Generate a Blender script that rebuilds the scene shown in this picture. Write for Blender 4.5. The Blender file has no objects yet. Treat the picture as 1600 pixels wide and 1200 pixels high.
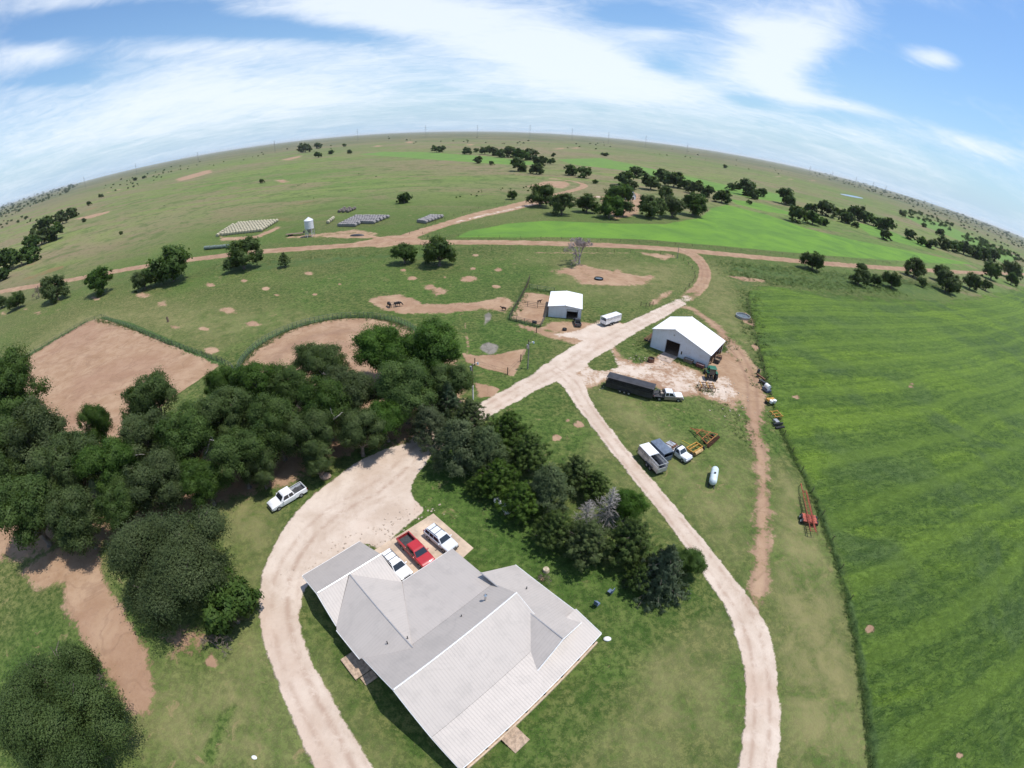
import bpy, bmesh, math, random
import numpy as np
from mathutils import Vector, Matrix

R = math.radians
scene = bpy.context.scene
COL = scene.collection
rng = np.random.default_rng(7)
random.seed(7)

# ------------------------------------------------------------------ camera
CAM_H = 46.0
F_PX, K3, PITCH, ROLL = 713.387, 0.05, 0.544602, 0.0337818
cam_data = bpy.data.cameras.new('camera')
cam = bpy.data.objects.new('camera', cam_data)
COL.objects.link(cam)
cam.matrix_world = (Matrix.Translation((0, 0, CAM_H)) @ Matrix.Rotation(math.pi / 2 - PITCH, 4, 'X')
                    @ Matrix.Rotation(ROLL, 4, 'Z'))
cam_data.type = 'PANO'
cam_data.sensor_fit = 'HORIZONTAL'
cam_data.sensor_width = 36.0
cam_data.sensor_height = 27.0
cam_data.clip_start = 0.1
cam_data.clip_end = 120000.0
cc = cam_data
cc.panorama_type = 'FISHEYE_LENS_POLYNOMIAL'
cc.fisheye_fov = R(170)
cc.fisheye_polynomial_k0 = 0.0
cc.fisheye_polynomial_k1 = -6.22867824e-02
cc.fisheye_polynomial_k2 = -9.24049298e-06
cc.fisheye_polynomial_k3 = 1.41055626e-05
cc.fisheye_polynomial_k4 = -1.87669268e-07
scene.camera = cam

# ------------------------------------------------------------------ light
SUN_EL, SUN_AZ = 69.0, 6.0           # azimuth counted from +X towards +Y
sd = Vector((math.cos(R(SUN_EL)) * math.cos(R(SUN_AZ)), math.cos(R(SUN_EL)) * math.sin(R(SUN_AZ)), math.sin(R(SUN_EL))))
sl = bpy.data.lights.new('sun', 'SUN')
sl.energy = 4.0
sl.angle = R(0.6)
sl.color = (1.0, 0.955, 0.90)
so = bpy.data.objects.new('sun', sl)
COL.objects.link(so)
so.rotation_euler = sd.to_track_quat('Z', 'Y').to_euler()
so.location = (60, 0, 160)

vs = scene.view_settings
scene.display_settings.display_device = 'sRGB'
vs.view_transform = 'Standard'
vs.look = 'None'
vs.exposure = 0.20
vs.gamma = 1.0
vs.use_curve_mapping = False

scene.render.engine = 'CYCLES'
scene.cycles.max_bounces = 6
scene.cycles.diffuse_bounces = 3
scene.cycles.glossy_bounces = 3
scene.cycles.transmission_bounces = 4
scene.cycles.transparent_max_bounces = 8
scene.cycles.volume_bounces = 1
scene.cycles.use_denoising = True


def px_ray(px, py):
    """world direction seen at photograph pixel (1600 x 1200)"""
    x, y = px - 800.0, 600.0 - py
    r = math.hypot(x, y)
    q = r / F_PX
    th = q
    for _ in range(25):
        th = q / (1 + K3 * th * th)
    s = math.sin(th) / max(r, 1e-9)
    d = Vector((x * s, y * s, -math.cos(th)))
    return cam.matrix_world.to_3x3() @ d


def G(px, py, z=0.0):
    """ground (or height z) point under a photograph pixel"""
    d = px_ray(px, py)
    t = (CAM_H - z) / max(-d.z, 1.2e-3)
    return Vector((d.x * t, d.y * t, z))


# ------------------------------------------------------------------ node helpers
class NT:
    def __init__(self, tree):
        self.t = tree
        self.n = tree.nodes
        self.l = tree.links

    def node(self, typ, **kw):
        nd = self.n.new(typ)
        for k, v in kw.items():
            setattr(nd, k, v)
        return nd

    def link(self, a, b):
        self.l.new(a, b)

    def inp(self, sock, v):
        if isinstance(v, bpy.types.NodeSocket):
            self.l.new(v, sock)
        elif v is not None:
            if sock.type == 'RGBA' and not hasattr(v, '__len__'):
                v = (v, v, v, 1)
            elif sock.type == 'RGBA' and len(v) == 3:
                v = (*v, 1)
            sock.default_value = v

    def math(self, op, a, b=None, c=None, clamp=False):
        nd = self.node('ShaderNodeMath', operation=op, use_clamp=clamp)
        self.inp(nd.inputs[0], a)
        if b is not None:
            self.inp(nd.inputs[1], b)
        if c is not None:
            self.inp(nd.inputs[2], c)
        return nd.outputs[0]

    def vmath(self, op, a, b=None, scale=None):
        nd = self.node('ShaderNodeVectorMath', operation=op)
        self.inp(nd.inputs[0], a)
        if b is not None:
            self.inp(nd.inputs[1], b)
        if scale is not None:
            self.inp(nd.inputs['Scale'], scale)
        return nd.outputs['Value'] if op in ('LENGTH', 'DOT_PRODUCT', 'DISTANCE') else nd.outputs['Vector']

    def mix(self, f, a, b, blend='MIX'):
        nd = self.node('ShaderNodeMix', data_type='RGBA', blend_type=blend)
        self.inp(nd.inputs[0], f)
        self.inp(nd.inputs[6], a)
        self.inp(nd.inputs[7], b)
        return nd.outputs[2]

    def ss(self, x, lo, hi):
        nd = self.node('ShaderNodeMapRange', interpolation_type='SMOOTHSTEP')
        self.inp(nd.inputs[0], x)
        nd.inputs[1].default_value = lo
        nd.inputs[2].default_value = hi
        return nd.outputs[0]

    def noise(self, vec, scale, detail=3.0, rough=0.55, dist=0.0, dims='3D'):
        nd = self.node('ShaderNodeTexNoise', noise_dimensions=dims)
        self.inp(nd.inputs['Vector'], vec)
        nd.inputs['Scale'].default_value = scale
        nd.inputs['Detail'].default_value = detail
        nd.inputs['Roughness'].default_value = rough
        nd.inputs['Distortion'].default_value = dist
        return nd.outputs[0]


def new_mat(name):
    m = bpy.data.materials.new(name)
    m.use_nodes = True
    m.node_tree.nodes.clear()
    t = NT(m.node_tree)
    out = t.node('ShaderNodeOutputMaterial')
    return m, t, out


MATS = {}


def mat(name, col, rough=0.6, metal=0.0, var=0.12, vscale=3.0, spec=0.4, coat=0.0, var2=None, bump=0.0, bscale=20.0):
    """plain procedural material: base colour broken by two noises, optional fine bump"""
    if name in MATS:
        return MATS[name]
    m, t, out = new_mat(name)
    tc = t.node('ShaderNodeTexCoord')
    n1 = t.noise(tc.outputs['Object'], vscale, 4, 0.6)
    n2 = t.noise(tc.outputs['Object'], vscale * 7.3, 3, 0.6)
    dark = tuple(c * (1 - var * 2) for c in col)
    lite = tuple(min(1, c * (1 + var * 1.2)) for c in col)
    if var2:
        dark = var2
    c = t.mix(t.ss(n1, 0.3, 0.7), dark, lite)
    c = t.mix(t.math('MULTIPLY', t.ss(n2, 0.35, 0.75), var * 1.5, clamp=True), c, tuple(x * 0.6 for x in col))
    b = t.node('ShaderNodeBsdfPrincipled')
    t.inp(b.inputs['Base Color'], c)
    t.inp(b.inputs['Roughness'], t.math('ADD', rough - 0.06, t.math('MULTIPLY', n2, 0.12)))
    b.inputs['Metallic'].default_value = metal
    b.inputs['Specular IOR Level'].default_value = spec
    b.inputs['Coat Weight'].default_value = coat
    b.inputs['Coat Roughness'].default_value = 0.08
    if bump:
        bp = t.node('ShaderNodeBump')
        bp.inputs['Strength'].default_value = bump
        bp.inputs['Distance'].default_value = 0.05
        t.link(t.noise(tc.outputs['Object'], bscale, 4, 0.65), bp.inputs['Height'])
        t.link(bp.outputs[0], b.inputs['Normal'])
    t.link(b.outputs[0], out.inputs[0])
    MATS[name] = m
    return m


# ------------------------------------------------------------------ sky
world = bpy.data.worlds.new('World')
scene.world = world
world.use_nodes = True
wt = NT(world.node_tree)
wt.n.clear()
wout = wt.node('ShaderNodeOutputWorld')
bg = wt.node('ShaderNodeBackground')
sky = wt.node('ShaderNodeTexSky', sky_type='NISHITA')
sky.sun_disc = False
sky.sun_elevation = R(SUN_EL)
sky.sun_rotation = math.atan2(sd.x, sd.y)
sky.altitude = 300
sky.air_density = 1.35
sky.dust_density = 0.9
sky.ozone_density = 2.2
bg.inputs['Strength'].default_value = 0.10
# clouds: high streaks on a flat layer, drawn in real sky directions
wtc = wt.node('ShaderNodeTexCoord')
sep = wt.node('ShaderNodeSeparateXYZ')
wt.link(wtc.outputs['Generated'], sep.inputs[0])
zc = wt.math('MAXIMUM', sep.outputs[2], 0.0)
zz = wt.math('ADD', zc, 0.10)
cx = wt.math('DIVIDE', sep.outputs[0], zz)
cy = wt.math('DIVIDE', sep.outputs[1], zz)
comb = wt.node('ShaderNodeCombineXYZ')
wt.link(cx, comb.inputs[0])
wt.link(cy, comb.inputs[1])
cp = comb.outputs[0]


def sky_pt(px, py):
    d = px_ray(px, py)
    z = max(d.z, 0) + 0.10
    return d.x / z, d.y / z
#SKYCLOUDS

def cloud_blob(t, px, py, rx, ry, ang, amp):
    """soft elliptical bias for the cloud cover around a direction; radii in layer units"""
    x, y = sky_pt(px, py)
    dx = t.math('SUBTRACT', cx, x)
    dy = t.math('SUBTRACT', cy, y)
    c, s = math.cos(R(ang)), math.sin(R(ang))
    u = t.math('ADD', t.math('MULTIPLY', dx, c / rx), t.math('MULTIPLY', dy, s / rx))
    v = t.math('ADD', t.math('MULTIPLY', dx, -s / ry), t.math('MULTIPLY', dy, c / ry))
    r2 = t.math('ADD', t.math('MULTIPLY', u, u), t.math('MULTIPLY', v, v))
    return t.math('MULTIPLY', t.math('EXPONENT', t.math('MULTIPLY', r2, -1.0)), amp)


def px_blob(t, x0, y0, x1, y1, wid, amp):
    """cloud bank stretched between two sky directions"""
    a, b = sky_pt(x0, y0), sky_pt(x1, y1)
    mx, my = (a[0] + b[0]) / 2, (a[1] + b[1]) / 2
    L = math.hypot(b[0] - a[0], b[1] - a[1]) / 2
    ang = math.atan2(b[1] - a[1], b[0] - a[0])
    dx = t.math('SUBTRACT', cx, mx)
    dy = t.math('SUBTRACT', cy, my)
    c, s = math.cos(ang), math.sin(ang)
    rx, ry = max(L, 0.05), wid
    u = t.math('ADD', t.math('MULTIPLY', dx, c / rx), t.math('MULTIPLY', dy, s / rx))
    v = t.math('ADD', t.math('MULTIPLY', dx, -s / ry), t.math('MULTIPLY', dy, c / ry))
    r2 = t.math('ADD', t.math('MULTIPLY', u, u), t.math('MULTIPLY', v, v))
    return t.math('MULTIPLY', t.math('EXPONENT', t.math('MULTIPLY', r2, -1.0)), amp)
bias = 0.0
for args in [
    (430, 10, 760, 30, 0.42, 0.62), (640, 40, 1010, 120, 0.55, 0.60), (700, 110, 1150, 175, 1.1, 0.55),
    (0, 215, 560, 165, 1.6, 0.55), (0, 80, 110, 90, 0.16, 0.45), (150, 85, 330, 80, 0.14, 0.22),
    (1300, 0, 1210, 110, 0.22, 0.75), (1150, 60, 1230, 160, 0.28, 0.60), (1230, 150, 1420, 188, 0.22, 0.55),
    (1415, 76, 1510, 108, 0.17, 0.95), (1150, 25, 1210, 60, 0.2, 0.4), (0, 5, 200, 3, 0.13, 0.45), (980, 45, 1060, 60, 0.2, 0.35),
    (1450, 210, 1600, 255, 0.35, 0.40), (1300, 195, 1420, 235, 0.3, 0.2), (230, 70, 500, 95, 0.25, 0.2),
    (30, 45, 340, 30, 0.22, -0.68), (280, 48, 600, 62, 0.20, -0.70), (60, 95, 330, 75, .2, -.25), (0, 128, 160, 118, 0.17, -0.5), (930, 12, 1060, 40, 0.20, -0.45),
    (1000, 80, 1075, 122, 0.22, -0.55), (1120, 150, 1210, 165, 0.35, -0.45), (1330, 30, 1600, 170, 0.7, -0.55), (1250, 180, 1600, 200, 0.35, -0.22),
    (1490, 290, 1600, 330, 1.2, -0.35), (1300, 120, 1400, 150, .3, -.3)]:
    b_ = px_blob(wt, *args)
    bias = wt.math('ADD', bias, b_)
warp = wt.node('ShaderNodeMapping')
warp.inputs['Rotation'].default_value = (0, 0, R(-20))
warp.inputs['Scale'].default_value = (0.85, 1.2, 1)
wt.link(cp, warp.inputs[0])
cn1 = wt.noise(warp.outputs[0], 1.25, 10, 0.62, 0.6)
cn2 = wt.noise(warp.outputs[0], 0.42, 4, 0.5, 0.3)
dens = wt.math('ADD', wt.math('ADD', bias, wt.math('MULTIPLY', wt.math('SUBTRACT', cn1, 0.5), 0.80)),
               wt.math('MULTIPLY', wt.math('SUBTRACT', cn2, 0.5), 0.5))
cn3 = wt.noise(warp.outputs[0], 4.5, 8, 0.68, 1.2)
dens = wt.math('ADD', dens, wt.math('MULTIPLY', wt.math('SUBTRACT', cn3, 0.5), 0.55))
cov = wt.ss(dens, -0.24, 0.62)
# thin bright veil low over the horizon
veil = wt.math('MULTIPLY', wt.math('EXPONENT', wt.math('MULTIPLY', zc, -9.0)), 0.80)
skyc = wt.mix(1.0, sky.outputs[0], (0.80, 1.03, 1.30, 1), 'MULTIPLY')
skyc = wt.mix(veil, skyc, (4.5, 6.5, 8.9, 1))
cl = wt.mix(wt.math('MULTIPLY', cov, 0.84), skyc, (8.4, 9.0, 9.8, 1))
wt.link(cl, bg.inputs['Color'])
wt.link(bg.outputs[0], wout.inputs['Surface'])
# ------------------------------------------------------------------ scene tree helpers
def tag(o, label=None, cat=None, group=None, kind=None):
    if label:
        o['label'] = label
    if cat:
        o['category'] = cat
    if group:
        o['group'] = group
    if kind:
        o['kind'] = kind
    return o


def empty(name, loc, rz=0.0, label=None, cat=None, group=None, sc=1.0):
    o = bpy.data.objects.new(name, None)
    o.empty_display_size = 0.5
    COL.objects.link(o)
    o.location = loc
    o.rotation_euler = (0, 0, rz)
    o.scale = (sc, sc, sc)
    return tag(o, label, cat, group)


def link_mesh(name, me, parent=None, loc=None, rz=None):
    o = bpy.data.objects.new(name, me)
    COL.objects.link(o)
    if parent is not None:
        o.parent = parent
    if loc is not None:
        o.location = loc
    if rz is not None:
        o.rotation_euler = (0, 0, rz)
    return o


def copy_tree(o, parent=None):
    c = o.copy()
    COL.objects.link(c)
    if parent is not None:
        c.parent = parent
    for ch in list(o.children):
        copy_tree(ch, c)
    return c


def np_mesh(name, verts, faces, material=None, smooth=False):
    """verts (n,3), faces (m,k) numpy -> mesh"""
    verts = np.asarray(verts, np.float32)
    faces = np.asarray(faces, np.int32)
    me = bpy.data.meshes.new(name)
    me.vertices.add(len(verts))
    me.vertices.foreach_set('co', verts.ravel())
    k = faces.shape[1]
    me.loops.add(faces.size)
    me.loops.foreach_set('vertex_index', faces.ravel())
    me.polygons.add(len(faces))
    me.polygons.foreach_set('loop_start', np.arange(0, faces.size, k, dtype=np.int32))
    me.polygons.foreach_set('loop_total', np.full(len(faces), k, np.int32))
    if smooth:
        me.polygons.foreach_set('use_smooth', np.ones(len(faces), bool))
    me.update(calc_edges=True)
    me.validate()
    if material:
        me.materials.append(material)
    return me


# ------------------------------------------------------------------ ground: one sheet to the horizon
H_ = CAM_H
dep = np.concatenate([np.arange(88.0, 8.0, -0.14), np.arange(8.0, 1.0, -0.10), np.arange(1.0, 0.07, -0.03)])
rad = np.concatenate([[0.6], H_ / np.tan(np.radians(dep)), [90000.0]])
az = np.concatenate([np.arange(-112, 112, 0.23), np.arange(112, 248, 4.0)])
NR, NA = len(rad), len(az)
ar = np.radians(az)
X = (rad[:, None] * np.sin(ar)[None, :]).ravel()
Y = (rad[:, None] * np.cos(ar)[None, :]).ravel()
NV = NR * NA
DIST = np.hypot(X, Y)


def hash2(ix, iy, seed):
    h = (ix.astype(np.int64) * 374761393 + iy.astype(np.int64) * 668265263 + seed * 974711) & 0x7fffffff
    h = ((h ^ (h >> 13)) * 1274126177) & 0x7fffffff
    return ((h ^ (h >> 16)) & 0xffff) / 65535.0


def vnoise(x, y, seed=0):
    ix, iy = np.floor(x), np.floor(y)
    fx, fy = x - ix, y - iy
    fx, fy = fx * fx * (3 - 2 * fx), fy * fy * (3 - 2 * fy)
    a, b = hash2(ix, iy, seed), hash2(ix + 1, iy, seed)
    c, d = hash2(ix, iy + 1, seed), hash2(ix + 1, iy + 1, seed)
    return (a * (1 - fx) + b * fx) * (1 - fy) + (c * (1 - fx) + d * fx) * fy


def W(pts):
    return np.array([G(*p)[:2] for p in pts], float)


def W_dense(pts, closed=True, n=6):
    """pixel outline -> world outline, with every edge cut so that it stays straight in the photograph"""
    out = []
    m = len(pts)
    for i in range(m if closed else m - 1):
        a, b = pts[i], pts[(i + 1) % m]
        for k in range(n):
            t = k / n
            out.append((a[0] + (b[0] - a[0]) * t, a[1] + (b[1] - a[1]) * t))
    if not closed:
        out.append(pts[-1])
    return W(out)


def sub(P, pad):
    lo, hi = P.min(0) - pad, P.max(0) + pad
    return np.nonzero((X > lo[0]) & (X < hi[0]) & (Y > lo[1]) & (Y < hi[1]))[0]


def seg_dist(x, y, a, b):
    d = b - a
    L2 = max(d @ d, 1e-9)
    t = np.clip(((x - a[0]) * d[0] + (y - a[1]) * d[1]) / L2, 0, 1)
    ex, ey = x - a[0] - t * d[0], y - a[1] - t * d[1]
    side = np.sign((x - a[0]) * d[1] - (y - a[1]) * d[0])
    return np.hypot(ex, ey), side, t


def poly_sd(P, soft):
    """signed distance field of a world outline (positive inside) as a 0..1 mask with 0.5 on the outline"""
    m = np.zeros(NV)
    idx = sub(P, soft * 1.2)
    if len(idx) == 0:
        return m
    x, y = X[idx], Y[idx]
    dmin = np.full(len(idx), 1e9)
    ins = np.zeros(len(idx), bool)
    n = len(P)
    for i in range(n):
        a, b = P[i], P[(i + 1) % n]
        d, _, _ = seg_dist(x, y, a, b)
        dmin = np.minimum(dmin, d)
        if abs(b[1] - a[1]) > 1e-9:
            c = ((a[1] > y) != (b[1] > y)) & (x < (b[0] - a[0]) * (y - a[1]) / (b[1] - a[1]) + a[0])
            ins ^= c
    m[idx] = np.clip(0.5 + np.where(ins, dmin, -dmin) / (2 * soft), 0, 1)
    return m


def smooth_line(P, n=6):
    """Catmull-Rom through world points (k,2+)"""
    P = np.asarray(P, float)
    Q = np.vstack([2 * P[0] - P[1], P, 2 * P[-1] - P[-2]])
    out = []
    for i in range(1, len(Q) - 2):
        p0, p1, p2, p3 = Q[i - 1], Q[i], Q[i + 1], Q[i + 2]
        for k in range(n):
            t = k / n
            out.append(0.5 * ((2 * p1) + (-p0 + p2) * t + (2 * p0 - 5 * p1 + 4 * p2 - p3) * t * t + (-p0 + 3 * p1 - 3 * p2 + p3) * t ** 3))
    out.append(Q[-2])
    return np.array(out)


def line_sd(P, width, soft):
    """mask round a world polyline; width may be an array along it. Also the lateral offset in half widths"""
    m = np.zeros(NV)
    u = np.full(NV, 9.0)
    wid = np.full(len(P), float(width)) if np.isscalar(width) else np.asarray(width, float)
    idx = sub(P, wid.max() + soft * 1.5)
    if len(idx) == 0:
        return m, u
    x, y = X[idx], Y[idx]
    best = np.full(len(idx), 1e9)
    uu = np.full(len(idx), 9.0)
    for i in range(len(P) - 1):
        d, s, t = seg_dist(x, y, P[i], P[i + 1])
        hw = (wid[i] + (wid[i + 1] - wid[i]) * t) / 2
        e = d - hw
        k = e < best
        best = np.where(k, e, best)
        uu = np.where(k, d * s, uu)
    m[idx] = np.clip(0.5 - best / (2 * soft), 0, 1)
    u[idx] = uu
    return m, u


def road(pts, widths, soft, n=5):
    P = W(pts)
    if np.isscalar(widths):
        L = smooth_line(P, n)
        return line_sd(L, widths, soft)
    A = np.hstack([P, np.asarray(widths, float)[:, None]])
    L = smooth_line(A, n)
    return line_sd(L[:, :2], L[:, 2], soft)


gravel = np.zeros(NV)
dirt = np.zeros(NV)
crop = np.zeros(NV)
mud = np.zeros(NV)
bright = np.zeros(NV)
dry = np.zeros(NV)
weed = np.zeros(NV)
rut = np.zeros(NV)


def rutfn(u, m, off=0.95, w=0.34):
    return np.where(m > 0.3, np.exp(-((np.abs(u) - off) / w) ** 2), 0)


# county road (tan dirt) and the side road climbing away north
m_county, u_ = road([(-60, 470), (0, 456), (60, 446), (120, 435.5), (200, 420.5), (300, 405.5), (400, 394), (500, 386.5), (590, 381), (640, 379), (720, 378.5), (800, 379),
                     (900, 381.5), (1000, 386), (1100, 394), (1200, 403.5), (1300, 412.5), (1400, 419.5), (1500, 425), (1540, 426.5), (1640, 430)], 8.2, 1.6)
rut = np.maximum(rut, rutfn(u_, m_county, 1.3, 0.6) * 0.7)
m_side, u_ = road([(600, 381), (632, 371), (665, 360), (700, 349), (745, 335), (790, 324), (840, 311), (880, 301.5), (905, 294.5), (913, 290), (905, 285.5), (880, 281), (860, 279)],
                  [12, 10, 9, 8, 8, 7, 7, 7, 7, 7, 6, 5, 4], 2.0)
m_s2, u2 = road([(690, 354), (745, 339), (790, 329), (835, 318.5), (860, 314.5), (900, 310.5), (940, 307)], [4, 6, 7, 7, 7, 7, 7], 1.8)
m_j, _ = road([(560, 379), (590, 375), (612, 372), (640, 374), (660, 378)], [3, 7, 10, 8, 3], 2.0)
m_j2 = poly_sd(W_dense([(520, 372), (545, 366), (570, 365), (600, 372), (630, 368), (640, 378), (590, 378), (580, 372)]), 2.0)
m_side = np.maximum.reduce([m_side, m_j, m_j2])
dirt = np.maximum.reduce([dirt, m_county, m_side])
gravel = np.maximum(gravel, m_s2 * 0.52)
dirt = np.maximum(dirt, m_s2)

# gravel drive from the county road to the house
m_drive, u_ = road([(1062, 391), (1085, 400), (1099, 416), (1101, 432), (1093, 449), (1072, 466), (1040, 485), (1000, 504.5), (958, 525), (920, 547), (885, 570), (850, 590), (810, 611),
                    (770, 633), (740, 650), (705, 668), (670, 690)],
                   [11, 7, 4.9, 4.7, 4.7, 4.7, 4.8, 5.0, 6.2, 7.4, 7.2, 5.2, 4.4, 4.2, 4.4, 5, 6], 1.0)
rut = np.maximum(rut, rutfn(u_, m_drive))
m_br, u_ = road([(868, 578), (893, 597), (910, 627), (935, 662), (965, 701), (1005, 750), (1045, 799), (1085, 849), (1125, 903), (1156, 946), (1176, 990), (1187, 1040), (1191, 1090),
                 (1190, 1140), (1184, 1200), (1172, 1260)],
                [6.5, 4.8, 3.5, 3.0, 2.8, 2.8, 2.9, 3.1, 3.4, 3.9, 4.3, 4.1, 4.0, 4.0, 4.1, 4.1], 0.75)
rut = np.maximum(rut, rutfn(u_, m_br, 0.85, 0.3))
loop_px = [(672, 690), (676, 705), (652, 742), (642, 765), (648, 782), (662, 797), (646, 812), (622, 832), (592, 858), (572, 850), (545, 862), (510, 882), (482, 908), (470, 940), (471, 985),
           (488, 1035), (518, 1090), (550, 1145), (582, 1200), (600, 1240), (500, 1240), (489, 1200), (470, 1150), (449, 1105), (428, 1050), (412, 1005), (405, 960), (405, 925), (413, 888),
           (432, 845), (458, 806), (486, 778), (522, 748), (562, 720), (600, 703), (640, 692)]
m_loop = poly_sd(smooth_line(np.vstack([W(loop_px), W(loop_px[:1])]), 4), 0.7)
loop_mid = smooth_line(W([(690, 668), (640, 715), (590, 760), (520, 800), (470, 850), (440, 905), (437, 960), (452, 1030), (482, 1100), (520, 1170), (545, 1230)]), 6)
_, u_ = line_sd(loop_mid, 8.0, 1.0)
rut = np.maximum(rut, np.where(m_loop > 0.4, np.exp(-((np.abs(u_) - 0.9) / 0.35) ** 2) * 0.8 + np.exp(-((np.abs(u_ + 1.8) - 0.6) / 0.3) ** 2) * 0.5, 0))
# yard in front of the barn, small barn apron
yard = poly_sd(W_dense([(882, 588), (905, 566), (945, 545), (957, 536), (972, 556), (996, 566), (1012, 560), (1035, 552), (1052, 562), (1078, 575), (1108, 585), (1135, 578), (1150, 590), (1160, 615),
                        (1150, 640), (1120, 628), (1085, 622), (1050, 616), (1010, 600), (950, 598), (925, 606), (908, 614)]), 2.2)
island = poly_sd(W_dense([(917, 568), (935, 556), (953, 545), (958, 556), (966, 574), (945, 579), (925, 578)]), 0.8)
apron = poly_sd(W_dense([(848, 520), (880, 519), (905, 512), (935, 500), (965, 502), (985, 505), (930, 540), (895, 530), (868, 527)]), 1.5)
gravel = np.maximum.reduce([gravel, m_drive, m_br, m_loop, yard * 0.53, apron * 0.66])
dirt = np.maximum.reduce([dirt, yard * (1 - island) * 0.9, apron * 0.85])
gravel = np.minimum(gravel, 1 - island * 1.0)
redmouth = np.clip(1.2 - np.hypot(X - G(1100, 425).x, Y - G(1100, 425).y) / 50, 0, 1)
dirt = np.maximum(dirt, np.minimum(m_drive, redmouth))
gravel = gravel * (1 - 0.80 * np.clip(redmouth * 1.5, 0, 1))
# red track round the barn and down the field edge
m_tr, u_ = road([(1066, 480), (1085, 484), (1104, 498), (1124, 516), (1144, 540), (1162, 568), (1173, 595), (1176, 625), (1178, 655), (1184, 690), (1190, 735), (1192, 790), (1190, 850),
                 (1187, 900), (1180, 950)], [2, 2.6, 3.2, 3.8, 5, 6, 6.6, 5.6, 4.2, 3.3, 2.6, 3.0, 2.8, 2.6, 2.2], 2.6)
rut = np.maximum(rut, rutfn(u_, m_tr, 1.0, 0.4))
m_tr2 = poly_sd(W_dense([(1100, 560), (1135, 545), (1160, 560), (1185, 610), (1198, 668), (1175, 672), (1160, 640), (1140, 600), (1110, 590)]), 3.0)
dirt = np.maximum.reduce([dirt, m_tr * 0.88, m_tr2 * 0.88])

# arenas
aw = W([(12, 580), (160, 497), (348, 568)])
ar4 = aw[0] + aw[2] - aw[1]
m_ar1 = poly_sd(np.array([aw[0], W([(135, 503)])[0], aw[1], aw[2], ar4]), 0.6)
arc = W([(369, 585), (384, 560), (420, 535), (462, 513), (510, 501), (560, 496), (600, 500), (632, 511)])
Am = np.hstack([2 * arc, np.ones((len(arc), 1))])
sol = np.linalg.lstsq(Am, (arc ** 2).sum(1), rcond=None)[0]
ARC_C, ARC_R = sol[:2], math.sqrt(sol[2] + sol[:2] @ sol[:2])
m_ar2 = np.clip(0.5 + (ARC_R - np.hypot(X - ARC_C[0], Y - ARC_C[1])) / 1.2, 0, 1)
dirt = np.maximum.reduce([dirt, m_ar1, m_ar2])
rut = np.maximum(rut, np.exp(-((np.hypot(X - ARC_C[0], Y - ARC_C[1]) - ARC_R * 0.62) / 1.6) ** 2) * m_ar2 * 0.8)

# bare dirt: grove floor, pens, scars
def dpoly(pts, soft, amp=1.0):
    global dirt
    dirt = np.maximum(dirt, poly_sd(W_dense(pts, n=3), soft) * amp)

dpoly([(-40, 890), (60, 868), (150, 850), (230, 850), (330, 790), (400, 775), (450, 760), (480, 745), (560, 708), (650, 690), (700, 690), (735, 600), (720, 560), (640, 520), (520, 620),
       (350, 700), (200, 760), (0, 800)], 3.0, 0.80)
dpoly([(25, 895), (90, 850), (160, 845), (165, 900), (200, 955), (235, 1010), (246, 1075), (240, 1125), (195, 1115), (165, 1060), (130, 1010), (100, 960), (95, 915), (60, 925)], 1.6, 0.8)
dpoly([(250, 985), (330, 965), (345, 1005), (300, 1040), (262, 1035)], 2.0, 0.62)
dpoly([(572, 470), (590, 462), (625, 460), (645, 465), (660, 474), (700, 474), (745, 472), (790, 463), (806, 475), (790, 488), (750, 484), (700, 490), (655, 490), (630, 492), (600, 486)], 2.0, 0.86)
dpoly([(664, 452), (690, 447), (705, 458), (680, 465)], 2.5, 0.7)
dpoly([(821, 456), (862, 462), (857, 490), (844, 508), (798, 499), (808, 480)], 1.2, 0.95)
dpoly([(722, 552), (745, 556), (775, 553), (822, 545), (816, 562), (802, 588), (765, 578), (742, 571), (728, 566)], 0.9, 0.98)
dpoly([(727, 505), (731, 522), (735, 545), (730, 552), (726, 525)], 1.0, 0.8)
dpoly([(740, 598), (760, 600), (782, 608), (770, 622), (748, 622)], 1.0, 0.9)
dpoly([(802, 502), (845, 513), (880, 520), (930, 530), (900, 540), (850, 527), (812, 512)], 1.6, 0.75)
dpoly([(838, 515), (862, 502), (912, 502), (938, 507), (905, 522), (868, 520)], 1.6, 0.8)
dpoly([(848, 424), (880, 418), (930, 417), (980, 426), (1024, 434), (1018, 446), (960, 449), (905, 446), (890, 432)], 3.0, 0.72)
dpoly([(1005, 476), (1035, 458), (1056, 450), (1052, 462), (1025, 478)], 1.6, 0.7)
dpoly([(985, 392), (1050, 396), (1062, 402), (1040, 408), (1015, 401)], 2.0, 0.62)
dpoly([(830, 393), (985, 394), (1000, 397), (835, 397)], 1.5, 0.55)
dpoly([(1134, 430), (1160, 432), (1195, 437), (1198, 442), (1160, 440)], 1.2, 0.72)
dpoly([(1150, 490), (1165, 488), (1180, 502), (1178, 510), (1160, 503)], 0.8, 0.92)
dpoly([(1173, 540), (1180, 536), (1187, 545), (1180, 550)], 0.8, 0.85)
dpoly([(820, 292), (850, 283), (882, 283), (893, 288), (880, 295), (850, 291)], 4.0, 0.9)
dpoly([(935, 312), (960, 300), (985, 298), (1010, 306), (1000, 335), (960, 345), (945, 330)], 3.0, 0.66)
dpoly([(340, 368), (352, 371), (400, 368), (436, 352), (440, 356), (400, 374), (345, 377)], 3.0, 0.85)
dpoly([(430, 374), (446, 370), (560, 357), (600, 366), (560, 372), (500, 372)], 3.0, 0.62)
dpoly([(270, 281), (300, 272), (330, 264), (334, 269), (300, 279), (280, 284)], 14, 0.80)
dpoly([(425, 281), (445, 280), (455, 285), (437, 286)], 7, 0.80)
dpoly([(435, 250), (455, 246), (476, 241), (470, 246), (450, 251)], 14, 0.76)
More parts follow.
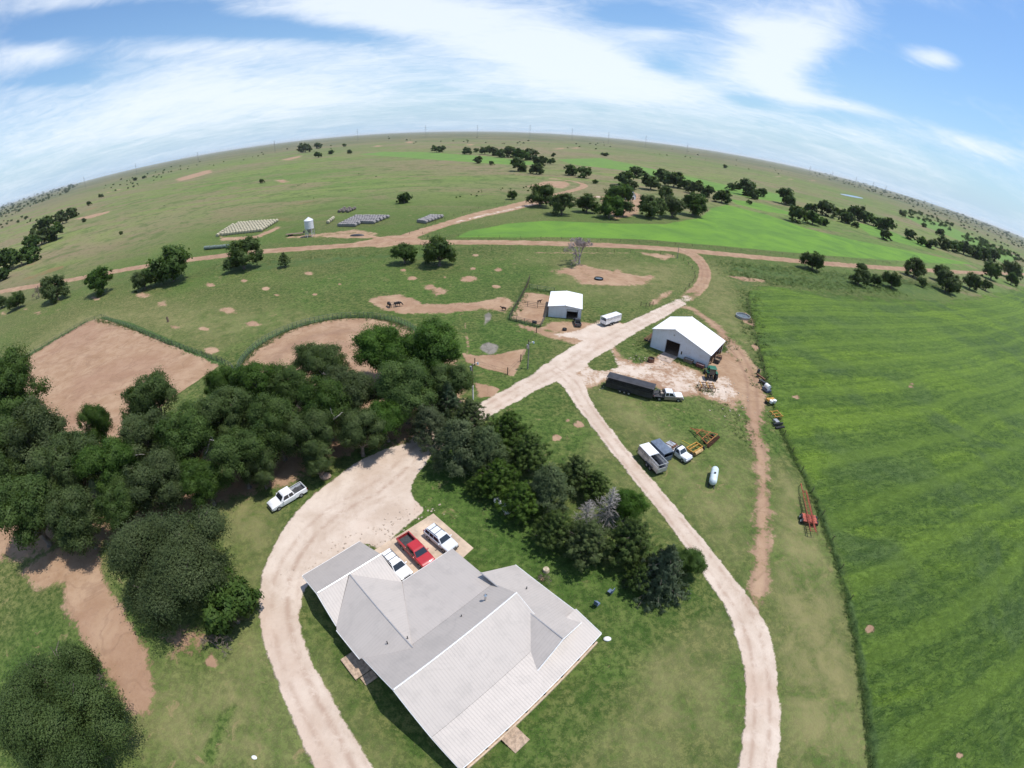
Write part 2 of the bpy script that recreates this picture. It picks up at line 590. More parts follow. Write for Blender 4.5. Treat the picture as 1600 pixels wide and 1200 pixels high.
dpoly([(110, 344), (140, 336), (176, 328), (170, 333), (140, 342)], 6, 0.76)
for (x_, y_, w_) in [(735, 226, 12), (875, 232, 14), (900, 231, 10), (170, 300, 8), (185, 296, 8), (590, 228, 10), (1215, 276, 10), (1235, 280, 10), (1270, 282, 8), (640, 222, 12)]:
    dpoly([(x_ - w_, y_ + 1), (x_, y_ - 1.6), (x_ + w_, y_), (x_, y_ + 1.8)], 20, 0.8)
# round bald spots left by feeding
for (x_, y_, r_) in [(329, 445, 9), (381, 439, 7), (416, 451, 8), (483, 427, 9), (433, 461, 6), (492, 460, 6), (253, 475, 11), (358, 486, 16), (272, 511, 10), (60, 489, 8), (40, 483, 5), (148, 467, 9),
                     (5, 490, 8), (223, 461, 14), (531, 444, 5), (319, 514, 10), (643, 435, 10), (779, 421, 9), (739, 420, 6), (732, 436, 16), (775, 448, 9), (673, 449, 12), (630, 422, 7),
                     (695, 433, 5), (743, 399, 6), (1014, 433, 11), (964, 425, 12), (910, 418, 16), (905, 663, 9), (887, 657, 4), (870, 684, 9), (330, 548, 14), (395, 506, 14), (1357, 985, 10),
                     (1495, 1183, 7), (1422, 604, 7), (1244, 622, 7), (848, 905, 5), (1088, 590, 5), (225, 345, 3), (505, 775, 16), (330, 1035, 14), (470, 1290, 6)]:
    r_ = r_ * 0.92
    ang_ = np.linspace(0, 2 * np.pi, 14)[:-1]
    sq = 0.42 if y_ < 560 else (0.7 if y_ < 800 else 0.95)
    P_ = W([(x_ + r_ * math.cos(a) * random.uniform(0.8, 1.2), y_ + r_ * sq * math.sin(a) * random.uniform(0.8, 1.2)) for a in ang_])
    sz = np.ptp(P_, axis=0).max()
    dirt = np.maximum(dirt, poly_sd(P_, max(0.4, sz * 0.24)) * 0.80)

# mud and standing water stains
for pts, amp in [([(754, 508), (757, 492), (764, 487), (769, 490), (766, 500), (758, 510)], 0.9), ([(750, 545), (752, 537), (764, 533), (780, 540), (778, 552), (764, 556)], 0.85)]:
    mud = np.maximum(mud, poly_sd(W_dense(pts, n=3), 1.0) * amp)

# crop field on the right; bright hay and wheat ground up north
crop_px = [(1172, 447), (1200, 447), (1300, 458), (1400, 466), (1480, 470), (1530, 462), (1600, 448), (1700, 470), (1800, 700), (1750, 1300), (1366, 1300), (1360, 1200), (1353, 1130), (1346, 1070), (1335, 1005),
           (1321, 935), (1303, 870), (1280, 805), (1254, 742), (1228, 690), (1212, 650), (1200, 610), (1192, 570), (1182, 525), (1174, 490), (1170, 465)]
m_crop = poly_sd(W_dense(crop_px, n=4), 1.2)
top_px = [(1150, 452), (1200, 449), (1300, 460), (1400, 468), (1480, 471), (1530, 463), (1600, 449), (1760, 480), (1800, 800), (1300, 800), (1140, 620)]
m_crop = np.minimum(m_crop, np.clip(poly_sd(W_dense(top_px, n=4), 20) * 1.15 + (vnoise(X / 6, Y / 4, 31) - .5) * .7, 0, 1) + (Y < 75))
crop = np.maximum(crop, m_crop)
m_hay = poly_sd(W_dense([(712, 371), (735, 361), (790, 350), (850, 345), (950, 349), (1040, 350), (1095, 340), (1112, 326), (1135, 320), (1200, 336), (1260, 357), (1330, 374), (1400, 388), (1470, 402), (1525, 413),
                         (1480, 412), (1400, 407), (1300, 400), (1200, 391), (1100, 382), (1000, 374), (900, 371), (800, 371)], n=4), 4.0)
m_h2 = [poly_sd(W_dense(p, n=4), s) for p, s in [
    ([(560, 241), (600, 237), (660, 237.5), (760, 244), (830, 252), (850, 258), (790, 257), (700, 251), (620, 245)], 20),
    ([(870, 249), (940, 247), (1040, 268), (1130, 288), (1225, 305), (1240, 318), (1190, 312), (1130, 301), (1050, 283), (960, 264), (900, 258)], 14),
    ([(1140, 311), (1190, 318), (1240, 333), (1250, 338), (1200, 331), (1150, 319)], 8),
    ([(1330, 346), (1375, 355), (1420, 372), (1470, 390), (1420, 383), (1360, 367)], 8),
    ([(1410, 336), (1450, 343), (1500, 361), (1560, 388), (1595, 404), (1570, 412), (1500, 376), (1440, 352)], 14)]]
bright = np.maximum.reduce([bright, m_hay] + m_h2)
bright = np.minimum(bright, 1 - m_county)

# tall weeds: field margin, between field and road, round the pens
m_margin, _ = road([(1172, 455), (1178, 500), (1190, 555), (1200, 605), (1212, 648), (1230, 692), (1256, 742), (1283, 806), (1306, 872), (1325, 938), (1339, 1006), (1350, 1070), (1358, 1130), (1366, 1215)],
                   [3, 3, 2.4, 2, 1.6, 1.4, 1.2, 1.2, 1.2, 1.2, 1.2, 1.2, 1.2, 1.2], 0.9)
weed = np.maximum(weed, m_margin * (0.35 + 0.4 * np.clip((70 - Y) / 30, 0, 1)))
weed = np.maximum(weed, poly_sd(W_dense([(1128, 408), (1200, 414), (1300, 424), (1400, 432), (1550, 440), (1500, 462), (1400, 462), (1300, 455), (1200, 446), (1172, 450), (1172, 500), (1160, 470), (1140, 445)], n=3), 4.0) * 0.50)
weed = np.maximum(weed, poly_sd(W_dense([(330, 412), (420, 405), (560, 397), (620, 394), (760, 393), (700, 405), (560, 408), (440, 422), (340, 432)], n=3), 5.0) * 0.55)
m_f1, _ = road([(160, 497), (200, 507), (255, 531), (305, 552), (345, 568)], 2.4, 0.8)
weed = np.maximum(weed, m_f1)
m_f2 = np.clip(1 - np.abs(np.hypot(X - ARC_C[0], Y - ARC_C[1]) - ARC_R - 1.1) / 1.3, 0, 1)
m_f2 = m_f2 * ((Y > ARC_C[1] - ARC_R * 0.2))
weed = np.maximum(weed, m_f2)
for pts in ([(796, 500), (845, 513)], [(821, 452), (806, 480), (796, 500)], [(828, 452), (866, 457)], [(5, 580), (135, 503)]):
    m_, _ = road(pts + [pts[-1]] if len(pts) < 2 else pts, 2.2, 0.8)
    weed = np.maximum(weed, m_ * 0.9)
dirt = np.minimum(dirt, 1 - 0.7 * np.maximum(m_f1, m_f2))

# dry lawn tint
for pts, s, a in [([(600, 1220), (560, 1140), (500, 1060), (478, 990), (480, 930), (520, 990), (600, 1090), (700, 1200)], 2.0, 0.6),
                  ([(940, 1010), (1000, 960), (1080, 960), (1130, 1000), (1160, 1080), (1140, 1180), (1000, 1220), (860, 1180)], 5.0, 0.55),
                  ([(1215, 720), (1250, 760), (1290, 870), (1330, 1010), (1350, 1120), (1350, 1200), (1235, 1200), (1220, 1060), (1205, 960), (1215, 800)], 2.5, 0.8),
                  ([(920, 612), (1000, 612), (1060, 622), (1140, 640), (1180, 720), (1170, 850), (1160, 900), (1090, 820), (1000, 710), (940, 640)], 4.0, 0.55),
                  ([(790, 640), (870, 610), (905, 640), (980, 740), (1060, 830), (1000, 780), (900, 700)], 4.0, 0.4),
                  ([(215, 1040), (330, 1060), (400, 960), (420, 1020), (450, 1130), (470, 1200), (240, 1200), (200, 1150)], 3.0, 0.65),
                  ([(360, 760), (430, 790), (425, 850), (395, 930), (380, 860), (330, 800)], 2.5, 0.7),
                  ([(1110, 410), (1130, 430), (1160, 490), (1180, 560), (1140, 520), (1090, 480), (1110, 440)], 3.0, 0.5),
                  ([(0, 560), (130, 490), (240, 480), (420, 500), (340, 550), (200, 500), (60, 570)], 6.0, 0.5),
                  ([(200, 470), (420, 480), (520, 500), (380, 530), (240, 505)], 8.0, 0.45),
                  ([(830, 405), (1060, 412), (1070, 440), (1000, 470), (930, 465), (860, 440)], 8.0, 0.5)]:
    dry = np.maximum(dry, poly_sd(W_dense(pts, n=3), s) * a)

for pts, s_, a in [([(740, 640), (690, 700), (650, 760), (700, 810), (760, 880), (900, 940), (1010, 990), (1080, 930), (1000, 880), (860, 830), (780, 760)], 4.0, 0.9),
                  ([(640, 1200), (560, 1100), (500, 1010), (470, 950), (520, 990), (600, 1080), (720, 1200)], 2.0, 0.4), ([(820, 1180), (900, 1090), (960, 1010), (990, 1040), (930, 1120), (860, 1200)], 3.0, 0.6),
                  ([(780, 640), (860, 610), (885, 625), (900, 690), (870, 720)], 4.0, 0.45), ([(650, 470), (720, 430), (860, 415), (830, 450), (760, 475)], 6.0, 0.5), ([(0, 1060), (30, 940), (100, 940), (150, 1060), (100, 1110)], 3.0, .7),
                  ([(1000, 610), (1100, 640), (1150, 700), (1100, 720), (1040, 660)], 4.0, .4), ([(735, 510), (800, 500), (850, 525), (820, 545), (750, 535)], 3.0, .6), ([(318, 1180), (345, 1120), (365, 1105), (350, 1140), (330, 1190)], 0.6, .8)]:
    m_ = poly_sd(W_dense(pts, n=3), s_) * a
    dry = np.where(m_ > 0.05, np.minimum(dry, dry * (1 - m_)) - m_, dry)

# keep yards under the house grassy; sheet heights
Z = np.zeros(NV)
near = np.clip((260 - DIST) / 160, 0, 1)
cn = vnoise(X / 0.9, Y / 0.9, 3) * 0.55 + vnoise(X / 2.6 + Y / 5, Y / 1.5, 4) * 0.6 + vnoise(X / 7, Y / 5, 5) * 0.5
Z += np.clip((crop - 0.5) * 4, 0, 1) * near * (0.12 + 0.42 * (cn - 0.4))
Z += np.clip((weed - 0.35) * 2.5, 0, 1) * near * np.clip(0.1 + 0.9 * (vnoise(X / 0.7, Y / 0.7, 8) - 0.25), 0, 1) * 0.55
hard = np.maximum.reduce([gravel, dirt, m_county])
Z += (1 - np.clip(hard * 2, 0, 1)) * near * (vnoise(X / 1.1, Y / 1.1, 9) - 0.5) * 0.05
Z = np.where(DIST < 14, Z * 0, Z)

verts = np.stack([X, Y, Z], 1)
i0 = (np.arange(NR - 1)[:, None] * NA + np.arange(NA)[None, :]).ravel()
j1 = (np.arange(NR - 1)[:, None] * NA + (np.arange(NA)[None, :] + 1) % NA).ravel()
FACES = np.stack([i0, j1, j1 + NA, i0 + NA], 1)[:, ::-1]

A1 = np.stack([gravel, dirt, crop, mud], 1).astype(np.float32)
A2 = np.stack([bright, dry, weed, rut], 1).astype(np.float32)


def ground_mat():
    m, t, out = new_mat('ground_earth')
    geo = t.node('ShaderNodeNewGeometry')
    P = geo.outputs['Position']
    a1 = t.node('ShaderNodeAttribute', attribute_name='m1')
    a2 = t.node('ShaderNodeAttribute', attribute_name='m2')
    s1 = t.node('ShaderNodeSeparateColor')
    s2 = t.node('ShaderNodeSeparateColor')
    t.link(a1.outputs['Color'], s1.inputs[0])
    t.link(a2.outputs['Color'], s2.inputs[0])
    gr, di, cr, mu = s1.outputs[0], s1.outputs[1], s1.outputs[2], a1.outputs['Alpha']
    br, dy, we, ru = s2.outputs[0], s2.outputs[1], s2.outputs[2], a2.outputs['Alpha']
    nA = t.noise(P, 1 / 140, 5, 0.6)
    nB = t.noise(P, 1 / 22, 5, 0.62, 0.6)
    nC = t.noise(P, 1 / 4.5, 5, 0.65, 0.4)
    nD = t.noise(P, 1 / 0.8, 4, 0.7)
    nE = t.noise(P, 1 / 0.22, 3, 0.7)
    nF = t.noise(P, 1 / 900, 5, 0.62, 0.5)
    # grass: patches of olive, green and straw, broken by tufts
    nC2 = t.noise(P, 1 / 2.1, 8, 0.72, 0.8)
    g = t.mix(t.ss(nC2, 0.36, 0.64), (0.050, 0.082, 0.022), (0.135, 0.140, 0.054))
    g = t.mix(t.math('MULTIPLY', t.ss(nB, 0.42, 0.60), 0.8), g, t.mix(t.ss(nC, 0.35, 0.65), (0.066, 0.112, 0.028), (0.110, 0.150, 0.046)))
    g = t.mix(t.math('MULTIPLY', t.ss(nA, 0.45, 0.62), 0.6), g, t.mix(t.ss(nC2, 0.35, 0.65), (0.125, 0.125, 0.050), (0.205, 0.182, 0.088)))
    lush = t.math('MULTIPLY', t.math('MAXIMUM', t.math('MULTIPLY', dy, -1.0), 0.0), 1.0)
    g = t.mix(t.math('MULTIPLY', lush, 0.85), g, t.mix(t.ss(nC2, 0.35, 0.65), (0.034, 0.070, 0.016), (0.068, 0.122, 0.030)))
    g = t.mix(t.math('MULTIPLY', t.ss(t.math('ADD', nD, t.math('MULTIPLY', nE, 0.6)), 0.72, 0.90), 0.8), g, (0.026, 0.050, 0.012))
    g = t.mix(t.math('MULTIPLY', t.ss(nE, 0.55, 0.72), 0.42), g, (0.23, 0.21, 0.11))
    # far prairie: paler, drier, with broad pinkish and green swathes
    dist = t.vmath('LENGTH', P)
    far = t.ss(dist, 170.0, 420.0)
    mp2 = t.node('ShaderNodeMapping')
    mp2.inputs['Rotation'].default_value = (0, 0, R(-14))
    mp2.inputs['Scale'].default_value = (0.5, 1.5, 1)
    t.link(P, mp2.inputs[0])
    nG = t.noise(mp2.outputs[0], 1 / 260, 7, 0.66, 1.0)
    nH = t.noise(mp2.outputs[0], 1 / 60, 6, 0.68, 0.8)
    pr = t.mix(t.ss(nF, 0.40, 0.58), (0.112, 0.158, 0.050), (0.200, 0.158, 0.100))
    pr = t.mix(t.math('MULTIPLY', t.ss(nG, 0.47, 0.58), 0.75), pr, (0.150, 0.190, 0.062))
    pr = t.mix(t.math('MULTIPLY', t.ss(nH, 0.49, 0.60), 0.75), pr, (0.195, 0.152, 0.096))
    pr = t.mix(t.math('MULTIPLY', t.ss(nB, 0.52, 0.62), 0.70), pr, (0.078, 0.104, 0.036))
    pr = t.mix(t.math('MULTIPLY', t.ss(nC, 0.52, 0.64), 0.65), pr, (0.056, 0.076, 0.028))
    pr = t.mix(t.math('MULTIPLY', t.ss(t.noise(P, 1 / 11, 5, 0.7), 0.60, 0.70), 0.55), pr, (0.050, 0.066, 0.028))
    pr = t.mix(t.math('MULTIPLY', t.ss(t.noise(mp2.outputs[0], 1 / 95, 5, 0.6, 1.5), 0.655, 0.70), 0.7), pr, (0.235, 0.130, 0.080))
    vfar = t.ss(dist, 900.0, 4200.0)
    nV = t.noise(P, 1 / 420, 7, 0.68)
    pr = t.mix(t.math('MULTIPLY', vfar, 0.8), pr, t.mix(t.ss(nV, 0.42, 0.58), (0.150, 0.128, 0.080), (0.060, 0.072, 0.040)))
    g = t.mix(t.math('MULTIPLY', far, 0.9), g, pr)
    # bare flecks in the grazed ground
    fl = t.math('MULTIPLY', t.math('MULTIPLY', t.ss(nC2, 0.575, 0.66), t.ss(nB, 0.47, 0.60)), t.math('SUBTRACT', 1.0, t.ss(dist, 220.0, 420.0)))
    g = t.mix(t.math('MULTIPLY', fl, 0.62), g, (0.245, 0.172, 0.105))
    # dry tint
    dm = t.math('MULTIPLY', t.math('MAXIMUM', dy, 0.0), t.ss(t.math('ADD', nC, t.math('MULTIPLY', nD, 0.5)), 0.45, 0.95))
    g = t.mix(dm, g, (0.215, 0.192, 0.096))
    hs = t.node('ShaderNodeHueSaturation')
    hs.inputs['Saturation'].default_value = 1.10
    hs.inputs['Value'].default_value = 1.12
    t.link(g, hs.inputs['Color'])
    g = hs.outputs[0]
    # lush green crop with streaks
    mp = t.node('ShaderNodeMapping')
    mp.inputs['Rotation'].default_value = (0, 0, R(24))
    mp.inputs['Scale'].default_value = (0.35, 1.6, 1)
    t.link(P, mp.inputs[0])
    nS = t.noise(mp.outputs[0], 1 / 2.4, 5, 0.66, 0.8)
    nS2 = t.noise(mp.outputs[0], 1 / 26, 4, 0.6, 1.2)
    mp3 = t.node('ShaderNodeMapping')
    mp3.inputs['Rotation'].default_value = (0, 0, R(24))
    mp3.inputs['Scale'].default_value = (0.55, 1.25, 1)
    t.link(P, mp3.inputs[0])
    nK = t.noise(mp3.outputs[0], 1 / 0.62, 5, 0.75, 1.6)
    nK2 = t.noise(mp3.outputs[0], 1 / 1.9, 6, 0.72, 1.4)
    c = t.mix(t.ss(nK2, 0.36, 0.62), (0.042, 0.078, 0.020), (0.094, 0.150, 0.038))
    c = t.mix(t.math('MULTIPLY', t.ss(nS2, 0.46, 0.62), 0.70), c, t.mix(t.ss(nK2, 0.4, 0.6), (0.105, 0.172, 0.030), (0.160, 0.238, 0.050)))
    c = t.mix(t.math('MULTIPLY', t.ss(nB, 0.46, 0.64), 0.70), c, t.mix(t.ss(nK2, 0.4, 0.6), (0.036, 0.064, 0.026), (0.064, 0.098, 0.046)))
    c = t.mix(t.math('MULTIPLY', t.ss(nA, 0.42, 0.58), 0.55), c, t.mix(t.ss(nK2, 0.4, 0.6), (0.088, 0.150, 0.034), (0.138, 0.205, 0.052)))
    c = t.mix(t.math('MULTIPLY', t.ss(nK, 0.48, 0.62), 0.72), c, (0.020, 0.042, 0.010))
    c = t.mix(t.math('MULTIPLY', t.ss(nE, 0.54, 0.68), 0.50), c, (0.160, 0.215, 0.085))
    rw = G(1590, 560) - G(1240, 560)
    ra = math.atan2(rw.y, rw.x)
    mp4 = t.node('ShaderNodeMapping')
    mp4.inputs['Rotation'].default_value = (0, 0, -ra)
    t.link(P, mp4.inputs[0])
    sx = t.node('ShaderNodeSeparateXYZ')
    t.link(mp4.outputs[0], sx.inputs[0])
    bend = t.math('ADD', sx.outputs[1], t.math('ADD', t.math('MULTIPLY', t.math('MULTIPLY', sx.outputs[0], sx.outputs[0]), -0.0004), t.math('MULTIPLY', t.noise(P, 1 / 45, 2, 0.5), 7.0)))
    rows = t.math('SINE', t.math('MULTIPLY', bend, 2 * math.pi / 2.6))
    rows2 = t.math('SINE', t.math('MULTIPLY', bend, 2 * math.pi / 11.0))
    rmask = t.ss(nC, 0.25, 0.6)
    c = t.mix(t.math('MULTIPLY', t.math('MULTIPLY', t.ss(rows, -0.2, 1.0), rmask), 0.34), c, (0.034, 0.066, 0.017))
    c = t.mix(t.math('MULTIPLY', t.ss(rows2, 0.3, 1.0), 0.30), c, (0.135, 0.205, 0.048))
    hc = t.node('ShaderNodeHueSaturation')
    hc.inputs['Value'].default_value = 1.16
    hc.inputs['Saturation'].default_value = 1.12
    hc.inputs['Hue'].default_value = 0.494
    t.link(c, hc.inputs['Color'])
    c = hc.outputs[0]
    crm = t.ss(t.math('ADD', cr, t.math('ADD', t.math('MULTIPLY', t.math('SUBTRACT', nD, 0.5), 0.55), t.math('MULTIPLY', t.math('SUBTRACT', nC, 0.5), 1.15))), 0.34, 0.66)
    g = t.mix(crm, g, c)
    b = t.mix(t.ss(nB, 0.30, 0.70), (0.135, 0.255, 0.034), (0.092, 0.180, 0.034))
    b = t.mix(t.math('MULTIPLY', t.ss(nC, 0.5, 0.8), 0.4), b, (0.075, 0.155, 0.025))
    b = t.mix(t.math('MULTIPLY', t.ss(dist, 350.0, 900.0), 0.45), b, (0.135, 0.195, 0.064))
    g = t.mix(t.ss(t.math('ADD', br, t.math('MULTIPLY', t.math('SUBTRACT', nB, 0.5), 0.8)), 0.35, 0.65), g, b)
    # weeds
    w = t.mix(t.ss(nD, 0.35, 0.65), (0.034, 0.066, 0.018), (0.088, 0.140, 0.042))
    w = t.mix(t.math('MULTIPLY', t.ss(nE, 0.55, 0.8), 0.5), w, (0.12, 0.17, 0.06))
    g = t.mix(t.ss(t.math('ADD', we, t.math('MULTIPLY', t.math('SUBTRACT', nC, 0.5), 1.1)), 0.35, 0.70), g, w)
    # bare dirt
    d = t.mix(t.ss(nC, 0.28, 0.72), (0.285, 0.176, 0.104), (0.385, 0.262, 0.168))
    d = t.mix(t.math('MULTIPLY', t.ss(nB, 0.42, 0.70), 0.6), d, (0.275, 0.158, 0.104))
    d = t.mix(t.math('MULTIPLY', t.ss(nD, 0.50, 0.78), 0.45), d, (0.190, 0.118, 0.082))
    nT = t.noise(P, 1 / 13, 3, 0.55, 1.8)
    d = t.mix(t.math('MULTIPLY', t.math('SUBTRACT', 1.0, t.ss(t.math('ABSOLUTE', t.math('SUBTRACT', nT, 0.5)), 0.004, 0.035)), 0.26), d, (0.185, 0.110, 0.072))
    d = t.mix(t.math('MULTIPLY', ru, 0.45), d, (0.210, 0.126, 0.086))
    brk = t.math('ADD', t.math('MULTIPLY', t.math('SUBTRACT', nC, 0.5), 0.95), t.math('MULTIPLY', t.math('SUBTRACT', nD, 0.5), 0.75))
    dmk = t.ss(t.math('ADD', di, brk), 0.40, 0.62)
    g = t.mix(dmk, g, d)
    # pale caliche gravel
    v = t.mix(t.ss(nC, 0.28, 0.72), (0.450, 0.352, 0.272), (0.575, 0.480, 0.392))
    v = t.mix(t.math('MULTIPLY', t.ss(nB, 0.45, 0.68), 0.55), v, (0.460, 0.330, 0.248))
    v = t.mix(t.math('MULTIPLY', t.ss(nD, 0.52, 0.80), 0.45), v, (0.285, 0.215, 0.172))
    v = t.mix(t.math('MULTIPLY', t.ss(nE, 0.60, 0.80), 0.4), v, (0.60, 0.53, 0.47))
    v = t.mix(t.math('MULTIPLY', t.math('MULTIPLY', ru, t.ss(nC2, 0.38, 0.58)), 0.70), v, (0.350, 0.245, 0.182))
    gmk = t.ss(t.math('ADD', gr, t.math('MULTIPLY', brk, 0.80)), 0.42, 0.60)
    g = t.mix(gmk, g, v)
    g = t.mix(t.ss(t.math('ADD', mu, t.math('MULTIPLY', t.math('SUBTRACT', nC, 0.5), 1.0)), 0.38, 0.68), g, t.mix(t.ss(nC2, 0.4, 0.6), (0.150, 0.138, 0.112), (0.235, 0.210, 0.175)))
    bs = t.node('ShaderNodeBsdfPrincipled')
    t.link(g, bs.inputs['Base Color'])
    bs.inputs['Roughness'].default_value = 0.92
    bs.inputs['Specular IOR Level'].default_value = 0.15
    hgt = t.math('ADD', t.math('ADD', t.math('MULTIPLY', nD, 0.35), t.math('MULTIPLY', nE, 0.16)), t.math('MULTIPLY', t.math('ADD', nK, nK2), t.math('MULTIPLY', crm, -0.75)))
    soft = t.math('SUBTRACT', 1.0, t.math('MULTIPLY', t.math('MAXIMUM', gmk, dmk), 0.65))
    bp = t.node('ShaderNodeBump')
    bp.inputs['Strength'].default_value = 1.0
    bp.inputs['Distance'].default_value = 0.5
    t.link(t.math('MULTIPLY', hgt, soft), bp.inputs['Height'])
    t.link(bp.outputs[0], bs.inputs['Normal'])
    t.link(bs.outputs[0], out.inputs[0])
    return m


M_GROUND = ground_mat()


def ground_obj(name, vsel, faces, dz):
    me = np_mesh(name, vsel[0] + np.array([0, 0, dz]), faces, M_GROUND, smooth=True)
    for nm, A in (('m1', vsel[1]), ('m2', vsel[2])):
        at = me.attributes.new(nm, 'FLOAT_COLOR', 'POINT')
        at.data.foreach_set('color', np.ascontiguousarray(A, np.float32).ravel())
    return tag(link_mesh(name, me), kind='structure')


ground_obj('ground', (verts, A1, A2), FACES, 0.0)


def sheet(name, mask, thr=0.5, dz=0.012):
    fm = mask[FACES].mean(1) > thr
    f = FACES[fm]
    used, inv = np.unique(f, return_inverse=True)
    return ground_obj(name, (verts[used], A1[used], A2[used]), inv.reshape(-1, 4), dz)


sheet('county_road', m_county, dz=0.016)
sheet('side_road', np.maximum(m_side, m_s2), dz=0.012)
sheet('gravel_drive', np.maximum.reduce([m_drive, m_br, m_loop]), dz=0.012)
sheet('barn_yard', np.where(np.maximum(m_drive, m_br) > 0.5, 0, np.minimum(yard, 1 - island)), dz=0.008)
sheet('red_dirt_track', np.where(yard > 0.5, 0, m_tr), dz=0.008)
sheet('dirt_arena', m_ar1, dz=0.012)
sheet('round_arena', m_ar2, dz=0.010)
sheet('crop_field', m_crop, dz=0.014)
sheet('hay_field', m_hay, dz=0.012)
# ------------------------------------------------------------------ trees
def leaf_mat(name, dark, lite, hue_var=0.25, transl=0.36, rough=0.55):
    m, t, out = new_mat(name)
    at = t.node('ShaderNodeAttribute', attribute_name='tint')
    oi = t.node('ShaderNodeObjectInfo')
    c = t.mix(at.outputs['Fac'], dark, lite)
    hsv = t.node('ShaderNodeHueSaturation')
    t.inp(hsv.inputs['Hue'], t.math('ADD', 0.5 - 0.012, t.math('MULTIPLY', oi.outputs['Random'], 0.024)))
    t.inp(hsv.inputs['Saturation'], t.math('ADD', 0.82, t.math('MULTIPLY', oi.outputs['Random'], 0.3)))
    t.inp(hsv.inputs['Value'], t.math('ADD', 1 - hue_var / 2, t.math('MULTIPLY', t.math('FRACT', t.math('MULTIPLY', oi.outputs['Random'], 7.31)), hue_var)))
    t.link(c, hsv.inputs['Color'])
    b = t.node('ShaderNodeBsdfPrincipled')
    t.link(hsv.outputs[0], b.inputs['Base Color'])
    b.inputs['Roughness'].default_value = rough
    b.inputs['Specular IOR Level'].default_value = 0.12
    tr = t.node('ShaderNodeBsdfTranslucent')
    t.link(t.mix(1.0, hsv.outputs[0], (1.25, 1.35, 0.6, 1), 'MULTIPLY'), tr.inputs['Color'])
    ms = t.node('ShaderNodeMixShader')
    ms.inputs[0].default_value = transl
    t.link(b.outputs[0], ms.inputs[1])
    t.link(tr.outputs[0], ms.inputs[2])
    t.link(ms.outputs[0], out.inputs[0])
    MATS[name] = m
    return m


LM = {
    'oak': leaf_mat('leaves_oak', (0.034, 0.066, 0.016), (0.110, 0.166, 0.044)),
    'elm': leaf_mat('leaves_elm', (0.032, 0.066, 0.014), (0.112, 0.178, 0.042)),
    'grove': leaf_mat('leaves_grove', (0.033, 0.064, 0.014), (0.112, 0.164, 0.046), 0.2),
    'pine': leaf_mat('needles_pine', (0.038, 0.066, 0.022), (0.130, 0.176, 0.070)),
    'cedar': leaf_mat('sprays_cedar', (0.028, 0.054, 0.012), (0.110, 0.164, 0.036)),
    'spruce': leaf_mat('needles_spruce', (0.044, 0.074, 0.034), (0.155, 0.205, 0.112)),
    'bush': leaf_mat('leaves_bush', (0.036, 0.072, 0.014), (0.105, 0.165, 0.038)),
    'far': leaf_mat('leaves_far', (0.034, 0.062, 0.017), (0.100, 0.148, 0.046), 0.3),
}
M_BARK = mat('bark', (0.175, 0.145, 0.118), 0.95, var=0.25, vscale=6, bump=0.6)
M_BARE = mat('bare_twigs', (0.42, 0.355, 0.345), 0.95, var=0.2, vscale=5)
M_DEAD = mat('dead_wood', (0.36, 0.33, 0.30), 0.9, var=0.15, vscale=5)


def unit(v):
    return v / np.maximum(np.linalg.norm(v, axis=-1, keepdims=True), 1e-9)


def quads(C, N, L, size, elong, tint):
    """leaf cards: centres, normals, long-axis hints"""
    a = unit(L - N * (L * N).sum(1, keepdims=True))
    b = np.cross(N, a)
    s = size[:, None]
    la, lb = a * s * elong, b * s
    V = np.stack([C - la - lb * 0.5, C - la * 0.2 + lb * 0.9 * 0.6 - lb * 1.4, C + la + lb * 0.1, C - la * 0.1 + lb], 1)
    n = len(C)
    return V.reshape(-1, 3), np.arange(4 * n).reshape(n, 4), tint


class Leaves:
    def __init__(self, seed):
        self.r = np.random.default_rng(seed)
        self.C, self.N, self.L, self.S, self.T, self.O = [], [], [], [], [], []

    def clump(self, p, rc, d, n, leaf, tint, up=0.5, rnd=0.75, radial=0.0):
        r = self.r
        off = r.normal(size=(n, 3)) * rc * 0.58
        off[:, 2] *= 0.8
        C = p + off
        N = unit(d * 0.6 + np.array([0, 0, up]) + unit(r.normal(size=(n, 3))) * rnd)
        L = unit(r.normal(size=(n, 3)) * (1 - radial) + unit(off + d * rc * 0.8 + np.array([0, 0, 0.2 * rc])) * radial * 2.2)
        self.O.append(unit(unit(off + np.array([0, 0, rc * 0.15])) * 0.55 + d * 0.75 + N * 0.30))
        self.C.append(C)
        self.N.append(N)
        self.L.append(L)
        self.S.append(leaf * r.uniform(0.65, 1.25, n))
        self.T.append(np.clip(tint + r.normal(size=n) * 0.09, 0, 1))

    def mesh(self, name, material, elong=1.3):
        C, N, L = np.concatenate(self.C), np.concatenate(self.N), np.concatenate(self.L)
        V, F, T = quads(C, N, L, np.concatenate(self.S), elong, np.concatenate(self.T))
        O = np.concatenate(self.O)
        V4 = V.reshape(-1, 4, 3)
        gn = np.cross(V4[:, 2] - V4[:, 0], V4[:, 3] - V4[:, 1])
        fl = (gn * O).sum(1) < 0
        F = F.copy()
        F[fl] = F[fl][:, ::-1]
        me = np_mesh(name, V, F, material, True)
        me.normals_split_custom_set_from_vertices(np.repeat(O, 4, 0).tolist())
        at = me.attributes.new('tint', 'FLOAT', 'FACE')
        at.data.foreach_set('value', T.astype(np.float32))
        return me


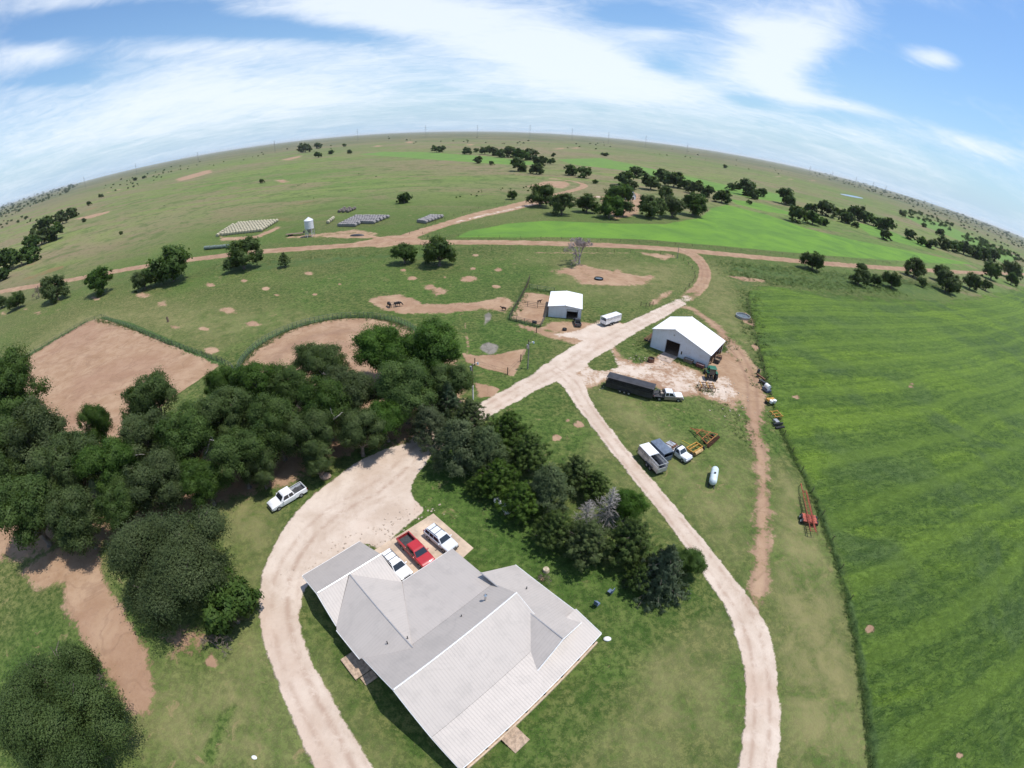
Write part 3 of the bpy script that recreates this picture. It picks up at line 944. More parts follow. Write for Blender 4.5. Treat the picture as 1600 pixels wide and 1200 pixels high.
def tubes(paths, sides=6):
    """paths: list of (points (k,3), radii (k,)) -> verts, quads"""
    V, F, n = [], [], 0
    for P, rr in paths:
        P = np.asarray(P, float)
        rr = np.asarray(rr, float)
        T = unit(np.gradient(P, axis=0))
        ref = np.where(np.abs(T[:, 2:3]) > 0.9, np.array([[1.0, 0, 0]]), np.array([[0, 0, 1.0]]))
        A = unit(np.cross(T, ref))
        B = np.cross(T, A)
        th = np.linspace(0, 2 * np.pi, sides, endpoint=False)
        ring = P[:, None, :] + rr[:, None, None] * (np.cos(th)[None, :, None] * A[:, None, :] + np.sin(th)[None, :, None] * B[:, None, :])
        V.append(ring.reshape(-1, 3))
        k = len(P)
        for i in range(k - 1):
            for j in range(sides):
                F.append((n + i * sides + j, n + i * sides + (j + 1) % sides, n + (i + 1) * sides + (j + 1) % sides, n + (i + 1) * sides + j))
        n += k * sides
    return np.concatenate(V), np.array(F)


def limb(r, a, b, r0, r1, k=6, wob=0.06):
    t = np.linspace(0, 1, k)[:, None]
    P = a + (b - a) * t
    P[1:-1] += r.normal(size=(k - 2, 3)) * wob * np.linalg.norm(b - a)
    return P, np.linspace(r0, r1, k)


def broad(name, seed, lm, nl=9, nc=20, nleaf=44, leaf=0.05, ratio=1.05, squash=0.82, tall=0.0, elong=1.3, droop=0.0, openness=0.0, limbs=True, low=-0.35, lr0=0.28, lr1=0.46, core=0.5, ragged=0.0):
    r = np.random.default_rng(seed)
    lv = Leaves(seed + 1)
    lobes = [(np.array([0, 0, 0.15]), core)]
    for i in range(nl):
        a = 2 * np.pi * (i * 0.381966 + r.uniform(-.09, .09))
        zz = r.uniform(low, 0.8)
        rad = (0.62 + openness) * math.sqrt(max(0.12, 1 - max(zz, 0) ** 2 * 0.9)) * r.uniform(0.45 if nl > 16 else 0.75, 1.14)
        rad *= 1 + ragged * 0.5 * math.sin(3 * a + seed) * (1 + math.sin(2 * a)) * .5
        zz += ragged * 0.25 * math.sin(5 * a)
        lobes.append((np.array([math.cos(a) * rad, math.sin(a) * rad, zz * (0.72 + tall)]), r.uniform(lr0, lr1) * (1 - openness * .4)))
    for c, lr in lobes:
        lt = r.uniform(0.25, 0.6)
        for j in range(nc):
            d = unit(r.normal(size=3) + np.array([0, 0, 0.45]))
            p = c + d * lr * (r.uniform(0.72, 1.12) if r.uniform() < .8 else r.uniform(1.1, 1.38))
            rc = r.uniform(0.09, 0.19)
            ct = lt + r.uniform(-0.22, 0.28)
            p = p.copy()
            p[2] -= droop * np.hypot(p[0], p[1]) ** 2
            lv.clump(p * np.array([1, 1, squash]) + np.array([0, 0, ratio]), rc, d, int(nleaf * r.uniform(0.6, 1.3)), leaf, ct)
    crown = lv.mesh(name + '_crown', lm, elong)
    base = np.array([0, 0, -0.05])
    fork = np.array([r.normal() * .05, r.normal() * .05, ratio * 0.42])
    pts = [limb(r, base, fork, 0.085, 0.060, 6, 0.02)]
    pts[0][1][0] = 0.12
    if limbs:
        for c, lr in lobes:
            e = c * np.array([1, 1, squash]) + np.array([0, 0, ratio])
            pts.append(limb(r, fork * r.uniform(.75, 1.0), e, 0.042, 0.010, 6, 0.05))
            if nc >= 18:
                for q in range(3):
                    d = unit(r.normal(size=3) + np.array([0, 0, 0.3]))
                    pts.append(limb(r, e - (e - fork) * r.uniform(0.1, 0.4), e + d * lr * 0.9, 0.016, 0.004, 4, 0.06))
    V, F = tubes(pts, 6 if limbs else 5)
    trunk = np_mesh(name + '_trunk', V, F, M_BARK, True)
    return dict(crown=crown, trunk=trunk, ratio=ratio)


def conifer(name, seed, lm, nb=150, ht=2.6, nleaf=40, leaf=0.04, elong=2.6, style='cedar', jag=0.2):
    r = np.random.default_rng(seed)
    lv = Leaves(seed + 1)
    pts = [limb(r, np.array([0, 0, -.05]), np.array([0, 0, ht * 0.97]), 0.075, 0.008, 8, 0.004)]
    for i in range(nb):
        t = (i + r.uniform(0, 1)) / nb
        z = ht * (0.07 + 0.92 * t)
        if style == 'pine':
            env = (1 - t) ** 0.75 * 0.95 + 0.10
            z = ht * (0.16 + 0.82 * t)
        elif style == 'spruce':
            env = (1 - t) ** 0.9 + 0.04
        else:
            env = min(1.0, (1 - t) ** 0.8 * 1.05 + 0.05) * (0.75 + 0.25 * min(1, t * 5))
        env *= r.uniform(1 - jag, 1 + jag * 0.7)
        a = i * 2.39996 + r.uniform(-.3, .3)
        d0 = np.array([math.cos(a), math.sin(a), 0.0])
        rise = {'pine': 0.30, 'cedar': 0.55, 'spruce': -0.18}[style]
        tip = np.array([0, 0, z]) + d0 * env + np.array([0, 0, rise * env * r.uniform(0.5, 1.2)])
        if i % 3 == 0:
            pts.append(limb(r, np.array([0, 0, z]), tip, 0.014, 0.004, 4, 0.03))
        lt = r.uniform(0.2, 0.65)
        if style == 'pine':
            for k in range(3):
                f = r.uniform(0.7, 1.05) if k else 1.0
                p = np.array([0, 0, z]) + (tip - np.array([0, 0, z])) * f + r.normal(size=3) * 0.10 * (k > 0)
                lv.clump(p, r.uniform(0.10, 0.17), unit(tip - np.array([0, 0, z - .2])), nleaf, leaf, lt + r.uniform(-.15, .2), up=0.4, rnd=0.8, radial=0.8)
        else:
            nseg = max(2, int(env * 5))
            for k in range(nseg):
                f = (k + 1) / nseg
                if f < 0.35 and nseg > 3:
                    continue
                p = np.array([0, 0, z]) + (tip - np.array([0, 0, z])) * f + r.normal(size=3) * 0.035
                if style == 'spruce':
                    p[2] -= 0.10 * f * f
                dd = unit(d0 + np.array([0, 0, 0.7 if style == 'cedar' else -0.1]) + r.normal(size=3) * 0.2)
                lv.clump(p, (0.05 + 0.06 * env) * (1.25 - 0.5 * f), dd, int(nleaf * (0.5 + 0.5 * env)), leaf, lt + 0.25 * f - 0.12, up=0.5, rnd=0.6, radial=0.85)
    V, F = tubes(pts, 5)
    return dict(crown=lv.mesh(name + '_crown', lm, elong), trunk=np_mesh(name + '_trunk', V, F, M_BARK, True), ratio=ht * 0.42)


def bare(name, seed, material, depth=5, ratio=1.05, spread=0.55, ht=2.0, r0=0.075, rmin=0.006):
    r = np.random.default_rng(seed)
    main, twigs = [], []

    def grow(a, d, L, rad, lev):
        b = a + d * L
        (main if lev < 2 else twigs).append(limb(r, a, b, rad, max(rad * 0.62, rmin), 4, 0.05))
        if lev >= depth:
            return
        n = 3 if lev < 1 else (3 if r.uniform() < 0.75 else 2)
        for k in range(n):
            nd = unit(d + r.normal(size=3) * spread + np.array([0, 0, 0.12]))
            grow(a + (b - a) * r.uniform(0.55, 1.0), nd, L * r.uniform(0.62, 0.86), max(rad * 0.58, rmin), lev + 1)
    grow(np.array([0, 0, -0.04]), np.array([0, 0, 1.0]), ht * 0.34, r0, 0)
    Va, Fa = tubes(main, 5)
    Vb, Fb = tubes(twigs, 3)
    return dict(crown=np_mesh(name + '_crown', Vb, Fb, material, True), trunk=np_mesh(name + '_trunk', Va, Fa, material, True), ratio=ratio)


def dead_conifer(name, seed):
    r = np.random.default_rng(seed)
    ht = 2.5
    main = [limb(r, np.array([0, 0, -.04]), np.array([0, 0, ht]), 0.055, 0.008, 8, 0.006)]
    tw = []
    for i in range(95):
        t = (i + 0.5) / 95
        z = ht * (0.12 + 0.86 * t)
        env = ((1 - t) ** 0.8 * 0.95 + 0.06) * r.uniform(0.6, 1.15)
        a = i * 2.39996
        d0 = np.array([math.cos(a), math.sin(a), 0.22])
        tip = np.array([0, 0, z]) + d0 * env
        P, rr = limb(r, np.array([0, 0, z]), tip, 0.016, 0.006, 5, 0.05)
        tw.append((P, rr))
        for k in range(6):
            f = r.uniform(0.3, 1.0)
            q = np.array([0, 0, z]) + d0 * env * f
            tw.append(limb(r, q, q + unit(d0 + r.normal(size=3) * 0.8) * env * 0.32, 0.009, 0.005, 3, 0.04))
    Va, Fa = tubes(main, 5)
    Vb, Fb = tubes(tw, 3)
    return dict(crown=np_mesh(name + '_crown', Vb, Fb, M_DEAD, True), trunk=np_mesh(name + '_trunk', Va, Fa, M_DEAD, True), ratio=ht * 0.45)


PROTO = {
    'grove': [broad('grove%d' % i, 10 + i, LM['grove'], nl=20, nc=22, nleaf=135, leaf=0.0185, ratio=1.2, tall=0.34, openness=0.16, lr0=.19, lr1=.40, core=.42) for i in range(4)],
    'elm': [broad('elm%d' % i, 30 + i, LM['elm'], nl=19, nc=26, nleaf=140, leaf=0.0190, ratio=1.2, tall=0.24, lr0=.22, lr1=.42, core=.46) for i in range(2)],
    'droop': [broad('droop%d' % i, 40 + i, LM['grove'], nl=17, nc=36, nleaf=230, leaf=0.0082, ratio=0.86, squash=0.80, elong=2.2, droop=0.22, openness=0.24, lr0=.20, lr1=.42, core=.22, ragged=.8) for i in range(2)],
    'oak': [broad('oak%d' % i, 50 + i, LM['oak'], nl=11, nc=16, nleaf=56, leaf=0.042, ratio=0.80, low=-0.75, squash=0.86) for i in range(4)],
    'far': [broad('far%d' % i, 60 + i, LM['far'], nl=9, nc=10, nleaf=20, leaf=0.105, ratio=0.70, low=-0.75, squash=0.80, limbs=False) for i in range(4)],
    'bush': [broad('bush%d' % i, 70 + i, LM['bush'], nl=8, nc=14, nleaf=36, leaf=0.050, ratio=0.62, squash=0.7) for i in range(2)],
    'pine': [conifer('pine%d' % i, 80 + i, LM['pine'], nb=85, ht=2.5, nleaf=62, leaf=0.021, elong=2.6, style='pine') for i in range(2)],
    'cedar': [conifer('cedar%d' % i, 90 + i, LM['cedar'], nb=170, ht=2.25, nleaf=50, leaf=0.0185, elong=2.6, style='cedar', jag=0.32) for i in range(3)],
    'spruce': [conifer('spruce%d' % i, 100 + i, LM['spruce'], nb=200, ht=2.3, nleaf=44, leaf=0.0195, elong=3.0, style='spruce', jag=0.28) for i in range(1)],
    'cone': [conifer('cone%d' % i, 105 + i, LM['cedar'], nb=80, ht=2.1, nleaf=16, leaf=0.05, elong=2.0, style='cedar', jag=0.15) for i in range(1)],
    'bare': [bare('bare0', 110, M_BARE, 7, spread=0.40, rmin=0.0095)],
    'shrubby': [bare('shrubby0', 112, mat('brown_twigs', (0.20, 0.155, 0.13), 0.95, var=0.2), 6, ratio=0.9, spread=0.75, ht=1.9, r0=0.05, rmin=0.009)],
    'dead': [dead_conifer('dead%d' % i, 120 + i) for i in range(2)],
}
_tree_n = 0


def px_scale(px, py):
    r = math.hypot(px - 800, py - 600)
    q = r / F_PX
    th = q
    for _ in range(25):
        th = q / (1 + K3 * th * th)
    return 0.5 * (F_PX * (1 + 3 * K3 * th * th) + (r / max(math.sin(th), 1e-6) if r > 1 else F_PX))


CAMV = Vector((0, 0, CAM_H))


def tree(kind, px, py, rpx, label, group=None, zs=1.0, name=None, cat='tree', fixR=None):
    """a tree whose crown is seen centred on a photograph pixel with the given radius"""
    global _tree_n
    pr = PROTO[kind][_tree_n % len(PROTO[kind])]
    _tree_n += 1
    ratio = pr['ratio'] * zs
    s = px_scale(px, py)
    p = G(px, py)
    Rm = fixR or 3.0
    for _ in range(8):
        if not fixR:
            Rm = rpx * (p - CAMV).length / s
        p = G(px, py, min(Rm * ratio, 30))
    nm = name or {'pine': 'pine_tree', 'cedar': 'cedar_tree', 'cone': 'cedar_tree', 'spruce': 'spruce_tree', 'bush': 'bush', 'bare': 'bare_tree', 'dead': 'dead_tree', 'shrubby': 'dry_shrub'}.get(kind, 'tree')
    e = empty(nm, (p.x, p.y, 0), random.uniform(0, 6.28), label, {'bush': 'bush', 'shrubby': 'shrub'}.get(kind, cat), group)
    e.scale = (Rm, Rm * random.uniform(0.92, 1.08), Rm * zs)
    link_mesh('trunk', pr['trunk'], e)
    link_mesh('crown', pr['crown'], e)
    return e


#TREES
GR = 'trees of the dark grove beside the arenas'
for a in [
    ('grove', 18, 612, 50, 'grove tree at the left picture edge beside the dirt arena corner'),
    ('grove', 60, 690, 52, 'wide grove tree below the left corner of the square dirt arena'),
    ('grove', 12, 720, 48, 'grove tree cut by the left edge, below the arena'),
    ('grove', 112, 735, 46, 'grove tree in the thick of the grove, left of the pale dead branch'),
    ('grove', 40, 800, 52, 'grove tree at the left edge above the bare red slope'),
    ('grove', 120, 812, 44, 'grove tree overhanging the top of the bare red slope'),
    ('grove', 176, 735, 44, 'grove tree behind the shaded red bank'),
    ('grove', 196, 795, 36, 'low grove tree above the large drooping tree'),
    ('grove', 238, 632, 40, 'twin topped grove tree rising in front of the square arena'),
    ('grove', 232, 690, 44, 'grove tree with dead limbs under the twin topped tree'),
    ('grove', 252, 762, 42, 'grove tree on the edge of the shaded red ground'),
    ('grove', 300, 690, 44, 'grove tree in the middle of the grove, over the curved dead limb'),
    ('grove', 318, 755, 34, 'grove tree at the lower rim of the grove by the grass'),
    ('grove', 346, 603, 26, 'slim grove tree at the meeting of the two arenas'),
    ('grove', 352, 655, 42, 'grove tree below the corner between square and round arena'),
    ('grove', 402, 612, 38, 'grove tree against the round arena, left part'),
    ('grove', 372, 718, 42, 'grove tree overhanging the grass left of the white pickup'),
    ('grove', 430, 670, 44, 'grove tree in the centre of the belt north of the pickup'),
    ('grove', 406, 736, 26, 'low grove tree right behind the parked white pickup'),
    ('grove', 452, 615, 34, 'grove tree in front of the middle of the round arena'),
    ('grove', 500, 575, 36, 'tall leaning grove tree whose top stands before the round arena'),
    ('grove', 508, 640, 42, 'grove tree left of the broken white snag'),
    ('grove', 484, 688, 36, 'grove tree at the drive edge above the pickup tailgate'),
    ('grove', 500, 728, 20, 'small leafy tree whose shade falls on the drive behind the pickup'),
    ('grove', 545, 615, 36, 'grove tree between the leaning tree and the giant elms'),
    ('grove', 560, 675, 34, 'grove tree over the shaded end of the drive'),
]:
    a = (a[0], a[1], a[2], a[3] * 1.18, a[4])
    e_ = tree(*a, group=GR)
    if 'dead' in a[4] or 'snag' in a[4] or 'leaning' in a[4] or 'middle of the grove' in a[4]:
        rr_ = np.random.default_rng(len(a[4]))
        aim = math.atan2(-e_.location.y, -e_.location.x) - e_.rotation_euler.z + rr_.uniform(-.6, .6)
        tip = np.array([math.cos(aim) * 1.12, math.sin(aim) * 1.12, 1.55])
        P_ = [limb(rr_, np.array([0, 0, .8]), tip, .035, .016, 7, .05)]
        for f_ in (.55, .75, .9):
            q_ = np.array([0, 0, .8]) + (tip - np.array([0, 0, .8])) * f_
            P_.append(limb(rr_, q_, q_ + unit(rr_.normal(size=3) + np.array([0, 0, .6])) * .35, .014, .007, 4, .06))
        v_, f_ = tubes(P_, 5)
        link_mesh('dead_limb', np_mesh('dead_limb', v_, f_, M_DEAD, True), e_)
GE = 'tall bright elms at the end of the grove'
for a in [
    ('elm', 598, 552, 48, 'left one of the tall elms, in front of the round arena rim'),
    ('elm', 672, 548, 50, 'tallest elm of the grove, beside the cattle pasture'),
    ('elm', 632, 610, 52, 'middle elm hanging over the end of the drive'),
    ('elm', 700, 600, 38, 'right elm by the wooden light pole and bare pen'),
    ('elm', 602, 655, 36, 'low elm in front, above the tree shadow on the gravel'),
]:
    tree(*a, group=GE)
tree('grove', 152, 672, 27, 'narrow tall grove tree standing up against the square arena dirt', GR, zs=1.55)
tree('droop', 262, 878, 98, 'huge spreading drooping tree standing alone between red slope and drive')
tree('bush', 356, 950, 52, 'bright green bushy tree at the right foot of the huge drooping tree', name='bushy_tree', zs=1.3)
tree('shrubby', 330, 1000, 27, 'dry brown leafless shrub in front of the bright bushy tree')
tree('droop', 75, 1120, 104, 'large grey green drooping tree in the lower left corner')
tree('shrubby', 150, 1068, 24, 'brown bare shrub leaning out of the lower left tree')
GW = 'conifers of the windbreak between yard and drive'
for a in [
    ('spruce', 700, 632, 34, 'pale spruce at the north end of the windbreak, near the drive junction'),
    ('pine', 672, 672, 30, 'pine overhanging the turn of the pale drive'),
    ('pine', 716, 705, 40, 'round tufted pine casting shade on the lawn by the gravel'),
    ('cedar', 735, 660, 34, 'dark cedar behind the round tufted pine, nearest the drive bend'),
    ('pine', 758, 712, 36, 'second tufted pine, right of the round one'),
    ('cedar', 795, 680, 36, 'dark cedar on the field side of the windbreak top'),
    ('cedar', 826, 712, 36, 'tall dark cedar before the mown lawn with the round dirt spot'),
    ('cedar', 778, 752, 34, 'black green cedar above the white object under the trees'),
    ('cedar', 744, 762, 18, 'small young cedar at the lawn edge left of the white object'),
    ('cedar', 812, 788, 36, 'yellow green cedar right of the white object under the trees'),
    ('pine', 856, 772, 38, 'big grey green pine in the middle of the windbreak'),
    ('cedar', 900, 742, 30, 'cedar behind the middle pine, toward the branch drive'),
    ('cedar', 930, 762, 26, 'cedar standing behind the two dead grey trees'),
    ('elm', 982, 790, 32, 'leafy broad tree between the dead trees and the branch drive'),
    ('cedar', 868, 830, 34, 'dark cedar over the deep shade on the lawn'),
    ('cedar', 918, 852, 42, 'broad green cedar in front of the two dead trees'),
    ('cedar', 985, 850, 42, 'dense cedar left of the blue green spruce'),
    ('spruce', 1036, 892, 50, 'large blue green spruce at the south tip of the windbreak'),
    ('elm', 1078, 878, 26, 'small leafy tree squeezed between spruce and branch drive'),
    ('cedar', 1000, 905, 26, 'low cedar at the left foot of the large spruce'),
]:
    tree(*a, group=GW, zs=0.92)
tree('dead', 917, 806, 26, 'grey dead conifer, left one of two in the windbreak', 'dead conifers in the windbreak')
tree('dead', 952, 795, 34, 'grey dead conifer, larger right one of two in the windbreak', 'dead conifers in the windbreak')
tree('dead', 549, 686, 14, 'broken white snag at the drive edge under the grove', name='dead_snag', zs=0.8)

GC = 'trees along the county road'
for a in [
    ('oak', 2, 472, 10, 'small tree cut by the left edge beside the county road'),
    ('oak', 25, 469, 15, 'low round tree at the far left below the county road'),
    ('oak', 85, 451, 21, 'tree right of the pale leafless shrub below the county road'),
    ('oak', 155, 440, 22, 'lone round tree left of the biggest roadside tree'),
    ('oak', 224, 438, 16, 'small tree tucked against the left side of the biggest roadside tree'),
    ('oak', 264, 412, 32, 'biggest dark tree beside the county road on the left'),
    ('oak', 378, 398, 26, 'open airy tree beside the row of green bales'),
    ('oak', 632, 397, 17, 'left one of two round trees south of the road junction'),
    ('oak', 686, 394, 25, 'right and larger one of two round trees south of the road junction'),
    ('oak', 1272, 407, 17, 'solitary tree between the crop field and the county road'),
    ('oak', 1344, 433, 14, 'first tree of the clump on the crop field corner'),
    ('oak', 1347, 419, 8, 'small dark tree behind the first of the field corner clump'),
    ('oak', 1368, 438, 10, 'low shrubby tree in the field corner clump'),
    ('oak', 1396, 437, 15, 'right tree of the field corner clump'),
    ('oak', 1431, 419, 16, 'tree overlapping the county road, right of the field corner clump'),
    ('oak', 1441, 441, 8, 'little bush like tree below the one overlapping the road'),
    ('oak', 1470, 427, 14, 'upper left tree of the dense right hand roadside clump'),
    ('oak', 1482, 440, 19, 'largest tree of the dense right hand roadside clump'),
    ('oak', 1519, 440, 14, 'right tree of the dense right hand roadside clump'),
    ('oak', 1542, 446, 9, 'small tree trailing the right hand roadside clump'),
    ('oak', 1552, 424, 15, 'tree on the county road where it leaves to the right'),
    ('oak', 1584, 422, 16, 'last tree by the county road at the right edge'),
    ('oak', 1582, 436, 10, 'low bush like tree under the last roadside tree on the right'),
]:
    a = (a[0], a[1], a[2], a[3] * 1.12, a[4])
    tree(*a, group=GC)
tree('shrubby', 58, 453, 14, 'pale leafless shrub in front of the left roadside tree')
tree('cone', 444, 408, 11, 'single dark conical cedar in the pasture by the county road')
tree('bare', 907, 389, 23, 'tall leafless grey tree south of the county road')

GF = 'trees round the white farmhouse up north'
for a in [
    ('oak', 845, 306, 18, 'tall tree at the fork of the side road, left end of the farm row'),
    ('oak', 878, 319, 18, 'second tree of the farm row, in front of the pale lane'),
    ('oak', 917, 318, 15, 'third tree of the farm row, right of the pale lane'),
    ('oak', 968, 302, 18, 'tree directly left of the small white farmhouse'),
    ('oak', 953, 324, 18, 'large tree in front of the farm row left of the bare yard'),
    ('oak', 974, 326, 13, 'tree touching the bare yard from the left'),
    ('far', 989, 289, 8, 'little tree behind the small white farmhouse'),
    ('oak', 1016, 322, 19, 'tree directly right of the bare farm yard'),
    ('oak', 1041, 302, 10, 'small tree behind the right half of the farm row'),
    ('oak', 1052, 324, 17, 'middle tree of the right half of the farm row'),
    ('oak', 1084, 320, 18, 'round tree at the right end of the farm row'),
    ('far', 957, 292, 4, 'tiny tree peeping over the left half of the farm row'),
    ('oak', 800, 305, 7, 'small bush like tree on the bank left of the side road'),
    ('far', 631, 310, 9, 'single small tree on the prairie north of the grey bales'),
]:
    a = (a[0], a[1], a[2], a[3] * 1.2, a[4])
    tree(*a, group=GF)
far = [
    (977, 279, 12, 'leftmost tree of the creek line behind the farm'), (995, 270, 9, 'taller tree in the creek line above the farmhouse'), (1017, 285, 13, 'low wide tree in the creek line behind the farmhouse'),
    (1036, 275, 10, 'tree at the middle gap of the creek line'), (1053, 281, 13, 'biggest crown in the middle of the creek line'), (1072, 289, 8, 'low crown joining the middle of the creek line'),
    (1086, 293, 11, 'crown at the right of the creek line middle'), (1106, 300, 9, 'small crown before the dark round creek tree'), (1128, 307, 11, 'dark round tree at the corner of the bright field'),
    (1142, 292, 6, 'left of a small pair of trees above the bright field corner'), (1149, 293, 5, 'right of a small pair of trees above the bright field corner'),
    (1168, 294, 13, 'large far crown between two bright strips'), (1179, 304, 8, 'lower crown in front of the large far crown'), (1190, 301, 7, 'crown just right of the large far crown'),
    (1171, 316, 4, 'tiny single tree in the pale strip of the bright field'), (1229, 308, 13, 'solitary big tree on the far strip of green'),
    (892, 266, 9, 'left tree of a pair far above the side road bend'), (913, 270, 9, 'right tree of a pair far above the side road bend'), (930, 284, 4, 'little bush right of the side road bend'),
    (810, 258, 11, 'wide low tree standing in the far meadow'), (838, 264, 9, 'lower tree of the cluster right of the wide meadow tree'), (844, 253, 9, 'upper tree of the cluster right of the wide meadow tree'),
    (861, 252, 5, 'small tree trailing the meadow cluster'), (865, 242, 3.5, 'tiny tree above the meadow cluster'), (747, 250, 6, 'upright tree in front of the far green meadow'),
    (768, 255, 4, 'small bush right of the upright meadow tree'), (682, 233, 6, 'left of two trees above the far green meadow'), (691, 233, 5, 'right of two trees above the far green meadow'),
    (730, 236, 6, 'first tree of the far row over the green meadow'), (744, 235, 4, 'second small tree of the far row'), (758, 235, 7, 'third tree of the far row over the meadow'),
    (772, 237, 7, 'fourth tree of the far row over the meadow'), (783, 240, 7, 'fifth tree of the far row over the meadow'), (798, 238, 9, 'sixth tree of the far row, tall'),
    (814, 242, 10, 'seventh tree of the far row, wide'), (829, 242, 9, 'last tree of the far row over the meadow'),
    (477, 231, 8, 'left clump tree below the horizon poles on the left'), (497, 228, 5, 'small tree right of the left clump under the poles'), (497, 242, 5, 'dark bush at the left end of the far meadow'),
    (517, 238, 4, 'second dark bush at the left end of the far meadow'), (546, 237, 4, 'third dark bush near the left end of the far meadow'), (538, 227, 3, 'tiny bush higher on the left slope'),
    (942, 241, 3, 'left of two dark specks of bush on the far slope'), (947, 241.5, 3.5, 'right of two dark specks of bush on the far slope'), (1133, 260, 3.5, 'lone dark bush on the far right slope'),
    (1246, 336, 13, 'left tree of the dark group inside the right bright field'), (1271, 341, 11, 'right tree of the dark group inside the right bright field'), (1287, 347, 6, 'small tree ending the dark group in the bright field'),
    (1266, 325, 8, 'left tree of the second row in the right fields'), (1292, 327, 12, 'big tree of the second row in the right fields'), (1313, 333, 8, 'low tree after the big one in the second row'),
    (1323, 341, 9, 'front tree of the second row, darker'), (1337, 332, 12, 'wide tree at the middle of the second row'), (1352, 340, 9, 'tree right of the middle in the second row'),
    (1366, 345, 9, 'tree before the end of the second row'), (1384, 351, 11, 'end tree of the second row, round'), (1336, 351, 5, 'bush at the foot of the second row'), (1384, 368, 8, 'round tree alone below the second row'),
    (1410, 334, 5, 'lone tree on the pale far slope at right'), (1444, 352, 4, 'smaller lone tree on the green far strip'), (1469, 363, 6, 'round lone tree on the green far strip'),
    (1422, 367, 8, 'left end tree of the third row at right'), (1440, 377, 7, 'low second tree of the third row'), (1456, 381, 8, 'third tree of the third row'), (1477, 381, 10, 'tall middle tree of the third row'),
    (1493, 386, 9, 'tree beside the tall middle one of the third row'), (1508, 388, 11, 'wide tree in the third row'), (1524, 394, 10, 'tree left of the end pair of the third row'),
    (1536, 396, 11, 'first of the end pair of the third row'), (1550, 399, 11, 'second of the end pair of the third row'),
    (62, 370, 14, 'large tree of the draw on the left prairie'), (86, 363, 13, 'right tree of the draw on the left prairie'), (50, 379, 12, 'lower left tree of the draw'), (70, 352, 12, 'upper middle tree of the draw'),
    (96, 342, 9, 'tree at the upper end of the draw'), (112, 333, 8, 'topmost tree of the draw'), (93, 335, 6, 'small tree next to the topmost one of the draw'),
    (6, 407, 16, 'tree at the left edge in the lower draw'), (30, 402, 15, 'middle tree of the lower draw'), (50, 399, 11, 'right tree of the lower draw'), (4, 428, 10, 'low tree at the left edge under the lower draw'),
    (139, 318, 4, 'small bush above the draw on the left slope'), (158, 306, 4, 'bush on the red scar of the left slope'), (189, 364, 3, 'single tiny tree on the open left prairie'), (131, 344, 4, 'dark bush beside the red cut on the left prairie'),
    (409, 283, 4, 'flat dark bush on the middle prairie'), (225, 277, 3, 'bush in the scrub line high on the left slope'), (211, 280, 3, 'second bush in the scrub line high on the left slope'),
]
for (x_, y_, r_, lab) in far:
    tree('far', x_, y_, r_ * (1.28 if r_ > 4.5 else 1.1), lab, 'far trees and bushes on the prairie')

# dwarf scrub dotted over the far slopes: too many and too small to tell apart
def scrub_stuff(name, spots, label, material=None):
    Vs, Fs, Ts, n = [], [], [], 0
    base = PROTO['far']
    me_v = []
    for b in base[:2]:
        me = b['crown']
        v = np.empty(len(me.vertices) * 3, np.float32)
        me.vertices.foreach_get('co', v)
        v = v.reshape(-1, 3)
        f = np.arange(len(v)).reshape(-1, 4)
        t = np.empty(len(me.polygons), np.float32)
        me.attributes['tint'].data.foreach_get('value', t)
        k = np.nonzero(np.arange(len(f)) % 3 == 0)[0]
        v = v.reshape(-1, 4, 3)[k].reshape(-1, 3)
        me_v.append((v * np.array([1, 1, 1]) - np.array([0, 0, b['ratio'] - 0.62]), np.arange(len(v)).reshape(-1, 4), t[k]))
    for (p, s) in spots:
        v, f, t = me_v[random.randrange(2)]
        a = random.uniform(0, 6.28)
        c, sn = math.cos(a), math.sin(a)
        v2 = np.stack([v[:, 0] * c - v[:, 1] * sn, v[:, 0] * sn + v[:, 1] * c, v[:, 2] * random.uniform(.7, 1.1)], 1) * s + np.array([p.x, p.y, 0])
        Vs.append(v2)
        Fs.append(f + n)
        Ts.append(t)
        n += len(v2)
    me = np_mesh(name, np.concatenate(Vs), np.concatenate(Fs), LM['far'])
    at = me.attributes.new('tint', 'FLOAT', 'FACE')
    at.data.foreach_set('value', np.concatenate(Ts).astype(np.float32))
    return tag(link_mesh(name, me), label, 'scrub', kind='stuff')


sp = []
def strew(poly, n, rlo, rhi):
    """scrub at random inside a photograph outline, radius in photograph pixels"""
    xs, ys = [p[0] for p in poly], [p[1] for p in poly]
    k = 0
    tries = 0
    while k < n and tries < 20000:
        tries += 1
        x, y = random.uniform(min(xs), max(xs)), random.uniform(min(ys), max(ys))
        ins = False
        for i in range(len(poly)):
            (x1, y1), (x2, y2) = poly[i], poly[(i + 1) % len(poly)]
            if (y1 > y) != (y2 > y) and x < (x2 - x1) * (y - y1) / (y2 - y1) + x1:
                ins = not ins
        if not ins:
            continue
        p = G(x, y)
        if p.length > 40000:
            continue
        sp.append((p, random.uniform(rlo, rhi) * (p - CAMV).length / px_scale(x, y)))
        k += 1


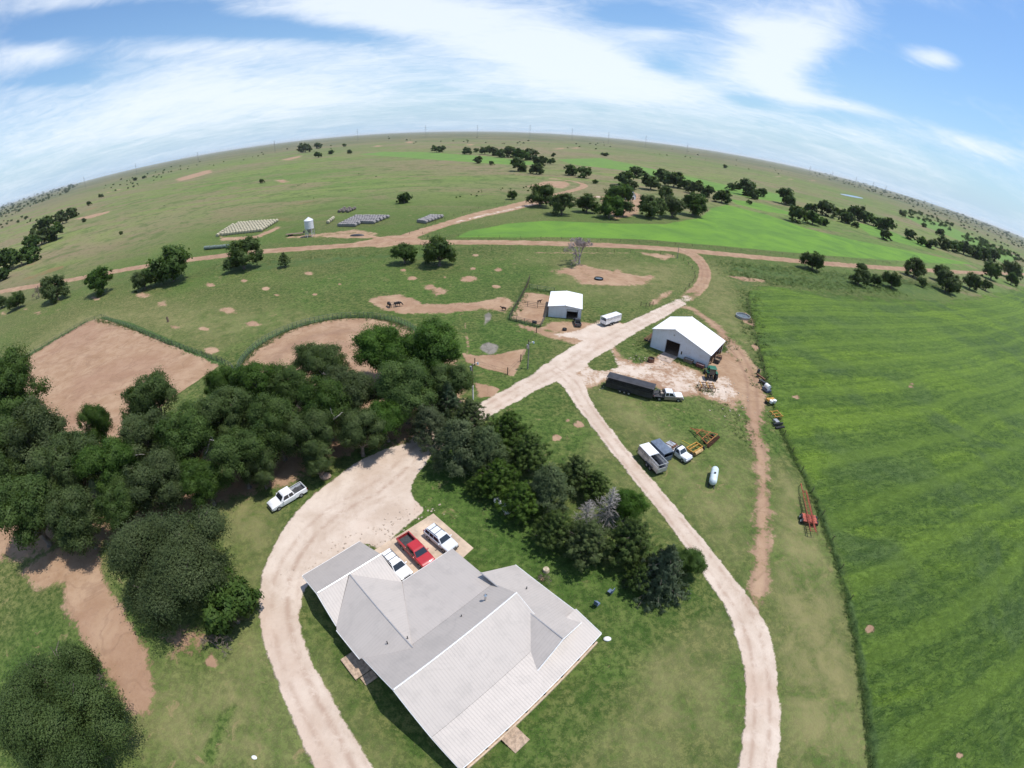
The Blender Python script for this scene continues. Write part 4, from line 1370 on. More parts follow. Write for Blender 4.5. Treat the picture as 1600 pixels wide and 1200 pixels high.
strew([(140, 312), (170, 285), (240, 268), (300, 258), (260, 275), (200, 298)], 34, 0.8, 2.2)
strew([(250, 262), (420, 235), (560, 222), (560, 228), (430, 246), (300, 266)], 24, 0.7, 1.8)
strew([(560, 215), (700, 211), (850, 213), (960, 222), (1000, 238), (860, 230), (700, 226), (580, 228)], 34, 0.7, 1.7)
strew([(960, 222), (1100, 240), (1250, 266), (1330, 290), (1280, 285), (1120, 256), (980, 234)], 22, 0.7, 1.5)
strew([(200, 330), (560, 260), (700, 265), (620, 300), (350, 340), (230, 380)], 9, 0.6, 1.3)
strew([(690, 305), (720, 300), (830, 290), (850, 296), (760, 306), (720, 312)], 16, 1.0, 2.2)
scrub_stuff('prairie_scrub', sp, 'dots of dark scrub scattered over the far prairie slopes')
sp = []
strew([(0, 322), (30, 312), (75, 299), (130, 284), (120, 296), (60, 318), (0, 345)], 150, 1.0, 2.8)
strew([(0, 345), (40, 338), (60, 345), (20, 355), (0, 362)], 16, 1.5, 3.2)
scrub_stuff('left_treeline', sp, 'dark broken line of trees along the left horizon')
sp = []
strew([(1255, 264), (1330, 281), (1430, 310), (1520, 341), (1600, 374), (1600, 392), (1540, 360), (1450, 328), (1380, 306), (1300, 282)], 330, .7, 2.0)
strew([(1400, 316), (1500, 346), (1600, 384), (1600, 408), (1540, 378), (1460, 346), (1410, 330)], 40, 1.0, 2.4)
strew([(1400, 328), (1440, 332), (1490, 354), (1486, 362), (1440, 346), (1410, 338)], 60, 1.6, 3.8)
strew([(1500, 364), (1560, 386), (1600, 402), (1600, 412), (1550, 396), (1505, 374)], 60, 2.2, 4.6)
scrub_stuff('far_woodland', sp, 'dark belt of woodland below the right horizon')
# ------------------------------------------------------------------ mesh builder for made things
class MB:
    def __init__(self):
        self.bm = bmesh.new()

    def face(self, pts):
        vs = [self.bm.verts.new(p) for p in pts]
        try:
            return self.bm.faces.new(vs)
        except ValueError:
            return None

    def box(self, c, s, bevel=0.0, rz=0.0, M=None):
        """centre, full size"""
        T = Matrix.Translation(c) @ Matrix.Rotation(rz, 4, 'Z') @ Matrix.Diagonal((*s, 1))
        if M is not None:
            T = M @ T
        r = bmesh.ops.create_cube(self.bm, size=1, matrix=T)
        if bevel:
            es = list({e for v in r['verts'] for e in v.link_edges})
            bmesh.ops.bevel(self.bm, geom=es, offset=bevel, segments=2, profile=0.5, affect='EDGES')
        return self

    def cyl(self, a, b, r, r2=None, n=12, caps=True):
        a, b = Vector(a), Vector(b)
        d = b - a
        T = Matrix.Translation((a + b) / 2) @ d.to_track_quat('Z', 'Y').to_matrix().to_4x4()
        bmesh.ops.create_cone(self.bm, cap_ends=caps, segments=n, radius1=r, radius2=r if r2 is None else r2, depth=d.length, matrix=T)
        return self

    def path(self, pts, r, n=6):
        for a, b in zip(pts[:-1], pts[1:]):
            self.cyl(a, b, r, n=n)
        return self

    def loft(self, secs, cap=True):
        """closed rings of equal count"""
        rings = [[self.bm.verts.new(p) for p in s] for s in secs]
        n = len(rings[0])
        for a, b in zip(rings[:-1], rings[1:]):
            for i in range(n):
                self.bm.faces.new((a[i], a[(i + 1) % n], b[(i + 1) % n], b[i]))
        if cap:
            self.bm.faces.new(list(reversed(rings[0])))
            self.bm.faces.new(rings[-1])
        return self

    def prism(self, prof, y0, y1):
        """(x, z) outline swept along y"""
        return self.loft([[(x, y0, z) for x, z in prof], [(x, y1, z) for x, z in prof]])

    def slab(self, pts, th):
        """sheet given by its top corners, thickened downward"""
        top = [Vector(p) for p in pts]
        bot = [p - Vector((0, 0, th)) for p in top]
        return self.loft([bot, top])

    def sphere(self, c, r, sz=(1, 1, 1), u=14, v=8):
        bmesh.ops.create_uvsphere(self.bm, u_segments=u, v_segments=v, radius=r, matrix=Matrix.Translation(c) @ Matrix.Diagonal((*sz, 1)))
        return self

    def build(self, name, material, parent=None, smooth=False, label=None):
        bmesh.ops.recalc_face_normals(self.bm, faces=self.bm.faces[:])
        me = bpy.data.meshes.new(name)
        self.bm.to_mesh(me)
        self.bm.free()
        me.materials.append(material)
        if smooth:
            for p in me.polygons:
                p.use_smooth = True
            me.set_sharp_from_angle(angle=R(38))
        o = link_mesh(name, me, parent)
        if label:
            o['label'] = label
        return o


def ribbed(name, col, rough=0.38, metal=0.55, pitch=0.32, spec=0.5, dirtc=(0.30, 0.275, 0.25)):
    """ribbed sheet metal; the ribs follow the fall of each roof slope (UV-free: uses a rib direction attribute)"""
    m, t, out = new_mat(name)
    tc = t.node('ShaderNodeTexCoord')
    at = t.node('ShaderNodeAttribute', attribute_name='rib')
    x = t.math('MULTIPLY', at.outputs['Fac'], 1.0 / pitch)
    f = t.math('ABSOLUTE', t.math('SUBTRACT', t.math('FRACT', x), 0.5))
    rib = t.ss(f, 0.36, 0.47)
    n1 = t.noise(tc.outputs['Object'], 0.5, 5, 0.6)
    n2 = t.noise(tc.outputs['Object'], 5.0, 4, 0.65)
    # sheet to sheet differences
    sh = t.node('ShaderNodeTexWhiteNoise', noise_dimensions='1D')
    t.link(t.math('FLOOR', t.math('MULTIPLY', at.outputs['Fac'], 1.0 / 0.92)), sh.inputs['W'])
    c = t.mix(t.math('MULTIPLY', sh.outputs[0], 0.10), col, tuple(v * 0.7 for v in col))
    c = t.mix(t.math('MULTIPLY', t.ss(n1, 0.45, 0.7), 0.30), c, dirtc)
    c = t.mix(t.math('MULTIPLY', t.ss(n2, 0.6, 0.85), 0.10), c, dirtc)
    c = t.mix(t.math('MULTIPLY', rib, 0.12), c, tuple(v * 0.6 for v in col))
    strk = t.node('ShaderNodeMapping')
    strk.inputs['Scale'].default_value = (0.35, 0.35, 0.35)
    t.link(tc.outputs['Object'], strk.inputs[0])
    n3 = t.noise(strk.outputs[0], 1.0, 8, 0.75, 2.0)
    c = t.mix(t.math('MULTIPLY', t.ss(n3, 0.52, 0.66), 0.28), c, dirtc)
    b = t.node('ShaderNodeBsdfPrincipled')
    t.link(c, b.inputs['Base Color'])
    b.inputs['Metallic'].default_value = metal
    t.inp(b.inputs['Roughness'], t.math('ADD', rough, t.math('MULTIPLY', n2, 0.12)))
    b.inputs['Specular IOR Level'].default_value = spec
    bp = t.node('ShaderNodeBump')
    bp.inputs['Strength'].default_value = 0.40
    bp.inputs['Distance'].default_value = 0.03
    t.link(rib, bp.inputs['Height'])
    t.link(bp.outputs[0], b.inputs['Normal'])
    t.link(b.outputs[0], out.inputs[0])
    MATS[name] = m
    return m


def set_rib(o, direction):
    """store the distance across the ribs (along `direction`, in the object's own axes) on every vertex"""
    me = o.data
    d = Vector(direction).normalized()
    at = me.attributes.new('rib', 'FLOAT', 'POINT')
    at.data.foreach_set('value', [v.co.dot(d) for v in me.vertices])
    return o


M_GALV = ribbed('galvalume_roof', (0.440, 0.395, 0.355), 0.50, 0.06, 0.32, 0.34)
M_WROOF = ribbed('white_metal_roof', (0.80, 0.80, 0.80), 0.42, 0.0, 0.30, 0.5, (0.66, 0.62, 0.57))
M_WSIDE = ribbed('white_metal_siding', (0.66, 0.68, 0.71), 0.5, 0.0, 0.42, 0.4, (0.46, 0.40, 0.34))
M_TRIMW = mat('white_trim', (0.78, 0.77, 0.75), 0.5, var=0.05)
M_RIDGE = mat('ridge_metal', (0.74, 0.73, 0.72), 0.35, metal=0.25, var=0.06)
M_STONE = mat('tan_stone_wall', (0.36, 0.29, 0.22), 0.9, var=0.25, vscale=2.2, bump=0.5, bscale=6)
M_DECK = mat('deck_wood', (0.42, 0.31, 0.22), 0.85, var=0.18, vscale=3)
M_CONC = mat('concrete', (0.52, 0.40, 0.29), 0.9, var=0.14, vscale=0.35, bump=0.15)
M_GLASS = mat('window_glass', (0.02, 0.025, 0.03), 0.08, var=0.02, spec=0.8)
M_BLACK = mat('black_rubber', (0.018, 0.018, 0.018), 0.8, var=0.15)
M_DARKM = mat('dark_metal', (0.05, 0.05, 0.052), 0.5, var=0.2)
M_STEEL = mat('grey_steel', (0.38, 0.38, 0.38), 0.45, metal=0.5, var=0.12)
M_RUST = mat('rusty_steel', (0.20, 0.095, 0.055), 0.85, var=0.3, vscale=4)
M_CHROME = mat('bright_metal', (0.62, 0.62, 0.62), 0.22, metal=0.9, var=0.06)
M_INSIDE = mat('shed_interior', (0.09, 0.08, 0.07), 0.9, var=0.3)
M_WOOD = mat('weathered_wood', (0.22, 0.16, 0.11), 0.9, var=0.25, vscale=4)

# ------------------------------------------------------------------ the ranch house
HA = R(46.8)
hu = Vector((math.cos(HA), math.sin(HA), 0))
hv = Vector((-hu.y, hu.x, 0))
HO = hu * 14 + hv * 20          # house origin; local x = u - 14, y = v - 20
house = empty('ranch_house', (HO.x, HO.y, 0), HA, 'large ranch house with many ribbed grey metal roof slopes and a long porch', 'house')


def hp(u, v, z):
    return (u - 14, v - 20, z)


def roof(name, pts, ribdir, th=0.12, m=None):
    b = MB()
    b.slab([hp(*p) for p in pts], th)
    o = b.build(name, m or M_GALV, house)
    return set_rib(o, ribdir)


ZR = 6.0
# main gable along u: front slope, porch break; back slope, shallow back slope
roof('roof', [(4.4, 12.15, 3.5), (19.65, 12.15, 3.5), (19.65, 16.85, ZR), (4.4, 16.85, ZR)], (1, 0, 0))
roof('porch_roof', [(4.35, 8.55, 2.52), (23.65, 8.55, 2.52), (23.65, 12.13, 3.49), (4.35, 12.13, 3.49)], (1, 0, 0))
roof('roof', [(4.42, 16.87, ZR - 0.005), (19.65, 16.87, ZR - 0.005), (19.65, 20.2, 4.22), (4.42, 23.0, 2.75)][:3] + [(8.7, 20.2, 4.22), (4.42, 22.95, 2.78)], (1, 0, 0))
roof('roof', [(8.75, 20.22, 4.22), (19.7, 20.22, 4.22), (20.3, 27.75, 2.72), (13.05, 27.85, 2.72)], (1, 0, 0))
# garage gable along u
roof('roof', [(4.5, 31.25, 4.58), (12.85, 31.25, 4.58), (12.6, 36.2, 2.45), (4.5, 36.1, 2.45)], (1, 0, 0))
roof('roof', [(12.85, 31.23, 4.57), (8.55, 31.23, 4.57), (13.0, 27.8, 2.76)], (1, 0, 0))
roof('roof', [(8.52, 31.23, 4.57), (4.5, 31.23, 4.57), (4.3, 27.7, 2.8)], (1, 0, 0))
# cross gable joining garage and main roof (ridge along v)
roof('roof', [(8.6, 31.2, 4.56), (4.3, 27.7, 2.80), (4.05, 27.3, 2.72), (4.15, 23.0, 2.74), (8.6, 19.75, 4.47)], (0, 1, 0))
roof('roof', [(8.62, 31.2, 4.55), (8.62, 19.75, 4.46), (8.78, 20.2, 4.30), (13.02, 27.86, 2.76)], (0, 1, 0))
# east wing (ridge along v)
roof('roof', [(19.45, 21.9, 4.62), (19.45, 10.5, 4.85), (23.9, 10.85, 2.66), (23.95, 21.05, 2.62)], (0, 1, 0))
roof('roof', [(19.43, 15.2, 4.84), (19.43, 10.5, 4.84), (15.6, 10.5, 2.86), (15.9, 12.2, 3.05)], (0, 1, 0))
# ridge caps and trim
for (a, c) in [((4.4, 16.86, ZR + .03), (19.68, 16.86, ZR + .03)), ((4.5, 31.24, 4.61), (12.85, 31.24, 4.61)), ]:
    b = MB()
    b.path([hp(*a), hp(*c)], 0.085, 6)
    b.build('ridge_cap', M_RIDGE, house)
M_RIDGED = mat('ridge_metal_dull', (0.40, 0.385, 0.38), 0.4, metal=0.3, var=0.06)
for (a, c) in [((8.61, 31.2, 4.58), (8.61, 19.8, 4.49)), ((19.44, 21.9, 4.65), (19.44, 10.5, 4.87))]:
    b = MB()
    b.path([hp(*a), hp(*c)], 0.07, 6)
    b.build('ridge_cap', M_RIDGED, house)
for a, c in [((4.36, 8.5, 2.46), (23.68, 8.5, 2.46)), ((13.1, 27.92, 2.64), (20.35, 27.8, 2.64)), ((24.0, 10.8, 2.58), (24.02, 21.05, 2.56)),
             ((4.36, 8.55, 2.46), (4.36, 12.15, 3.43)), ((4.36, 12.15, 3.43), (4.38, 16.85, 5.93)), ((4.38, 16.85, 5.93), (4.4, 22.95, 2.70)), ((4.42, 31.24, 4.5), (4.44, 36.1, 2.38)),
             ((4.44, 36.16, 2.38), (12.6, 36.26, 2.38)), ((4.0, 27.3, 2.64), (4.1, 23.0, 2.66)), ((4.42, 31.24, 4.5), (4.25, 27.7, 2.72)), ((19.7, 16.86, 5.9), (19.7, 12.15, 3.44)), ((15.6, 10.42, 2.8), (19.43, 10.42, 4.8)),
             ((19.43, 10.42, 4.8), (23.95, 10.8, 2.6)), ((23.72, 8.5, 2.46), (23.72, 12.1, 3.42))]:
    b = MB()
    b.path([hp(*a), hp(*c)], 0.06, 4)
    b.build('fascia', M_TRIMW, house)
# walls
def wallbox(u0, u1, v0, v1, z1, name='wall'):
    b = MB()
    b.box(((u0 + u1) / 2 - 14, (v0 + v1) / 2 - 20, z1 / 2), (u1 - u0, v1 - v0, z1))
    return b.build(name, M_STONE, house)


wallbox(4.95, 19.1, 12.0, 22.4, 2.66)
wallbox(5.0, 12.2, 28.4, 35.5, 2.4)
wallbox(4.98, 12.18, 22.42, 28.38, 2.64)
wallbox(12.2, 19.7, 22.42, 27.2, 2.6)
wallbox(19.12, 23.3, 11.4, 20.5, 2.6)
for prof in ([(4.95, 12.0, 2.67), (4.95, 21.9, 2.67), (4.95, 16.85, 5.8)], [(5.0, 28.4, 2.41), (5.0, 35.4, 2.41), (5.0, 31.24, 4.4)], [(19.4, 12.2, 2.7), (19.4, 20, 2.7), (19.4, 16.85, 5.8)]):
    b = MB()
    b.loft([[hp(*p) for p in prof], [hp(p[0] + 0.12, p[1], p[2]) for p in prof]])
    b.build('gable', M_TRIMW, house)
b = MB()
prof = [(15.9, 10.75, 2.66), (23.2, 11.1, 2.62), (19.43, 10.75, 4.7)]
b.loft([[hp(*p) for p in prof], [hp(p[0], p[1] + 0.12, p[2]) for p in prof]])
b.build('gable', M_TRIMW, house)
# windows and doors in the long walls
def opening(u, v, w, z0, z1, axis, name='window'):
    b = MB()
    s = (w, 0.10, z1 - z0) if axis == 'u' else (0.10, w, z1 - z0)
    b.box(hp(u, v, (z0 + z1) / 2), s, 0.01)
    o = b.build(name, M_TRIMW if name == 'window' else M_WOOD, house)
    if name == 'window':
        p = MB()
        s2 = (w - 0.16, 0.13, z1 - z0 - 0.16) if axis == 'u' else (0.13, w - 0.16, z1 - z0 - 0.16)
        p.box(hp(u, v, (z0 + z1) / 2), s2)
        p.build('pane', M_GLASS, o)
    return o


for u_ in (6.8, 9.4, 14.6, 17.4):
    opening(u_, 11.98, 1.3, 0.9, 2.2, 'u')
opening(12.0, 11.98, 1.0, 0.15, 2.25, 'u', 'door')
for v_ in (14.0, 17.0, 20.0):
    opening(4.94, v_, 1.1, 0.95, 2.2, 'v')
for v_ in (30.0, 33.5):
    opening(4.98, v_, 1.0, 1.0, 2.1, 'v')
for v_ in (13.5, 18.0):
    opening(23.32, v_, 1.2, 0.9, 2.2, 'v')
opening(4.97, 24.6, 0.95, 0.5, 2.5, 'v', 'door')
# porch: deck, posts, rail cap, steps
b = MB()
b.box(hp(14.2, 10.2, 0.2), (18.8, 3.3, 0.4))
b.build('porch_deck', M_DECK, house)
b = MB()
b.box(hp(14.2, 8.6, 0.36), (18.9, 0.16, 0.34))
b.build('porch_edge', mat('pale_board', (0.56, 0.43, 0.31), 0.8, var=0.12), house)
for k in range(8):
    b = MB()
    b.box(hp(5.1 + k * 2.6, 8.78, 1.43), (0.16, 0.16, 2.05))
    b.build('porch_post', M_WOOD, house)
b = MB()
for k in range(3):
    b.box(hp(10.2, 8.30 - k * 0.42, 0.30 - k * 0.10), (1.9, 0.44, 0.16))
b.box(hp(10.2, 7.2, 0.06), (1.9, 1.0, 0.10))
b.build('porch_steps', M_DECK, house)
# side deck with steps at the left wall
b = MB()
b.box(hp(3.7, 24.0, 0.32), (2.0, 2.9, 0.14))
b.box(hp(2.72, 24.0, 0.18), (0.10, 2.9, 0.34))
for k in range(3):
    b.box(hp(3.9, 22.3 - k * 0.32, 0.24 - k * 0.08), (1.5, 0.32, 0.1))
b.build('side_deck', M_DECK, house)
# vents
b = MB()
b.cyl(hp(17.3, 18.9, 4.9), hp(17.3, 18.9, 5.9), 0.11, n=10)
b.cyl(hp(17.3, 18.9, 5.85), hp(17.3, 18.9, 6.05), 0.2, 0.05, n=10)
b.build('flue_pipe', M_CHROME, house, True)
for (u_, v_, z_) in [(14.3, 19.2, 4.75), (7.1, 22.0, 4.1), (22.0, 17.5, 3.6), (8.9, 21.0, 4.4)]:
    b = MB()
    b.cyl(hp(u_, v_, z_ - 0.2), hp(u_, v_, z_ + 0.3), 0.06, n=8)
    b.build('vent_pipe', M_DARKM, house)

# ------------------------------------------------------------------ parking slab
pc = [(677.5, 803), (740.3, 857), (722.3, 872), (588, 860)]
PA, PB = G(677.5, 803), G(588, 860)
pad = MB()
pts = [hu * u_ + hv * v_ for u_, v_ in [(12.6, 35.75), (23.5, 35.75), (23.5, 27.7), (20.3, 27.3), (12.6, 27.3)]]
pad.loft([[(p.x, p.y, -0.05) for p in pts], [(p.x, p.y, 0.09) for p in pts]])
tag(pad.build('concrete_slab', M_CONC), kind='structure')

# ------------------------------------------------------------------ gable buildings
def metal_shed(name, label, c0, c1, depth, eave, ridge, ridge_off=0.5, cat='barn', door=None, open_side=False, eave2=None):
    """c0, c1: the ends of the front gable wall on the ground; the shed runs back from it by depth"""
    ax = (c1 - c0)
    w = ax.length
    rz = math.atan2(ax.y, ax.x)
    e = empty(name, (c0.x, c0.y, 0), rz, label, cat)
    rx = w * ridge_off
    e2 = eave if eave2 is None else eave2
    # front wall with the doorway left open
    b = MB()
    d0, d1, dh = door
    T = 0.15
    tz = lambda x: eave + (ridge - eave) * x / rx if x < rx else e2 + (ridge - e2) * (w - x) / (w - rx)
    def wallpoly(poly):
        b.loft([[(x, 0, z) for x, z in poly], [(x, T, z) for x, z in poly]])
    wallpoly([(0, 0), (d0, 0), (d0, tz(d0)), (0, eave)] if d0 < rx else [(0, 0), (d0, 0), (d0, tz(d0)), (rx, ridge), (0, eave)])
    top = [(d0, dh), (d1, dh), (d1, tz(d1))] + ([(rx, ridge)] if d0 < rx < d1 else []) + [(d0, tz(d0))]
    wallpoly(top)
    wallpoly([(d1, 0), (w, 0), (w, e2)] + ([(rx, ridge)] if d1 < rx else []) + [(d1, tz(d1))])
    set_rib(b.build('front_wall', M_WSIDE, e), (1, 0, 0))
    b = MB()
    b.loft([[(x, depth - T, z) for x, z in [(0, 0), (w, 0), (w, e2), (rx, ridge), (0, eave)]], [(x, depth, z) for x, z in [(0, 0), (w, 0), (w, e2), (rx, ridge), (0, eave)]]])
    set_rib(b.build('back_wall', M_WSIDE, e), (1, 0, 0))
    for x_, z_ in ((T / 2, eave), (w - T / 2, e2))[:1 if open_side else 2]:
        b = MB()
        b.box((x_, depth / 2, z_ / 2), (T, depth - 2 * T - 0.02, z_))
        set_rib(b.build('side_wall', M_WSIDE, e), (0, 1, 0))
    if open_side:
        for k in range(5):
            b = MB()
            b.box((w - 0.12, 0.4 + (depth - 0.8) * k / 4, e2 / 2 - 0.05), (0.2, 0.2, e2 - 0.1))
            b.build('post', M_RUST, e)
        b = MB()
        b.box((w - 0.13, depth / 2, e2 - 0.3), (0.12, depth - 0.4, 0.22))
        for k in range(4):
            y0 = 0.4 + (depth - 0.8) * k / 4
            b.path([(w - 0.14, y0, e2 - 1.3), (w - 0.14, y0 + 1.1, e2 - 0.3)], 0.05, 4)
        b.build('girt', M_RUST, e)
    ov = 0.25
    for a, c, za, zc_ in ((-ov, rx - 0.004, eave - (ridge - eave) * ov / rx, ridge), (w + ov, rx + 0.004, e2 - (ridge - e2) * ov / (w - rx), ridge)):
        b = MB()
        b.slab([(a, -ov, za + 0.06), (c, -ov, zc_ + 0.06), (c, depth + ov, zc_ + 0.06), (a, depth + ov, za + 0.06)], 0.05)
        set_rib(b.build('roof', M_WROOF, e), (0, 1, 0))
    b = MB()
    b.path([(rx, -ov, ridge + 0.08), (rx, depth + ov, ridge + 0.08)], 0.10, 6)
    b.build('ridge_cap', M_TRIMW, e)
    b = MB()
    b.path([(-ov, -ov, eave - 0.06), (rx, -ov, ridge - 0.02), (w + ov, -ov, e2 - 0.06)], 0.06, 4)
    b.path([(d0 - 0.05, -0.02, 0), (d0 - 0.05, -0.02, dh + 0.05), (d1 + 0.05, -0.02, dh + 0.05), (d1 + 0.05, -0.02, 0)], 0.06, 4)
    for x in (0.0, w):
        b.path([(x, -0.02, 0.02), (x, -0.02, (eave if x == 0 else e2) - 0.1)], 0.07, 4)
    b.build('trim', mat('grey_trim', (0.42, 0.42, 0.43), 0.5, var=0.08), e)
    b = MB()
    b.box((w / 2, depth / 2, 0.02), (w - 0.4, depth - 0.4, 0.05))
    b.build('floor', mat('dirt_floor', (0.20, 0.14, 0.10), 0.95, var=0.2), e)
    return e, w, rz



# big machine barn, low east side open between posts
barn, bw, brz = metal_shed('machine_barn', 'large white metal barn with a dark doorway and an open east side', G(1015.75, 541.8), G(1105, 575.4), 10.5, 4.7, 6.4, 0.364, 'barn',
                           (3.8, 7.2, 3.3), True, 3.35)
b = MB()
b.box((7.95, -0.03, 1.35), (0.28, 0.06, 0.75))
b.build('window', M_GLASS, barn)
b = MB()
b.cyl((5.4, -0.05, 4.9), (5.4, 0.02, 4.9), 0.2, n=12)
b.build('gable_vent', M_STEEL, barn)
b = MB()
b.box((5.5, -2.2, 0.03), (3.6, 4.3, 0.10))
tag(b.build('barn_apron', mat('worn_concrete', (0.40, 0.31, 0.25), 0.9, var=0.16, vscale=0.8), None), kind='structure').matrix_world = Matrix.Translation(barn.location) @ Matrix.Rotation(brz, 4, 'Z')
shed2, sw2, srz2 = metal_shed('small_barn', 'small white metal barn with a half raised door beside the cattle pens', G(856.5, 494.8), G(906.9, 499.4), 11.0, 3.05, 3.6, 0.5, 'barn', (4.75, 7.6, 2.55))
b = MB()
b.box((6.17, 0.2, 2.25), (2.8, 0.08, 0.6))
b.build('roller_door', mat('pale_door', (0.55, 0.56, 0.57), 0.5, var=0.05), shed2)
b = MB()
b.box((sw2 + 0.03, 3.2, 1.05), (0.06, 0.95, 2.1))
b.build('side_door', mat('pale_door2', (0.60, 0.61, 0.63), 0.5, var=0.05), shed2)
farm, fw, frz = metal_shed('farmhouse', 'small white farmhouse far up north between the trees', G(983, 312.5), G(993, 312), 16, 3.0, 6.5, 0.5, 'house', (4.5, 6.0, 2.2))

# ------------------------------------------------------------------ feed bin on legs
def feed_bin(p):
    e = empty('feed_bin', p, 0.3, 'white round feed bin with cone top standing on legs by the hay yard', 'feed bin')
    mw = mat('white_bin', (0.72, 0.73, 0.75), 0.4, metal=0.15, var=0.06)
    b = MB()
    b.cyl((0, 0, 4.0), (0, 0, 8.0), 2.2, n=24, caps=False)
    for k in range(5):
        b.cyl((0, 0, 4.2 + k * 0.85), (0, 0, 4.3 + k * 0.85), 2.24, n=24)
    b.build('tank', mw, e, True)
    b = MB()
    b.cyl((0, 0, 8.0), (0, 0, 9.2), 2.3, 0.45, n=24)
    b.cyl((0, 0, 9.2), (0, 0, 9.45), 0.45, 0.4, n=16)
    b.build('lid', mw, e, True)
    b = MB()
    b.cyl((0, 0, 1.8), (0, 0, 4.0), 0.35, 2.2, n=24)
    b.build('hopper', mat('grey_hopper', (0.36, 0.38, 0.42), 0.4, metal=0.3, var=0.1), e, True)
    for k in range(6):
        a = k * math.pi / 3
        b = MB()
        b.path([(2.25 * math.cos(a), 2.25 * math.sin(a), 0), (2.2 * math.cos(a), 2.2 * math.sin(a), 4.6)], 0.11, 6)
        b.build('leg', mw, e)
    for z in (1.6, 4.0):
        b = MB()
        b.path([(2.22 * math.cos(k * math.pi / 3), 2.22 * math.sin(k * math.pi / 3), z) for k in range(7)], 0.06, 4)
        b.build('brace_ring', M_STEEL, e)
    b = MB()
    for s in (-.2, .2):
        b.path([(2.35, s, 0.3), (2.3, s, 8.2), (0.5, s, 9.4)], 0.04, 4)
    b.build('ladder', M_STEEL, e)


feed_bin(G(485, 369.5))

# ------------------------------------------------------------------ round bales
def bale_mesh(name, material, r=0.86, L=1.55):
    b = MB()
    rg = random.Random(3)
    n = 14
    secs = []
    for x, k in ((-L / 2, 0.80), (-L / 2 + 0.06, 0.97), (-L / 6, 1.0), (L / 6, 1.0), (L / 2 - 0.06, 0.97), (L / 2, 0.80)):
        secs.append([(x, r * k * math.cos(2 * math.pi * i / n) * (1 + rg.uniform(-.02, .02)), r * 0.98 + r * k * math.sin(2 * math.pi * i / n) * (0.97 if math.sin(2 * math.pi * i / n) < 0 else 1)) for i in range(n)])
    b.loft(secs)
    o = b.build(name, material, None, True)
    me = o.data
    bpy.data.objects.remove(o)
    return me


BALE = {k: bale_mesh('bale_' + k, mat('hay_' + k, c, 0.95, var=0.2, vscale=2.0, bump=0.8, bscale=14)) for k, c in
        {'fresh': (0.43, 0.385, 0.27), 'grey': (0.265, 0.245, 0.235), 'wrap': (0.16, 0.20, 0.17), 'rotten': (0.16, 0.135, 0.115)}.items()}


def bale_block(kind, A, B, C, D, rows, per, label, group, skip=None):
    """rows of bales laid end to end; A-B is the near edge, D-C the far edge (photograph pixels)"""
    a, b_, c, d = [G(*q) for q in (A, B, C, D)]
    n = 0
    for i in range(rows):
        t = (i + 0.5) / rows
        p, q = a.lerp(b_, t), d.lerp(c, t)
        dr = (q - p)
        for j in range(per):
            if skip and skip(i, j):
                continue
            s = (j + 0.5) / per
            w = p + dr * s
            o = link_mesh('round_bale', BALE[kind], None, (w.x + random.uniform(-.1, .1), w.y + random.uniform(-.1, .1), 0), math.atan2(dr.y, dr.x) + random.uniform(-.05, .05))
            sc = max(dr.length / per / 1.6, 0.8)
            o.scale = (min(sc, 1.4), min(sc, 1.2) * random.uniform(.95, 1.03), 1.1 * random.uniform(.95, 1.05))
            tag(o, label, 'hay bale', group)
            n += 1
    return n


bale_block('fresh', (344, 370), (409, 362.5), (436, 346), (372, 350), 14, 8, 'fresh greenish round bale in the left hay block', 'round bales of the left hay block')
bale_block('fresh', (337, 371), (341, 370.5), (367, 352.5), (364, 353), 1, 8, 'greenish round bale in the single row along the left hay block', 'bales of the single row left of the hay block')
bale_block('grey', (527, 355), (571, 355.5), (610, 340), (556, 339.5), 13, 7, 'weathered grey round bale in the middle hay block', 'round bales of the middle hay block', lambda i, j: i >= 8 and j < 2)
bale_block('fresh', (510.5, 350.5), (513, 350.3), (523, 342), (521, 342), 1, 4, 'pale round bale in the short row left of the middle hay block', 'bales of the short row left of the middle block')
bale_block('grey', (652, 348.5), (664, 350), (694, 340), (672, 339), 5, 6, 'weathered grey round bale in the small hay block by the side road', 'round bales of the small hay block')
bale_block('wrap', (320, 391.5), (320, 389.5), (359, 386), (359, 388), 1, 8, 'dark green wrapped bale in the row beside the county road', 'wrapped bales in a row by the county road')
bale_block('rotten', (526, 333), (545, 333), (560, 327), (535, 327), 3, 4, 'rotting dark bale in the flattened heap behind the hay yard', 'old rotting bales behind the hay yard')
# flat trailer and low black heap in the hay yard
e = empty('flatbed_trailer', G(461, 368), 0.12, 'long flat farm trailer beside the white feed bin', 'trailer')
b = MB()
b.box((0, 0, 0.95), (9.5, 2.3, 0.22))
b.build('deck', M_WOOD, e)
b = MB()
b.box((4.9, 0, 1.5), (0.2, 2.2, 1.1))
b.path([(4.8, 0, .9), (6.4, 0, 0.7)], 0.1, 5)
b.build('headboard', M_DARKM, e)
for x in (-3.0, -1.9):
    for s in (-1, 1):
        b = MB()
        b.cyl((x, s * 0.95, 0.42), (x, s * 1.2, 0.42), 0.42, n=14)
        b.build('wheel', M_BLACK, e)
b = MB()
b.sphere((0, 0, 0.1), 1.0, (3.6, 1.2, 0.8))
o = b.build('tyre_heap', M_DARKM, None, True)
o.location = G(558, 368.5)
tag(o, 'low black heap on the grass below the middle hay block', 'heap')
# ------------------------------------------------------------------ vehicles
def paint(name, col, var=0.04):
    return mat('paint_' + name, col, 0.32, var=var, vscale=1.2, spec=0.5, coat=0.6)


